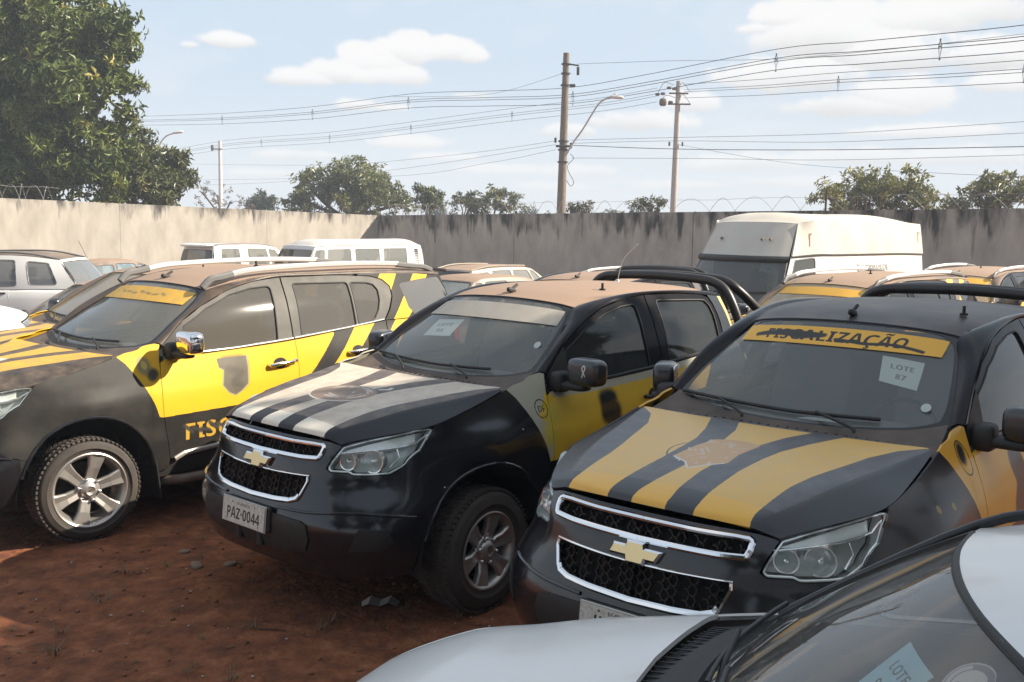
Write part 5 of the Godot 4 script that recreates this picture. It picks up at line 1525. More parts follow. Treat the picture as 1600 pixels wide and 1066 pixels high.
# s: x, w, zt: stations (nose at 0, backwards negative), half widths, top heights; pb, pt: foot and head of each pillar (x, half width, z);
# win: [[from pillar, to pillar, low, high]]; wheels: [x, x]; R
func car(called: String, label: String, category: String, s: Dictionary, M: Dictionary, group := "") -> Node3D:
	var root := thing(called, label, category, group)
	var xs: Array = s.x
	var ws: Array = s.w
	var zt: Array = s.zt
	var zl: float = s.get("zl", .22)
	var lv := [[0.0, .93], [.28, .985], [.55, 1.0], [.80, .985], [.94, .955]]
	var st := []
	var stations := [xs[0]]
	for i in xs.size() - 1:
		var n := maxi(1, int(ceilf((xs[i] - xs[i + 1]) / .45)))
		for k in n: stations.append(lerpf(xs[i], xs[i + 1], (k + 1.0) / n))
	var rows := []
	for x in stations:
		var w := lerp_list(xs, ws, x); var z := lerp_list(xs, zt, x)
		var r := []
		for q in lv: r.append(Vector3(x, w * q[1], lerpf(zl, z, q[0])))
		var cr: float = s.get("crown", .03)
		r.append(Vector3(x, w * .90, z)); r.append(Vector3(x, w * .74, z + cr * .5)); r.append(Vector3(x, w * .4, z + cr * .9)); r.append(Vector3(x, 0, z + cr))
		rows.append(r)
	var mid := Vector3((xs[0] + xs[xs.size() - 1]) * .5, 0, .6)
	var B := Net.new(rows, Vector3(mid.x, 0.0001, .5))
	var nc: int = B.C; var nr: int = B.R
	var row_of := func(x: float) -> float:
		for i in stations.size() - 1:
			if x <= stations[i] and x >= stations[i + 1]: return i + (stations[i] - x) / (stations[i] - stations[i + 1])
		return float(stations.size() - 1)
	# --- shell: sides with arches, bonnet, deck
	var pb: Array = s.pb
	var pt: Array = s.pt
	var x0: float = pb[0].x; var x1: float = pb[pb.size() - 1].x
	var r0: float = row_of.call(x0 + s.get("cowl", .12)); var r1: float = row_of.call(x1 - .03)
	var Rw: float = s.get("R", .31)
	var doors: Array = s.get("doors", [])
	var ax: Array = s.wheels
	var shell := MB.new()
	var full := PackedVector2Array([Vector2(0, 0), Vector2(5.0, 0), Vector2(5.0, nr - 1), Vector2(0, nr - 1)])
	var arch := []
	for a in ax:
		var q := []
		for i in 15:
			var t := PI * i / 14.0
			q.append(Vector3(a + cos(t) * Rw * 1.17, NA, Rw + sin(t) * Rw * 1.17))
		var uv := B.uvs(q)
		uv[0].x = -.01; uv[14].x = -.01
		arch.append(uv)
	var dq := []
	for d in doors:
		dq.append(PackedVector2Array([Vector2(.55, row_of.call(d[0])), Vector2(4.98, row_of.call(d[0] + .02)), Vector2(4.98, row_of.call(d[1] + .02)), Vector2(.55, row_of.call(d[1]))]))
	var holes := arch.duplicate(); holes.append_array(dq)
	for m in [1.0, -1.0]: panel(shell, B, full, m, {"holes": holes, "fold": .02, "step": .14, "uv": UV_BOX})
	var rb := []
	for c in [.9, .74, .4, 0.0, .22]: rb.append(row_of.call(x0 + s.get("cowl", .12) + s.get("front_bow", .14) * (1 - c * c)))
	var hoodp := MB.new(); var deckp := MB.new()
	for m in [1.0, -1.0]:
		panel(hoodp, B, PackedVector2Array([Vector2(5.02, .25), Vector2(nc - 1, .15), Vector2(nc - 1, rb[3]), Vector2(7.5, rb[4]), Vector2(7, rb[2]), Vector2(6, rb[1]), Vector2(5.02, rb[0])]), m, {"fold": .015, "step": .08, "uv": UV_BOX})
		panel(shell, B, PackedVector2Array([Vector2(5.0, 0), Vector2(nc - 1, 0), Vector2(nc - 1, .14), Vector2(5.0, .24)]), m, {"fold": 0.0, "step": .1, "uv": UV_BOX})
		panel(shell, B, PackedVector2Array([Vector2(5.0, rb[0]), Vector2(5.5, rb[0]), Vector2(5.5, r1), Vector2(5.0, r1)]), m, {"fold": 0.0, "step": .2, "uv": UV_BOX})
		if r1 < nr - 1.02: panel(deckp, B, PackedVector2Array([Vector2(5.02, r1), Vector2(nc - 1, r1), Vector2(nc - 1, nr - 1), Vector2(5.02, nr - 1)]), m, {"fold": .015, "step": .1, "uv": UV_BOX})
	for e in [0, nr - 1]:
		var er := []
		for j in nc:
			var p := B.at(j, e); var r := []
			for k in 5:
				var c := (k / 4.0)
				r.append(Vector3(p.x + (.05 if e == 0 else -.04) * (1 - c * c), p.y * c, p.z))
			er.append(r)
		var en := Net.new(er, Vector3(mid.x, 0.0001, .5))
		for m in [1.0, -1.0]: panel(shell, en, PackedVector2Array([Vector2(0, 0), Vector2(4, 0), Vector2(4, nc - 1), Vector2(0, nc - 1)]), m, {"fold": 0.0, "step": .14, "uv": UV_BOX})
	part("body", shell, M.body, root)
	part("bonnet", hoodp, M.get("hood", M.body), root)
	if not deckp.v.is_empty(): part("boot_lid", deckp, M.get("deck", M.body), root)
	for m in [1.0, -1.0]:
		for i in dq.size():
			var dm := MB.new(); panel(dm, B, inset(B, dense(B, dq[i], .1), .004), m, {"fold": .015, "step": .14, "uv": UV_BOX})
			var dd := part("door", dm, M.body, root)
			var hm := MB.new(); var hp := B.at(3.9, row_of.call(doors[i][1] + .14))
			box(hm, Vector3(.17, .028, .03), xf(P(hp.x, hp.y + .012, hp.z, m)), .01); part("handle", hm, M.get("trim", MB0.plastic), dd)
	# --- upper body
	var N := pb.size()
	var ur := []
	var bow: float = s.get("side_bow", .03)
	for k in 5:
		var r := []
		for i in N:
			var p: Vector3 = (pb[i] as Vector3).lerp(pt[i], k / 4.0); p.y += bow * 4.0 * (k / 4.0) * (1.0 - k / 4.0)
			r.append(p)
		ur.append(r)
	var U := Net.new(ur, Vector3(mid.x, 0.0001, .9))
	var wins: Array = s.win
	var up := MB.new(); var glass := []
	var wh := []
	for w in wins: wh.append(soft(U, PackedVector2Array([Vector2(w[0], w[2] * 4), Vector2(w[1], w[2] * 4), Vector2(w[1], w[3] * 4), Vector2(w[0], w[3] * 4)]), s.get("corner", .05)))
	for m in [1.0, -1.0]: panel(up, U, PackedVector2Array([Vector2(0, 0), Vector2(N - 1, 0), Vector2(N - 1, 4), Vector2(0, 4)]), m, {"holes": wh, "fold": .015, "step": .15, "uv": UV_BOX})
	part("upper_body", up, M.get("upper", M.body), root)
	for m in [1.0, -1.0]:
		for w in wh:
			var g := MB.new(); panel(g, U, w, m, {"off": -.010, "fold": 0.0, "step": .25}); var gp := part("window", g, M.glass, root)
			var tr := MB.new(); bead(tr, U, w, -.014, .005, m, true, -.004, .06); part("window_seal", tr, M.get("seal", MB0.seal), gp)
	# windscreen and rear window
	for e in [0, N - 1]:
		var fx: float = s.get("front_bow", .14) if e == 0 else -s.get("rear_bow", .08)
		var a: Vector3 = pb[e]; var b: Vector3 = pt[e]
		var rr := []
		for k in 5:
			var p := a.lerp(b, k / 4.0); var r := []
			for c in [0.0, .4, .8, 1.0]:
				var lift: float = .035 * 4.0 * (k / 4.0) * (1.0 - k / 4.0) * (1.0 if e == 0 else -1.0)
				r.append(Vector3(p.x + fx * (1.0 - c * c) * lerpf(1.0, .55, k / 4.0) + lift, p.y * c, p.z + (.02 * (1 - c * c) if k == 4 else 0.0)))
			rr.append(r)
		var Wn := Net.new(both(rr), Vector3(mid.x, 0.0001, .9))
		var g0: Array = s.get("screen", [.06, .95]) if e == 0 else s.get("rear_screen", [.12, .9])
		var full2 := PackedVector2Array([Vector2(0, 0), Vector2(6, 0), Vector2(6, 4), Vector2(0, 4)])
		var hole := rounded(PackedVector2Array([Vector2(.16, g0[0] * 4), Vector2(3, g0[0] * 4 - .1), Vector2(5.84, g0[0] * 4), Vector2(5.84, g0[1] * 4), Vector2(3, g0[1] * 4), Vector2(.16, g0[1] * 4)]), 2, .12)
		if e == 0: last["screen"] = Wn
		else: last["rear"] = Wn
		var fr := MB.new(); panel(fr, Wn, full2, 1.0, {"holes": [hole], "fold": .012, "step": .1, "uv": UV_BOX}); part("windscreen_frame" if e == 0 else "rear_window_frame", fr, M.get("screen_frame", M.get("upper", M.body)) if e == 0 else M.get("upper", M.body), root)
		var gl := MB.new(); panel(gl, Wn, hole, 1.0, {"off": -.008, "fold": 0.0, "step": .12}); var gp := part("windscreen" if e == 0 else "rear_window", gl, M.get("glass_front", M.glass) if e == 0 else M.get("glass_rear", M.glass), root)
		var tr := MB.new(); bead(tr, Wn, hole, -.022, .006, 1.0, true, -.003, .05); part("window_seal", tr, M.get("seal", MB0.seal), gp)
	# roof
	var ro := []
	var xs2 := []
	for i in N: xs2.append(pt[i])
	var cr2: float = s.get("roof_crown", .045)
	for i in N:
		var p: Vector3 = pt[i]
		var fb := 0.0
		if i == 0: fb = s.get("front_bow", .14) * .55
		elif i == N - 1: fb = -s.get("rear_bow", .08) * .55
		var r := []
		for c in [0.0, .45, .8, 1.0]:
			r.append(Vector3(p.x + fb * (1 - c * c), p.y * c, p.z + (cr2 if i > 0 and i < N - 1 else .02) * (1 - c * c * c)))
		ro.append(r)
	var Rn := Net.new(both(ro), Vector3(mid.x, 0.0001, .9))
	last["roof"] = Rn; last["upper"] = U; last["body"] = B
	var rm := MB.new(); panel(rm, Rn, PackedVector2Array([Vector2(0, 0), Vector2(6, 0), Vector2(6, N - 1), Vector2(0, N - 1)]), 1.0, {"fold": .01, "step": .15, "uv": UV_BOX})
	part("roof", rm, M.get("roof", M.body), root)
	# floor, seats, wheels
	var ub := MB.new()
	var L: float = xs[0] - xs[xs.size() - 1]; var W: float = ws[ws.size() / 2]
	box(ub, Vector3(L * .86, .10, W * 1.5), xf(Vector3(-L * .5, zl + .10, 0)), .02)
	box(ub, Vector3(.05, zt[zt.size() / 2] - .4, W * 1.6), xf(Vector3(x0 + .10, .30 + (zt[zt.size() / 2] - .4) * .5, 0)), .01)
	blob(ub, Vector3(.40, .18, W * 1.5), xf(Vector3(x0 - .12, (pb[0] as Vector3).z - .10, 0)), .5, 16, 8)
	part("underbody", ub, MB0.dark, root)
	var zs: float = s.get("seat_z", .45)
	for q in s.get("seats", []):
		for z in [-.36, .36]:
			var sm := MB.new(); blob(sm, Vector3(.14, .62, .5), xf(Vector3(q, zs + .38, z), 0, 0, .2), .45, 12, 8); blob(sm, Vector3(.5, .16, .5), xf(Vector3(q + .28, zs + .06, z)), .45, 12, 8); blob(sm, Vector3(.10, .17, .25), xf(Vector3(q - .10, zs + .80, z), 0, 0, .2), .5, 10, 8)
			part("seat", sm, MB0.seat, root)
	for a in ax:
		for z in [-1.0, 1.0]:
			add_wheel(root, Vector3(a, Rw, z * (lerp_list(xs, ws, a) - .12)), z < 0, Rw, Rw * .64, MB0)
			var li := MB.new()
			for i in 10:
				var t0 := PI * i / 10.0; var t1 := PI * (i + 1) / 10.0; var wl := lerp_list(xs, ws, a) - .02
				li.flat(Vector3(a + cos(t0) * Rw * 1.18, Rw + sin(t0) * Rw * 1.18, z * wl), Vector3(a + cos(t1) * Rw * 1.18, Rw + sin(t1) * Rw * 1.18, z * wl), Vector3(a + cos(t1) * Rw * 1.18, Rw + sin(t1) * Rw * 1.18, z * (wl - .3)), Vector3(a + cos(t0) * Rw * 1.18, Rw + sin(t0) * Rw * 1.18, z * (wl - .3)), Vector3(-cos(t0), -sin(t0), 0))
				li.tri(Vector3(a + cos(t0) * Rw * 1.18, Rw + sin(t0) * Rw * 1.18, z * (wl - .3)), Vector3(a + cos(t1) * Rw * 1.18, Rw + sin(t1) * Rw * 1.18, z * (wl - .3)), Vector3(a, Rw, z * (wl - .3)), Vector3(0, 0, z), Vector3(0, 0, z), Vector3(0, 0, z))
			part("wheel_arch_liner", li, MB0.dark, root)
	# lamps: patches of the shell [row from, row to, level from, level to]
	for q in s.get("tail_lamps", []):
		for m in [1.0, -1.0]:
			var t := MB.new(); panel(t, B, rounded(PackedVector2Array([Vector2(q[2], row_of.call(q[0])), Vector2(q[3], row_of.call(q[0])), Vector2(q[3], row_of.call(q[1])), Vector2(q[2], row_of.call(q[1]))]), 1, .2), m, {"off": .006}); part("tail_lamp", t, MB0.red_lamp, root)
	for q in s.get("head_lamps", []):
		for m in [1.0, -1.0]:
			var t := MB.new(); panel(t, B, rounded(PackedVector2Array([Vector2(q[2], row_of.call(q[0])), Vector2(q[3], row_of.call(q[0])), Vector2(q[3], row_of.call(q[1])), Vector2(q[2], row_of.call(q[1]))]), 1, .2), m, {"off": .006}); part("headlight", t, MB0.lamp_signal, root)
	if s.get("rails", false):
		for m in [1.0, -1.0]:
			var rl := MB.new(); var pts := []
			for i in range(s.get("rail_from", 0), N):
				var p: Vector3 = pt[i]; pts.append(P(p.x, p.y * .93, p.z + (.045 if i > 0 and i < N - 1 else .01), m))
			rail_bar(rl, spline(pts, 5), .018, .015); part("roof_rail", rl, M.get("rail", MB0.rail_foot), root)
	if s.get("mirrors", true):
		for m in [1.0, -1.0]:
			var t := MB.new(); var p: Vector3 = pb[0]; blob(t, Vector3(.10, .13, .19), xf(P(p.x - .12, p.y + .16, p.z + .05, m)), .5, 16, 8); box(t, Vector3(.05, .04, .12), xf(P(p.x - .12, p.y + .05, p.z, m)), .01)
			part("mirror", t, M.get("mirror", MB0.plastic), root)
	return root

func dusty(c: Color, d: float, rough: float, seed_: int, size := .8) -> StandardMaterial3D:
	var t := noise_tex(seed_, .012, [[0.0, c.lerp(DUST, d * .3)], [.45, c.lerp(DUST, d * .75)], [.62, c.lerp(DUST, d)], [1.0, c.lerp(DUST, minf(1.0, d * 1.5))]], 256, 6)
	return mat(Color(1, 1, 1), rough, 0.0, {"albedo_texture": t, "uv1_triplanar": true, "uv1_scale": Vector3(size, size, size)})

# outline of an ordinary car: mirrored lists for the builder
func spec(L: float, W: float, nose: float, cowl_z: float, belt: float, deck: float, tail: float) -> Dictionary:
	return {"x": [0.0, -.10, -.40, -L * .27, -L * .34, -L * .78, -L + .30, -L + .06, -L], "w": [W * .74, W * .86, W * .965, W, W, W, W * .96, W * .88, W * .80], "zt": [nose * .88, nose, nose + .06, cowl_z, belt, belt + .04, deck, tail, tail * .94], "wheels": [-L * .20, -L * .79]}

const HEAD := -2.304

func drop_at(depth: float) -> float:
	var s := clampf((depth - 8.0) / 6.0, 0, 1)
	return .033 + .3 * s * s * (3.0 - 2.0 * s) + maxf(0.0, depth - 14.0) * .008

func put(o: Node3D, right: float, depth: float, heading: float, origin := -.0) -> void:
	place(o, right, depth, heading, drop_at(depth) - .033)

func other_cars() -> void:
	var white := dusty(Color(.72, .72, .70), .10, .35, 101)
	var white_roof := dusty(Color(.70, .68, .64), .30, .55, 102)
	var glass := pane(Color(.10, .105, .10, .62), .06)
	var glass_dust := pane(Color(.27, .225, .175, .78), .12)
	var dark := dusty(Color(.035, .033, .032), .35, .45, 103)
	var roof_dust := dusty(Color(.30, .21, .155), .9, .85, 104)
	var roof_rust := dusty(Color(.46, .20, .10), .35, .8, 105)
	# ---- other estates and pick-ups of the fleet
	var Me := looks_back(MB0)
	var p0 := make_vehicle("pickup", "pickup_truck", "yellow-striped pickup with dust-covered tan windscreen beyond the estate with chrome mirror", Me, {"bars": false})
	put(p0, -4.52, 9.52, -2.2587)
	var e2 := make_vehicle("estate", "estate_car", "estate with white roof rails and yellow windscreen band in front of the tall white van", Me)
	put(e2, 2.942, 11.538, -2.37)
	sticker("sun_band", netW, V([-1.105,-.55,1.59, -1.105,.548,1.59, -.985,.56,1.51, -.985,-.56,1.51]), .002, dusty(AMBER, .12, .6, 170), e2)
	var e3 := copy(e2, "dusty estate with white roof rails at the right edge beside the white van")
	put(e3, 6.9, 17.0, -2.309)
	var e4 := copy(e2, "yellowish dusty estate roof with a silver rail between the pick-up roofs and the van")
	place(e4, 1.05, 20.0, -2.302, .58)
	lot_card(e2, "LOTE", 61)
	var Mp := looks_truck_back()
	var p1 := make_vehicle("pickup", "pickup_truck", "dust-covered pickup with yellow windscreen band seen over the white striped pickup's roof", Mp, {})
	put(p1, 0.0, 11.2, -2.2587)
	# ---- white people carrier bus
	var Mv := {"body": white, "upper": white, "roof": white_roof, "glass": pane(Color(.30, .31, .29, .55), .05), "glass_front": pane(Color(.09, .09, .085, .80), .08), "screen_frame": white, "seal": mat(Color(.35, .35, .34), .6)}
	var kombi := {"x": [0.0, -.06, -.25, -1.2, -3.9, -4.28, -4.36], "w": [.74, .82, .86, .86, .86, .83, .78], "zt": [1.10, 1.16, 1.20, 1.20, 1.20, 1.18, 1.10], "wheels": [-.95, -3.35], "R": .33, "cowl": .05,
		"pb": V([-.18,.80,1.18, -.75,.815,1.20, -1.70,.82,1.20, -2.68,.82,1.20, -3.62,.82,1.20, -4.0,.82,1.20, -4.24,.78,1.19]), "pt": V([-.52,.70,1.84, -.85,.73,1.87, -1.70,.74,1.88, -2.68,.74,1.88, -3.62,.74,1.88, -4.0,.74,1.87, -4.18,.70,1.84]),
		"win": [[.15, .92, .12, .84], [1.08, 1.92, .12, .84], [2.08, 2.92, .12, .84], [3.08, 3.95, .12, .84]], "roof_crown": .14, "front_bow": .10, "rear_bow": .05, "doors": [[-.60, -1.55], [-1.75, -2.75]], "seats": [-1.3, -2.2, -3.0], "seat_z": .6, "screen": [.08, .86], "mirrors": false, "side_bow": .015}
	var kb := car("minibus", "old white minibus with louvred rear corner, parked before the corner of the wall", "minibus", kombi, Mv)
	put(kb, -6.0, 27.0, -2.32)
	var lo := MB.new()
	for i in 8: box(lo, Vector3(.15, .022, .03), xf(P(-3.96, .798, 1.36 + i * .055), -.05, 0, 0), .004)
	part("louvres", lo, mat(Color(.12, .12, .12), .7), kb)
	var gut := MB.new(); tube(gut, spline([P(-.5, .705, 1.835), P(-.85, .738, 1.872), P(-2.0, .748, 1.885), P(-3.6, .748, 1.882), P(-4.15, .71, 1.845)], 4), .014, 6); part("gutter", gut, white, kb)
	# ---- white off-roader seen from behind
	var paj := {"x": [0.0, -.10, -.40, -1.35, -1.6, -3.9, -4.25, -4.4], "w": [.72, .84, .90, .91, .91, .91, .89, .82], "zt": [.82, .92, 1.0, 1.10, 1.14, 1.16, 1.16, 1.10], "wheels": [-.85, -3.4], "R": .38,
		"pb": V([-1.45,.82,1.12, -2.3,.84,1.14, -3.15,.84,1.15, -3.35,.84,1.15, -4.15,.83,1.16, -4.34,.78,1.14]), "pt": V([-2.0,.68,1.74, -2.4,.70,1.80, -3.15,.71,1.83, -3.35,.71,1.83, -4.05,.70,1.82, -4.22,.66,1.80]),
		"win": [[.35, .93, .1, .86], [1.06, 1.93, .1, .86], [3.12, 3.92, .1, .86]], "rails": true, "doors": [[-1.5, -2.3], [-2.35, -3.2]], "seats": [-2.2, -3.0], "seat_z": .65, "rear_screen": [.10, .82], "tail_lamps": [[-4.15, -4.38, 3.0, 4.7]]}
	var Mj := {"body": white, "upper": white, "roof": white_roof, "glass": pane(Color(.22, .225, .20, .6), .06), "glass_rear": pane(Color(.10, .10, .09, .7), .06), "rail": mat(Color(.25, .22, .2), .6)}
	var pj := car("off_roader", "white off-roader with roof rails and rear spoiler, its back to the left wall", "off-roader", paj, Mj)
	put(pj, -6.44, 33.0, .93)
	var spo := MB.new(); blob(spo, Vector3(.30, .07, 1.32), xf(Vector3(-4.30, 1.83, 0), 0, 0, .15), .4, 20, 8); part("spoiler", spo, white, pj)
	# ---- tall white van
	var van := {"x": [0.0, -.08, -.30, -.75, -1.2, -5.2, -5.55, -5.65], "w": [.78, .88, .97, .99, .99, .99, .98, .95], "zt": [.85, 1.02, 1.14, 1.24, 1.27, 1.27, 1.27, 1.22], "zl": .28, "wheels": [-.95, -4.5], "R": .34, "cowl": .08,
		"pb": V([-.62,.86,1.22, -1.62,.95,1.26, -2.2,.955,1.26, -3.4,.955,1.26, -4.6,.955,1.26, -5.60,.94,1.26]), "pt": V([-1.36,.70,2.42, -1.62,.85,2.46, -2.2,.87,2.46, -3.4,.87,2.46, -4.6,.87,2.46, -5.50,.85,2.43]),
		"win": [[.16, .90, .10, .53]], "roof_crown": .12, "front_bow": .30, "rear_bow": .02, "screen": [.04, .56], "rear_screen": [.1, .4], "doors": [[-.85, -1.75]], "seats": [-1.9], "seat_z": .8, "side_bow": .02, "crown": .06}
	var van_lo := dusty(Color(.74, .74, .72), .06, .4, 106)
	var van_hi := dusty(Color(.66, .63, .56), .30, .6, 107, .35)
	var vn := car("van", "tall white panel van with a dusty raised roof and a lot card in its windscreen", "van", van, {"body": van_lo, "upper": van_lo, "roof": van_hi, "glass": pane(Color(.12, .13, .12, .7), .06), "glass_front": pane(Color(.13, .13, .12, .72), .06), "screen_frame": van_hi, "hood": white_roof})
	place(vn, 2.888, 15.366, -2.335, .244)
	var U: Net = last.upper; var Wn: Net = last.screen
	var capm := MB.new()
	for m in [1.0, -1.0]:
		panel(capm, U, PackedVector2Array([Vector2(0.0, 2.30), Vector2(5, 2.16), Vector2(5, 4), Vector2(0, 4)]), m, {"off": .022, "fold": .03, "step": .2, "uv": UV_BOX})
	part("raised_roof_side", capm, van_hi, vn)
	var lip := MB.new()
	for m in [1.0, -1.0]: bead(lip, U, PackedVector2Array([Vector2(0, 2.27), Vector2(2.5, 2.2), Vector2(5, 2.13)]), .03, .03, m, false)
	bead(lip, Wn, PackedVector2Array([Vector2(0, 2.33), Vector2(3, 2.33), Vector2(6, 2.33)]), .10, .05, 1.0, false)
	part("roof_seam", lip, mat(Color(.06, .058, .055), .6), vn)
	var red := MB.new()
	for q in [[.62, 3.4, .655, 2.75], [4.78, 3.5, 4.81, 2.9]]:
		panel(red, U, PackedVector2Array([Vector2(q[0], q[1]), Vector2(q[2], q[1]), Vector2(q[2], q[3]), Vector2(q[0], q[3])]), 1.0, {"off": .026, "fold": 0.0})
		panel(red, U, PackedVector2Array([Vector2(q[0], q[1]), Vector2(q[0] + .11, q[1]), Vector2(q[0] + .11, q[1] - .09), Vector2(q[0], q[1] - .09)]), 1.0, {"off": .027, "fold": 0.0})
	part("reflective_tape", red, dusty(Color(.40, .16, .12), .4, .6, 108), vn)
	var cv := Canvas.new(256, 64, Color(.74, .74, .72))
	cv.text("DESBRAVAOS", Vector2(128, 32), 34, Color(.16, .15, .15), true, Vector2(1, 0), .9)
	for i in 9: cv.spray([Vector2(14 + i * 28, 20), Vector2(24 + i * 28, 46)], 9, Color(.22, .21, .21, .8), .3, i)
	sticker("smeared_lettering", U, V([-2.95,.96,1.80, -4.05,.96,1.80, -4.05,.96,1.60, -2.95,.96,1.60]), .012, mat(Color(1, 1, 1), .6, 0.0, {"albedo_texture": cv.tex()}), vn)
	sticker("lot_paper", Wn, V([-.92,.40,1.85, -.92,.66,1.85, -.80,.66,1.66, -.80,.40,1.66]), -.03, paper("LOTE", "91", 62), vn)
	var hk := MB.new()
	for l in [-.42, .30, .44]: box(hk, Vector3(.03, .05, .04), xf(P(-1.02, l, 2.18), 0, 0, .9), .008)
	part("roof_fittings", hk, mat(Color(.2, .15, .1), .7), vn)
	var vw := MB.new()
	for q in [[.1, .65], [-.55, .0]]:
		var pts := []
		for i in 6:
			var l: float = lerpf(q[0], q[1], i / 5.0); var uv := Wn.inv(Vector3(NA, l, 1.36 + .05 * absf(l))); pts.append(pv(Wn.at(uv.x, uv.y) + Wn.nrm(uv.x, uv.y) * .02))
		tube(vw, PackedVector3Array(pts), .012, 6)
	part("wipers", vw, MB0.plastic, vn)
	# ---- red-lamped silver-beige station wagon, back to us
	var wag := spec(4.5, .88, .72, .95, .98, 1.0, .95)
	wag.merge({"pb": V([-1.25,.76,.96, -1.95,.80,.98, -2.75,.80,1.0, -3.6,.80,1.02, -4.38,.74,1.0]), "pt": V([-1.95,.62,1.42, -2.2,.64,1.46, -2.8,.65,1.48, -3.5,.64,1.47, -4.05,.60,1.42]), "win": [[.4, .93, .1, .86], [1.07, 1.93, .1, .86], [2.07, 2.92, .1, .86], [3.08, 3.72, .1, .82]], "rails": true, "rail_from": 1, "doors": [[-1.4, -2.3], [-2.35, -3.2]], "seats": [-2.1, -2.9]})
	var beige := dusty(Color(.42, .39, .33), .35, .4, 109)
	var wg := car("station_wagon", "beige station wagon with tall red tail lamps and roof rails below the shaded wall", "car", wag, {"body": beige, "upper": beige, "roof": roof_dust, "glass": pane(Color(.34, .34, .32, .6), .06), "glass_rear": pane(Color(.05, .035, .035, .85), .08), "rail": beige})
	put(wg, 1.251, 27.0, .864)
	var tl := MB.new(); U = last.upper
	for m in [1.0, -1.0]: panel(tl, U, rounded(PackedVector2Array([Vector2(3.80, -.2), Vector2(4.0, -.2), Vector2(4.0, 3.3), Vector2(3.82, 3.3)]), 1, .2), m, {"off": .012})
	part("tail_lamp_columns", tl, mat(Color(.55, .03, .03), .2), wg)
	# ---- dark hatchback between it and the estate's tail
	var hat := spec(3.9, .82, .70, .93, .94, .96, .90)
	hat.merge({"pb": V([-1.05,.72,.93, -1.75,.76,.95, -2.6,.76,.97, -3.4,.74,.99, -3.78,.68,.97]), "pt": V([-1.70,.60,1.36, -1.95,.61,1.41, -2.6,.61,1.42, -3.15,.60,1.39, -3.45,.56,1.34]), "win": [[.4, .93, .1, .86], [1.07, 1.93, .1, .86], [2.08, 2.75, .12, .8]], "doors": [[-1.2, -2.0], [-2.05, -2.85]], "seats": [-1.9, -2.7]})
	var dk := car("hatchback", "dark hatchback with dusty roof and pale window surrounds beside the estate's rear side window", "car", hat, {"body": dark, "upper": dusty(Color(.20, .19, .16), .5, .5, 110), "roof": roof_dust, "glass": pane(Color(.30, .33, .31, .55), .05)})
	put(dk, -2.3, 18.4, HEAD)
	# ---- dark sedan, boot towards us, and its neighbours by the left wall
	var sed := spec(4.4, .86, .70, .92, .95, .98, .90)
	sed.x = [0.0, -.10, -.40, -1.2, -1.5, -3.45, -3.8, -4.34, -4.4]; sed.w = [.64, .74, .83, .86, .86, .86, .83, .76, .69]; sed.zt = [.62, .70, .76, .92, .95, .98, .97, .90, .84]
	sed.merge({"pb": V([-1.25,.76,.93, -1.95,.79,.95, -2.75,.79,.97, -3.35,.76,.98, -3.72,.70,.97]), "pt": V([-2.0,.58,1.36, -2.25,.60,1.42, -2.75,.60,1.43, -2.95,.59,1.41, -3.10,.57,1.38]), "win": [[.4, .93, .1, .86], [1.07, 1.93, .1, .86], [2.07, 2.75, .12, .8]], "doors": [[-1.4, -2.25], [-2.3, -3.1]], "seats": [-2.1, -2.9], "tail_lamps": [[-4.05, -4.36, 2.6, 4.2]], "rear_screen": [.04, .95]})
	var sd := car("sedan", "black sedan with dust-filmed rear window, orange-dusted roof and red tail lamp", "car", sed, {"body": dusty(Color(.03, .03, .03), .45, .4, 111), "upper": dusty(Color(.035, .033, .03), .4, .5, 112), "roof": roof_rust, "glass": glass, "glass_rear": glass_dust, "deck": dusty(Color(.05, .045, .04), .7, .6, 113)})
	place(sd, -6.0, 20.9, .864, .37)
	var sp := spec(4.2, .84, .70, .93, .95, .98, .92)
	sp.merge({"pb": V([-1.15,.74,.93, -1.85,.78,.95, -2.65,.78,.97, -3.4,.75,.99, -3.98,.68,.97]), "pt": V([-1.85,.58,1.38, -2.1,.60,1.43, -2.65,.60,1.44, -3.15,.58,1.40, -3.35,.55,1.36]), "win": [[.4, .93, .1, .86], [1.07, 1.93, .1, .86], [2.07, 2.8, .12, .8]], "doors": [[-1.3, -2.15], [-2.2, -3.0]], "seats": [-2.0, -2.8], "rear_screen": [.05, .95]})
	var hb := car("hatchback", "dust-brown hatchback with a thin aerial on its roof, close to the sunlit wall", "car", sp, {"body": dusty(Color(.05, .05, .052), .6, .5, 114), "upper": dusty(Color(.06, .058, .055), .7, .6, 115), "roof": roof_dust, "glass": pane(Color(.30, .40, .46, .5), .05), "glass_rear": glass_dust})
	place(hb, -9.0, 29.0, .864, .42)
	var an := MB.new(); tube(an, PackedVector3Array([Vector3(-3.0, 1.43, 0), Vector3(-3.25, 1.95, .0)]), .006, 5); part("aerial", an, MB0.dark, hb)
	# dusty saloon facing us beside the tan windscreen
	var s2 := spec(4.4, .86, .70, .92, .95, .98, .92)
	s2.merge({"pb": V([-1.25,.76,.94, -1.95,.79,.96, -2.75,.79,.97, -3.35,.76,.98, -3.75,.70,.97]), "pt": V([-2.0,.60,1.42, -2.25,.62,1.47, -2.75,.62,1.48, -3.0,.61,1.46, -3.2,.58,1.42]), "win": [[.4, .93, .1, .86], [1.07, 1.93, .1, .86], [2.07, 2.75, .12, .8]], "doors": [[-1.4, -2.25], [-2.3, -3.1]], "seats": [-2.1, -2.9], "screen": [.04, .97]})
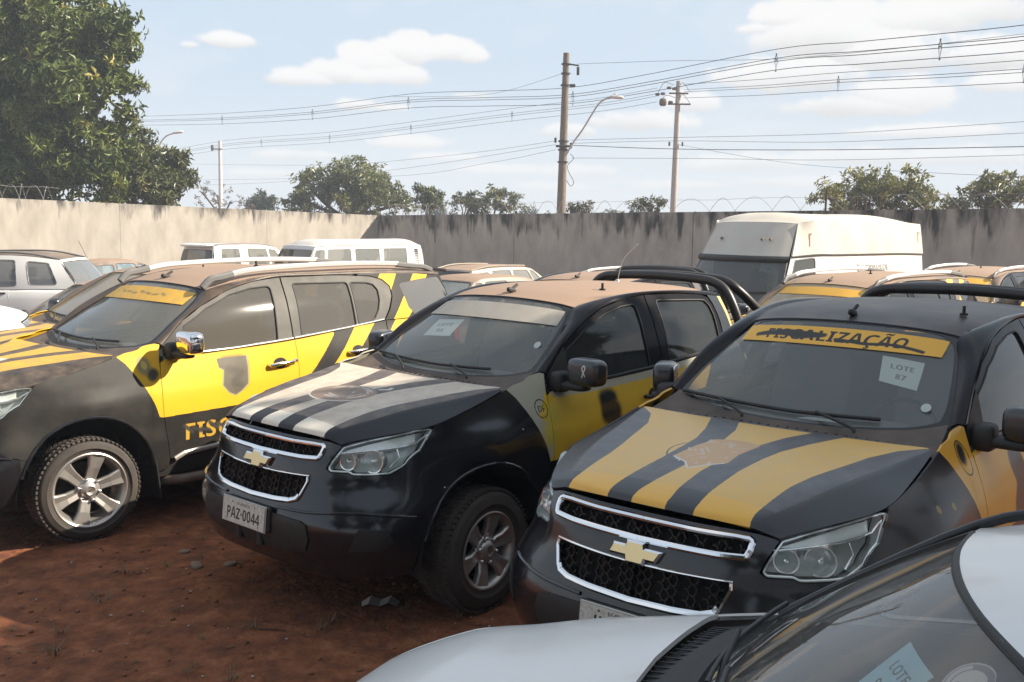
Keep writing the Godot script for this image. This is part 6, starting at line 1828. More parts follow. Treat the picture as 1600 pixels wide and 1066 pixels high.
	var sm := car("sedan", "pale dusty sedan with grey filmed windscreen between the black sedan and the tan windscreen", "car", s2, {"body": dusty(Color(.45, .42, .40), .55, .5, 116), "hood": dusty(Color(.55, .50, .48), .35, .4, 117), "upper": dusty(Color(.20, .18, .16), .6, .5, 118), "roof": dusty(Color(.42, .32, .27), .5, .8, 119), "glass": glass_dust, "glass_front": pane(Color(.21, .185, .15, .80), .12)})
	place(sm, -7.36, 13.5, -2.26, .27)
	# white hatchback wagon at the left edge
	var ws := spec(4.2, .86, .74, .98, 1.0, 1.02, 1.0)
	ws.merge({"pb": V([-1.15,.76,.98, -1.85,.79,1.0, -2.6,.79,1.02, -3.3,.79,1.04, -4.05,.72,1.04]), "pt": V([-1.75,.62,1.50, -2.0,.64,1.55, -2.6,.65,1.57, -3.2,.64,1.56, -3.72,.60,1.50]), "win": [[.35, .93, .1, .88], [1.07, 1.93, .1, .88], [2.05, 2.72, .1, .86], [3.02, 3.62, .14, .84]], "rails": true, "rail_from": 1, "doors": [[-1.3, -2.1], [-2.15, -3.0]], "seats": [-2.0, -2.8]})
	var wc := car("compact_suv", "white compact off-road car with black roof rails at the left edge", "car", ws, {"body": white, "upper": white, "roof": dusty(Color(.09, .085, .08), .5, .7, 120), "glass": pane(Color(.17, .18, .185, .72), .05)})
	place(wc, -11.1, 17.2, PI + .05, .05)
	var w2 := spec(3.9, .82, .70, .90, .92, .95, .90)
	w2.merge({"pb": V([-1.05,.72,.91, -1.75,.76,.93, -2.6,.76,.96, -3.4,.74,.97, -3.80,.66,.96]), "pt": V([-1.70,.58,1.34, -1.95,.59,1.39, -2.6,.60,1.40, -3.05,.58,1.36, -3.28,.54,1.31]), "win": [[.4, .93, .1, .86], [1.07, 1.93, .1, .86], [2.08, 2.78, .12, .8]], "doors": [[-1.2, -2.0], [-2.05, -2.85]], "seats": [-1.9, -2.7]})
	var wh := car("small_car", "white small car at the left edge, its sloping rear just beyond the yellow estate's bonnet", "car", w2, {"body": white, "upper": white, "roof": white, "glass": pane(Color(.16, .17, .17, .75), .05)})
	place(wh, -7.92, 8.9, -2.75, .12)
	foreground_car()

func copy(o: Node3D, label: String) -> Node3D:
	var c: Node3D = o.duplicate()
	c.name = numbered(String(o.name).rstrip("0123456789_")); add_child(c, true)
	c.set_meta("label", label)
	return c

func lot_card(o: Node3D, t: String, seed_: int) -> void:
	sticker("lot_paper", netW, V([-.885,.15,1.49, -.885,.42,1.49, -.735,.42,1.39, -.735,.15,1.39]), -.010, paper(t, "88", seed_), o)

func looks_back(src: Dictionary) -> Dictionary:
	var M := src.duplicate()
	var h := hood_canvas(Color(.05, .042, .036))
	hood_stripes(h, AMBER, Color(.04, .035, .03))
	h.im.blend_rect(dust_image(1024, 796, DUST, .50, .30, 143, .012), Rect2i(0, 0, 1024, 796), Vector2i.ZERO)
	M.hood = mat(Color(1, 1, 1), .75, 0.0, {"albedo_texture": h.tex()})
	var s := side_canvas(Color(.04, .036, .033))
	var f := xz(FENDER_LINE); f.append_array(xz([-.56, .746, -1.2, .758, -1.72, .775, -1.949, .974, -2.181, 1.212, -2.2, 1.30, -.60, 1.30]))
	s.poly(f, YELLOW)
	for d in [0.0, -.45]: s.poly(xz([-1.93 + d, .785, -2.409 + d, 1.233, -2.978 + d, 1.728, -3.03 + d, 1.80, -3.25 + d, 1.80, -3.182 + d, 1.722, -2.681 + d, 1.279, -2.15 + d, .80]), YELLOW)
	s.im.blend_rect(dust_image(2048, 590, DUST, .20, .2, 144, .012), Rect2i(0, 0, 2048, 590), Vector2i.ZERO)
	M.side = mat(Color(1, 1, 1), .6, 0.0, {"albedo_texture": s.tex()})
	M.glass_front = pane(Color(.42, .32, .21, .86), .2)
	M.rail = mat(Color(.80, .80, .79), .4, .3)
	M.frit = mat(Color(.55, .36, .07), .6)
	M.arch = dusty(Color(.05, .046, .042), .45, .6, 145)
	M.roof = dusty(Color(.34, .235, .165), .8, .9, 146, .5)
	return M

func looks_truck_back() -> Dictionary:
	var M := MB0.duplicate()
	M.side = looks_side_plain(); M.hood = dusty(Color(.10, .085, .07), .6, .7, 150)
	M.frit = mat(Color(.50, .33, .08), .6); M.glass_front = pane(Color(.28, .24, .19, .6), .1)
	return M

func looks_side_plain() -> Material:
	return dusty(Color(.03, .03, .032), .15, .4, 151)

func foreground_car() -> void:
	var pearl := mat(Color(1, 1, 1), .28, 0.0, {"albedo_texture": noise_tex(160, .006, [[0.0, Color(.76, .745, .72)], [.5, Color(.80, .785, .765)], [.75, Color(.77, .735, .70)], [1.0, Color(.68, .62, .57)]], 512, 7), "uv1_triplanar": true, "uv1_scale": Vector3(.7, .7, .7), "clearcoat_enabled": true, "clearcoat": .5, "clearcoat_roughness": .12})
	var f := {"x": [0.0, -.10, -.35, -.80, -1.35, -1.55, -3.3, -3.7, -4.1, -4.2], "w": [.58, .72, .83, .87, .88, .88, .87, .84, .76, .70], "zt": [.62, .70, .79, .88, .965, .985, 1.0, .99, .93, .88], "wheels": [-.85, -3.35], "R": .31, "crown": .045, "cowl": .16,
		"pb": V([-1.37,.715,.985, -2.0,.79,.99, -2.8,.79,1.0, -3.35,.76,1.0, -3.75,.68,.99]), "pt": V([-1.90,.53,1.375, -2.2,.58,1.41, -2.7,.58,1.42, -3.0,.57,1.41, -3.2,.54,1.37]),
		"win": [[.35, .93, .08, .88], [1.07, 1.93, .08, .88], [2.08, 2.75, .1, .82]], "doors": [[-1.45, -2.3], [-2.35, -3.1]], "seats": [-2.15, -2.95], "front_bow": .20, "roof_crown": .035, "screen": [.04, .985], "side_bow": .02, "head_lamps": [[-.06, -.42, 3.2, 4.6]], "mirrors": false}
	var o := car("car", "pale grey-white foreground car with lot card 99B and round sticker on its windscreen", "car", f, {"body": pearl, "upper": pearl, "roof": pearl, "hood": pearl, "glass": pane(Color(.05, .055, .055, .7), .04), "glass_front": pane(Color(.19, .18, .165, .36), .03), "screen_frame": mat(Color(.03, .03, .03), .5), "seal": mat(Color(.02, .02, .02), .55)})
	place(o, .0875 - .95 * .8, 2.6 + .3 * .8, PI - .305, 0.033)
	var Wn: Net = last.screen; var U: Net = last.upper; var B: Net = last.body
	sticker("lot_paper", Wn, V([-1.674,.179,1.311, -1.709,.348,1.308, -1.60,.40,1.225, -1.565,.265,1.228]), -.012, paper("LOTE", "99B", 63, .9), o)
	var c := Canvas.new(256, 256, Color(.10, .10, .105))
	c.disc(Vector2(128, 128), Vector2(126, 126), Color(.55, .54, .53)); c.disc(Vector2(128, 128), Vector2(118, 118), Color(.20, .17, .18))
	c.ring(Vector2(128, 128), Vector2(112, 112), 22, Color(.58, .56, .55), 2.0, 3.6)
	c.disc(Vector2(128, 128), Vector2(84, 84), Color(.62, .61, .56))
	c.poly([Vector2(150, 70), Vector2(186, 92), Vector2(150, 150), Vector2(112, 128)], Color(.16, .13, .14)); c.poly([Vector2(112, 128), Vector2(146, 152), Vector2(96, 156)], Color(.55, .42, .22))
	c.text("LAR", Vector2(110, 172), 22, Color(.2, .17, .17), true, Vector2(.97, .2))
	var disc := []
	var cen := Wn.inv(Vector3(-1.764, .405, 1.328))
	var q := PackedVector2Array(); var p0 := Wn.at(cen.x, cen.y)
	for i in 24:
		var a := TAU * i / 24
		var w := Wn.inv(p0 + Vector3(-.045 * sin(a), .062 * cos(a), .038 * sin(a))); q.append(w)
	var mb := MB.new()
	panel(mb, Wn, q, 1.0, {"off": -.012, "fold": 0.0, "step": .03, "quad": [Wn.inv(p0 + Vector3(-.045, -.062, .038)), Wn.inv(p0 + Vector3(-.045, .062, .038)), Wn.inv(p0 + Vector3(.045, .062, -.038)), Wn.inv(p0 + Vector3(.045, -.062, -.038))]})
	part("round_sticker", mb, mat(Color(1, 1, 1), .6, 0.0, {"albedo_texture": c.tex()}), o)
	# cowl, wipers, pillar trims
	var rows := []
	for k in 3:
		var r := []
		for i in 13:
			var t := i / 12.0 * 6.0
			var a := Wn.at(t, 0.1); var out := a + Vector3(.19, 0, -.055)
			var p := out.lerp(a, k / 2.0); p.z += [-.012, -.018, .006][k]
			r.append(p)
		rows.append(r)
	var cn := Net.new(rows); var cm := MB.new(); panel(cm, cn, PackedVector2Array([Vector2(0, 0), Vector2(12, 0), Vector2(12, 2), Vector2(0, 2)]), 1.0, {"fold": .02, "step": .05})
	for i in 46:
		var u := cn.at(.6 + i * .24, .35); box(cm, Vector3(.07, .004, .005), xf(P(u.x, u.y, u.z + .003)), .001)
	part("cowl", cm, mat(Color(.02, .02, .02), .55), o)
	var wi := MB.new()
	for s in [[.55, -.05, .10], [-.02, -.60, .07]]:
		var pts := []
		for i in 9:
			var l: float = lerpf(s[0], s[1], i / 8.0); var uv := Wn.inv(Vector3(NA, l, 1.0 + s[2] * .5 + .02 * i / 8.0)); pts.append(pv(Wn.at(uv.x, uv.y) + Wn.nrm(uv.x, uv.y) * .018))
		tube(wi, PackedVector3Array(pts), .008, 6)
		var mid: Vector3 = pts[4]; var base := Vector3(-1.24, .985, -lerpf(s[0], s[1], .05))
		tube(wi, spline([base, base.lerp(mid, .3) + Vector3(0, .035, 0), mid + Vector3(0, .022, 0)], 5), .009, 6); box(wi, Vector3(.05, .035, .05), xf(base), .012)
	part("wipers", wi, mat(Color(.015, .015, .015), .45), o)
	var tr := MB.new()
	for m in [1.0, -1.0]:
		var pts := []
		for q2 in f.pt: pts.append(P(q2.x, q2.y + .012, q2.z + .006, m))
		pts.push_front(P(-1.37, .722, .99, m)); tube(tr, spline(pts, 6), .015, 8)
	part("roof_gutter", tr, mat(Color(.018, .018, .02), .35), o)
const CLOUDS := [[-11.45, 7.36, 1.84, 0.64, 1.00], [-9.44, 7.76, 1.95, 0.78, 1.00], [-7.57, 8.37, 2.13, 1.06, 1.05], [-5.69, 8.92, 1.95, 1.06, 1.05], [-3.63, 8.96, 1.95, 0.92, 1.00], [-2.42, 8.72, 1.24, 0.57, 0.90], [-7.06, 7.63, 2.84, 0.78, 1.00], [-15.19, 9.09, 1.49, 0.46, 1.00], [-17.11, 8.76, 0.57, 0.21, 0.80], [16.58, 9.62, 4.61, 2.13, 1.10], [14.30, 10.64, 2.13, 1.06, 1.00], [20.56, 10.36, 5.32, 1.42, 1.00], [23.21, 10.50, 3.19, 1.24, 1.00], [19.12, 8.74, 3.90, 1.77, 1.05], [15.08, 7.60, 4.61, 1.42, 1.00], [19.54, 6.52, 3.55, 1.24, 1.00], [17.70, 6.09, 4.26, 0.89, 1.00], [12.86, 10.05, 1.21, 0.39, 0.95], [23.91, 8.36, 2.13, 1.14, 1.00], [24.85, 6.95, 2.13, 0.64, 1.00], [7.14, 5.38, 3.19, 0.71, 1.00], [9.50, 6.38, 1.77, 0.71, 0.90], [2.66, 4.86, 1.77, 0.46, 0.90], [-11.84, 3.33, 2.31, 0.39, 1.00], [-5.69, 4.17, 2.48, 0.50, 1.00], [-8.43, 6.03, 1.42, 0.43, 0.80], [-7.07, 5.97, 1.77, 0.32, 0.80], [-0.81, 2.77, 2.48, 0.39, 0.90], [3.39, 2.71, 2.13, 0.46, 0.90], [-3.61, 3.42, 2.13, 0.28, 0.80], [12.96, 3.19, 4.26, 0.64, 0.95], [18.13, 3.49, 3.90, 0.57, 0.95], [23.03, 3.44, 4.61, 0.71, 1.00], [8.95, 1.99, 3.19, 0.32, 0.90], [16.28, 2.18, 5.32, 0.43, 0.90], [2.01, 1.86, 2.48, 0.28, 0.80], [-8.45, 2.75, 1.77, 0.28, 0.80], [-13.85, 2.37, 2.13, 0.25, 0.70], [21.47, 4.73, 4.26, 0.43, 0.90], [-2.24, 6.67, 1.42, 0.21, 0.50]]
# ------------------------------------------------------------------ sky
var noise_sky: FastNoiseLite
func cloud_blobs() -> Array:
	# azimuth and elevation of the cumulus in view, their half sizes (degrees), weight
	return CLOUDS

func smooth(a: float, b: float, x: float) -> float:
	var t := clampf((x - a) / (b - a), 0, 1)
	return t * t * (3 - 2 * t)

func sky_at(az: float, el: float) -> Color:
	# clear air: deeper blue upwards, pale towards the horizon and towards the sun's side
	var k := clampf(sin(deg_to_rad(maxf(el, 0.0))), 0, 1)
	var low := Color(.50, .54, .58); var mid := Color(.385, .47, .565); var top := Color(.33, .385, .46)
	var c := low.lerp(mid, smooth(0.0, .16, k)).lerp(top, smooth(.12, .95, k))
	var sun := cos(deg_to_rad(az - 72.0)) * .5 + .5
	c = c.lerp(Color(.56, .58, .60), .40 * pow(sun, 2.0) * (1.0 - smooth(.1, .7, k)))
	if el < 0.0: return Color(.30, .25, .22)
	var w := noise_sky.get_noise_2d(az * 9.0, el * 16.0 + 400.0)
	var w2 := noise_sky.get_noise_2d(az * 9.0 + 900.0, el * 16.0)
	var fine := noise_sky.get_noise_2d(az * 40.0, el * 60.0)
	var d := 0.0; var lit := 1.0
	var best := -1.0
	if el < 16.0 and absf(az) < 34.0:
		for b in CLOUDS:
			var dx: float = (az - b[0]) / b[2]; var dy: float = (el - b[1]) / b[3]
			if absf(dx) > 1.8 or absf(dy) > 2.0: continue
			if dy < 0: dy *= 1.35
			var v: float = (1.0 - dx * dx - dy * dy) * .90 + w * .50 + w2 * .22 + fine * .55 + .06
			v *= b[4]
			if v > best:
				best = v; lit = .79 + .21 * smooth(-.85, .25, (el - b[1]) / b[3] + w2 * .5)
		d = smooth(.0, .50, best)
	# loose fair-weather cloud everywhere else
	var h := maxf(el, 1.0)
	var px := 2600.0 / (h + 14.0)
	var g := noise_sky.get_noise_2d(sin(deg_to_rad(az)) * px * 1.6, cos(deg_to_rad(az)) * px * 1.6) + fine * .10
	var d2 := smooth(.12, .42, g) * .75 * (1.0 if el > 16.0 or absf(az) > 34.0 else .25)
	var cl := Color(.625, .62, .62) * lit; cl.a = 1
	c = c.lerp(cl, clampf(d + d2 * (1.0 - d), 0, 1))
	# veil near the horizon
	c = c.lerp(Color(.54, .56, .575), .42 * (1.0 - smooth(0.0, 7.0, el)))
	return c

func make_sky() -> Material:
	noise_sky = FastNoiseLite.new(); noise_sky.seed = 7; noise_sky.frequency = .012; noise_sky.fractal_octaves = 5; noise_sky.fractal_gain = .55
	var W := 720; var H := 360
	var im := Image.create(W, H, false, Image.FORMAT_RGB8)
	for y in H:
		var el := 90.0 - (y + .5) * 180.0 / H
		if el < -1.0:
			im.fill_rect(Rect2i(0, y, W, 1), Color(.30, .25, .22).linear_to_srgb()); continue
		for x in W: im.set_pixel(x, y, sky_at((x + .5) * 360.0 / W - 180.0, el).linear_to_srgb())
	im.resize(4096, 2048, Image.INTERPOLATE_CUBIC)
	var x0 := int((180.0 - 33.0) / 360.0 * 4096); var x1 := int((180.0 + 33.0) / 360.0 * 4096)
	var y0 := int((90.0 - 15.5) / 180.0 * 2048); var y1 := 1024
	for y in range(y0, y1):
		var el := 90.0 - (y + .5) * 180.0 / 2048
		for x in range(x0, x1): im.set_pixel(x, y, sky_at((x + .5) * 360.0 / 4096 - 180.0, el).linear_to_srgb())
	var m := PanoramaSkyMaterial.new(); m.panorama = ImageTexture.create_from_image(im)
	return m

# ------------------------------------------------------------------ ground and walls
var ground_noise: FastNoiseLite
func ground_y(x: float, depth: float) -> float:
	var n := ground_noise.get_noise_2d(x * 10.0, depth * 10.0)
	var near := 1.0 - smooth(9.0, 14.0, depth)
	return -drop_at(depth) - .004 + n * .022 * near + ground_noise.get_noise_2d(x * 60.0 + 300, depth * 60.0) * .008 * near - (0.0 if depth < 42.0 else minf((depth - 42.0) * .004, .4))

func ground() -> void:
	ground_noise = FastNoiseLite.new(); ground_noise.seed = 3; ground_noise.frequency = .05; ground_noise.fractal_octaves = 4
	var xs := [-300.0, -200.0, -90.0, -45.0, -25.0, -15.0, -10.0, -7.0, -5.5]
	var x := -4.6
	while x < 1.0: xs.append(x); x += .05
	xs.append_array([1.3, 1.8, 2.5, 3.5, 5.0, 8.0, 12.0, 18.0, 30.0, 60.0, 150.0, 300.0])
	var ds := [-60.0, -20.0, -6.0, 0.0, 2.0, 3.2]
	var d := 4.0
	while d < 7.6: ds.append(d); d += .05
	ds.append_array([8.0, 8.6, 9.3, 10.0, 11.0, 12.0, 13.0, 14.0, 16.0, 19.0, 23.0, 28.0, 34.0, 40.0, 50.0, 70.0, 110.0, 200.0, 300.0])
	var mb := MB.new()
	var pts := []
	for dd in ds:
		var r := PackedVector3Array()
		for xx in xs: r.append(Vector3(xx, ground_y(xx, dd), -dd))
		pts.append(r)
	var nn := []
	for j in ds.size():
		var r := PackedVector3Array()
		for i in xs.size():
			var a: Vector3 = pts[j][mini(i + 1, xs.size() - 1)] - pts[j][maxi(i - 1, 0)]; var b: Vector3 = pts[mini(j + 1, ds.size() - 1)][i] - pts[maxi(j - 1, 0)][i]
			r.append(a.cross(b).normalized() * (1.0 if a.cross(b).y > 0 else -1.0))
		nn.append(r)
	for j in ds.size() - 1:
		for i in xs.size() - 1:
			mb.quad(pts[j][i], pts[j][i + 1], pts[j + 1][i + 1], pts[j + 1][i], nn[j][i], nn[j][i + 1], nn[j + 1][i + 1], nn[j + 1][i])
	var t := noise_tex(60, .010, [[0.0, Color(.080, .029, .014)], [.38, Color(.155, .050, .020)], [.55, Color(.205, .067, .025)], [.72, Color(.25, .088, .036)], [1.0, Color(.38, .17, .08)]], 1024, 8)
	(t.noise as FastNoiseLite).fractal_gain = .66
	var m := mat(Color(1, 1, 1), .97, 0.0, {"albedo_texture": t, "uv1_triplanar": true, "uv1_world_triplanar": true, "uv1_scale": Vector3(.42, .42, .42)})
	m.normal_enabled = true; m.normal_texture = noise_tex(61, .03, [], 1024, 6, true, 5.0); m.normal_scale = .8
	m.detail_enabled = true
	var dn := noise_tex(62, .05, [[0.0, Color(.10, .055, .035)], [1.0, Color(.26, .12, .07)]], 512, 5)
	m.detail_albedo = dn; m.detail_mask = noise_tex(63, .02, [[0.0, Color(0, 0, 0)], [.55, Color(0, 0, 0)], [.75, Color(.6, .6, .6)], [1.0, Color(.8, .8, .8)]], 512, 5)
	m.detail_enabled = false
	var g := part("ground", mb, m, self); g.set_meta("kind", "structure")

const CORNER := Vector2(-5.2, 40.0)      # where the two walls meet (right, depth)
const LEFT_DIR := Vector2(-.656, -.755)
const BACK_DIR := Vector2(.755, -.656)

func wall_picture(w: int, h: int, dark: Color, light: Color, seed_: int, stain: float) -> ImageTexture:
	# cast render with blotches; black mould hangs from the coping in runs of uneven length
	var n1 := FastNoiseLite.new(); n1.seed = seed_; n1.frequency = .012; n1.fractal_octaves = 6; n1.fractal_gain = .62
	var n2 := FastNoiseLite.new(); n2.seed = seed_ + 1; n2.frequency = .04; n2.fractal_octaves = 4
	var run := PackedFloat32Array()
	for x in w: run.append((.16 + .26 * n2.get_noise_1d(x * .18) + .30 * maxf(0.0, n2.get_noise_1d(x * 1.1 + 500.0)) + .10 * n2.get_noise_1d(x * 4.0 + 50)) * stain)
	var im := Image.create(w, h, false, Image.FORMAT_RGB8)
	for y in h:
		var v := float(y) / h
		for x in w:
			var a := n1.get_noise_2d(x * 1.7, y * .9) * .5 + .5
			var c := dark.lerp(light, clampf((a - .2) * 1.5, 0, 1))
			var edge := v - run[x] - n1.get_noise_2d(x * 3.0, y * .8) * .16
			if edge < .06:
				c = c.lerp(Color(.030, .028, .027), clampf((.06 - edge) / .10, 0, 1) * clampf(.55 + n1.get_noise_2d(x * 2.0 + 700, y * .5) * 1.3, .1, .95))
			im.set_pixel(x, y, c.linear_to_srgb())
	return ImageTexture.create_from_image(im)

func wall_slab(a: Vector2, b: Vector2, ya: float, yb: float, y0: float, thick: float, u0: float, u1: float) -> MB:
	var mb := MB.new()
	var d := (b - a).normalized(); var n := Vector2(-d.y, d.x) * thick * .5
	var q := func(p: Vector2, y: float) -> Vector3: return Vector3(p.x, y, -p.y)
	var fa: Vector2 = a - n; var fb: Vector2 = b - n; var ga: Vector2 = a + n; var gb: Vector2 = b + n
	var nf := Vector3(-n.x, 0, n.y); var n2 := Vector3(n.x, 0, -n.y)
	mb.flat(q.call(fa, ya), q.call(fb, yb), q.call(fb, y0), q.call(fa, y0), nf, Vector2(u0, 0), Vector2(u1, 0), Vector2(u1, 1), Vector2(u0, 1))
	mb.flat(q.call(ga, ya), q.call(gb, yb), q.call(gb, y0), q.call(ga, y0), n2, Vector2(u0, 0), Vector2(u1, 0), Vector2(u1, 1), Vector2(u0, 1))
	mb.flat(q.call(fa, ya), q.call(fb, yb), q.call(gb, yb), q.call(ga, ya), Vector3.UP, Vector2(u0, .01), Vector2(u1, .01), Vector2(u1, .02), Vector2(u0, .02))
	mb.flat(q.call(fa, ya), q.call(ga, ya), q.call(ga, y0), q.call(fa, y0), Vector3(-d.x, 0, d.y), Vector2(u0, 0), Vector2(u0, 0), Vector2(u0, 1), Vector2(u0, 1))
	mb.flat(q.call(fb, yb), q.call(gb, yb), q.call(gb, y0), q.call(fb, y0), Vector3(d.x, 0, -d.y), Vector2(u1, 0), Vector2(u1, 0), Vector2(u1, 1), Vector2(u1, 1))
	return mb

func walls() -> void:
	var tb := wall_picture(2048, 200, Color(.31, .285, .25), Color(.48, .445, .395), 71, .55)
	var tl := wall_picture(2048, 200, Color(.325, .293, .25), Color(.455, .415, .36), 81, .16)
	var mb := mat(Color(1, 1, 1), .95, 0.0, {"albedo_texture": tb}); var ml := mat(Color(1, 1, 1), .95, 0.0, {"albedo_texture": tl})
	var back := thing("wall", "grey stained concrete wall in shade across the back, razor wire on top", "wall")
	var top := func(t: float) -> float: return 2.31 + (2.60 - 2.31) * t / 23.1
	var cuts := [0.0, 7.0, 14.0, 20.4, 27.0, 34.0]
	for i in cuts.size() - 1:
		var a: float = cuts[i] + (.012 if i > 0 else 0.0); var b: float = cuts[i + 1] - .012
		part("wall_bay", wall_slab(CORNER + BACK_DIR * a, CORNER + BACK_DIR * b, top.call(a), top.call(b), -1.2, .18, a / 34.0, b / 34.0), mb, back)
		if i > 0:
			var j := MB.new(); var p: Vector2 = CORNER + BACK_DIR * (a - .012); box(j, Vector3(.022, 3.7, .10), Transform3D(Basis(Vector3.UP, atan2(BACK_DIR.y, BACK_DIR.x)), Vector3(p.x, .65, -p.y)), .004); part("joint", j, MB0.dark, back)
	var left := thing("wall", "sunlit beige rendered wall along the left side, meeting the shaded wall in a corner", "wall")
	var top2 := func(t: float) -> float: return 2.31 + (2.64 - 2.31) * t / 14.2
	var c2 := [.10, 5.2, 10.6, 16.0, 22.0, 28.0]
	for i in c2.size() - 1:
		var a: float = c2[i]; var b: float = c2[i + 1] - .008
		part("wall_bay", wall_slab(CORNER + LEFT_DIR * b, CORNER + LEFT_DIR * a, top2.call(b), top2.call(a), -1.2, .18, b / 28.0, a / 28.0), ml, left)
	# razor wire
	coil("razor_wire", "coil of razor wire stretched along the top of the shaded wall", CORNER, BACK_DIR, [0.2, 2.6, 9.0, 30.0], [.42, 1.1, 2.1], top)
	coil("razor_wire", "coil of razor wire on the sunlit wall under the big tree", CORNER, LEFT_DIR, [12.4, 18.0, 26.0], [.75, .6], top2)
	var st := thing("fence_stake", "rusty iron stakes holding razor wire on the wall behind the van", "stake")
	for q in [[18.05, .52, .03], [18.9, .34, .022], [19.15, .32, .022]]:
		var s := MB.new(); var p: Vector2 = CORNER + BACK_DIR * q[0]; var y: float = top.call(q[0])
		tube(s, PackedVector3Array([Vector3(p.x, y - .05, -p.y), Vector3(p.x + .01, y + q[1], -p.y)]), q[2], 6); part("stake", s, mat(Color(.09, .06, .045), .9), st)

func coil(called: String, label: String, o: Vector2, d: Vector2, at: Array, pitch: Array, top: Callable) -> void:
	var root := thing(called, label, "razor wire")
	var wire := MB.new(); var barbs := MB.new()
	var pts := PackedVector3Array(); var r := .33
	var rg := RandomNumberGenerator.new(); rg.seed = 9
	var t: float = at[0]; var a := 0.0
	var n := Vector2(-d.y, d.x) if d.x > 0.0 else Vector2(d.y, -d.x)
	while t < at[at.size() - 1]:
		var k := 0
		while k < pitch.size() - 1 and t > at[k + 1]: k += 1
		var p := o + d * (t + .05 * sin(a * .37)) + n * (cos(a) * r * .5 + .32)
		var y: float = top.call(t) + .03 + sin(a) * r * (1.15 + .06 * sin(a * .21))
		pts.append(Vector3(p.x, y, -p.y))
		if pts.size() % 2 == 0: box(barbs, Vector3(.05, .016, .004), Transform3D(Basis.from_euler(Vector3(rg.randf() * 6, rg.randf() * 6, 0)), pts[pts.size() - 1]), .001)
		a += TAU / 18.0; t += float(pitch[k]) / 18.0
	var other := PackedVector3Array()
	for q in pts: other.append(Vector3(q.x, 0, q.z) + Vector3(0, 2.0 * (float(top.call(Vector2(q.x - o.x, -q.z - o.y).dot(d))) + .03) - q.y, 0))
	tube(wire, pts, .0062, 4, false); tube(wire, other, .0062, 4, false)
	part("wire", wire, mat(Color(.30, .28, .26), .6, .2), root); part("barbs", barbs, mat(Color(.30, .28, .26), .6, .2), root)
	var line := MB.new(); var l2 := PackedVector3Array()
	for i in 30:
		var tt: float = lerpf(at[0], at[at.size() - 1], i / 29.0); var p := o + d * tt; l2.append(Vector3(p.x, top.call(tt) + .36 + .02 * sin(i * 1.7), -p.y))
	tube(line, l2, .004, 4); part("support_wire", line, mat(Color(.35, .33, .31), .5, .5), root)

# ------------------------------------------------------------------ trees
func spray_mesh(leaf: float, n: int, seed_: int, wide := .36) -> ArrayMesh:
	var rg := RandomNumberGenerator.new(); rg.seed = seed_
	var mb := MB.new()
	for i in n:
		var t := float(i) / n
		var yaw := i * 2.4 + rg.randf() * .6; var pitch := rg.randf_range(-.5, .75)
		var b := Basis(Vector3.UP, yaw) * Basis(Vector3(0, 0, 1), pitch)
		var o := Vector3(0, t * leaf * .9, 0); var L := leaf * rg.randf_range(.75, 1.15); var W := L * wide
		var bend := rg.randf_range(-.16, -.02) * L
		var a := o; var m := o + b * Vector3(L * .5, .03 * L, 0); var e := o + b * Vector3(L, bend, 0)
		var l := o + b * Vector3(L * .45, .09 * L, W * .5); var r := o + b * Vector3(L * .45, .09 * L, -W * .5)
		var up := b * Vector3(0, 1, 0)
		mb.flat(a, l, e, m, up); mb.flat(a, m, e, r, up)
	return mb.mesh()

func leaf_mat(c: Color, back: Color) -> StandardMaterial3D:
	return mat(c, .42, 0.0, {"vertex_color_use_as_albedo": true, "cull_mode": BaseMaterial3D.CULL_DISABLED, "backlight_enabled": true, "backlight": back.linear_to_srgb()})

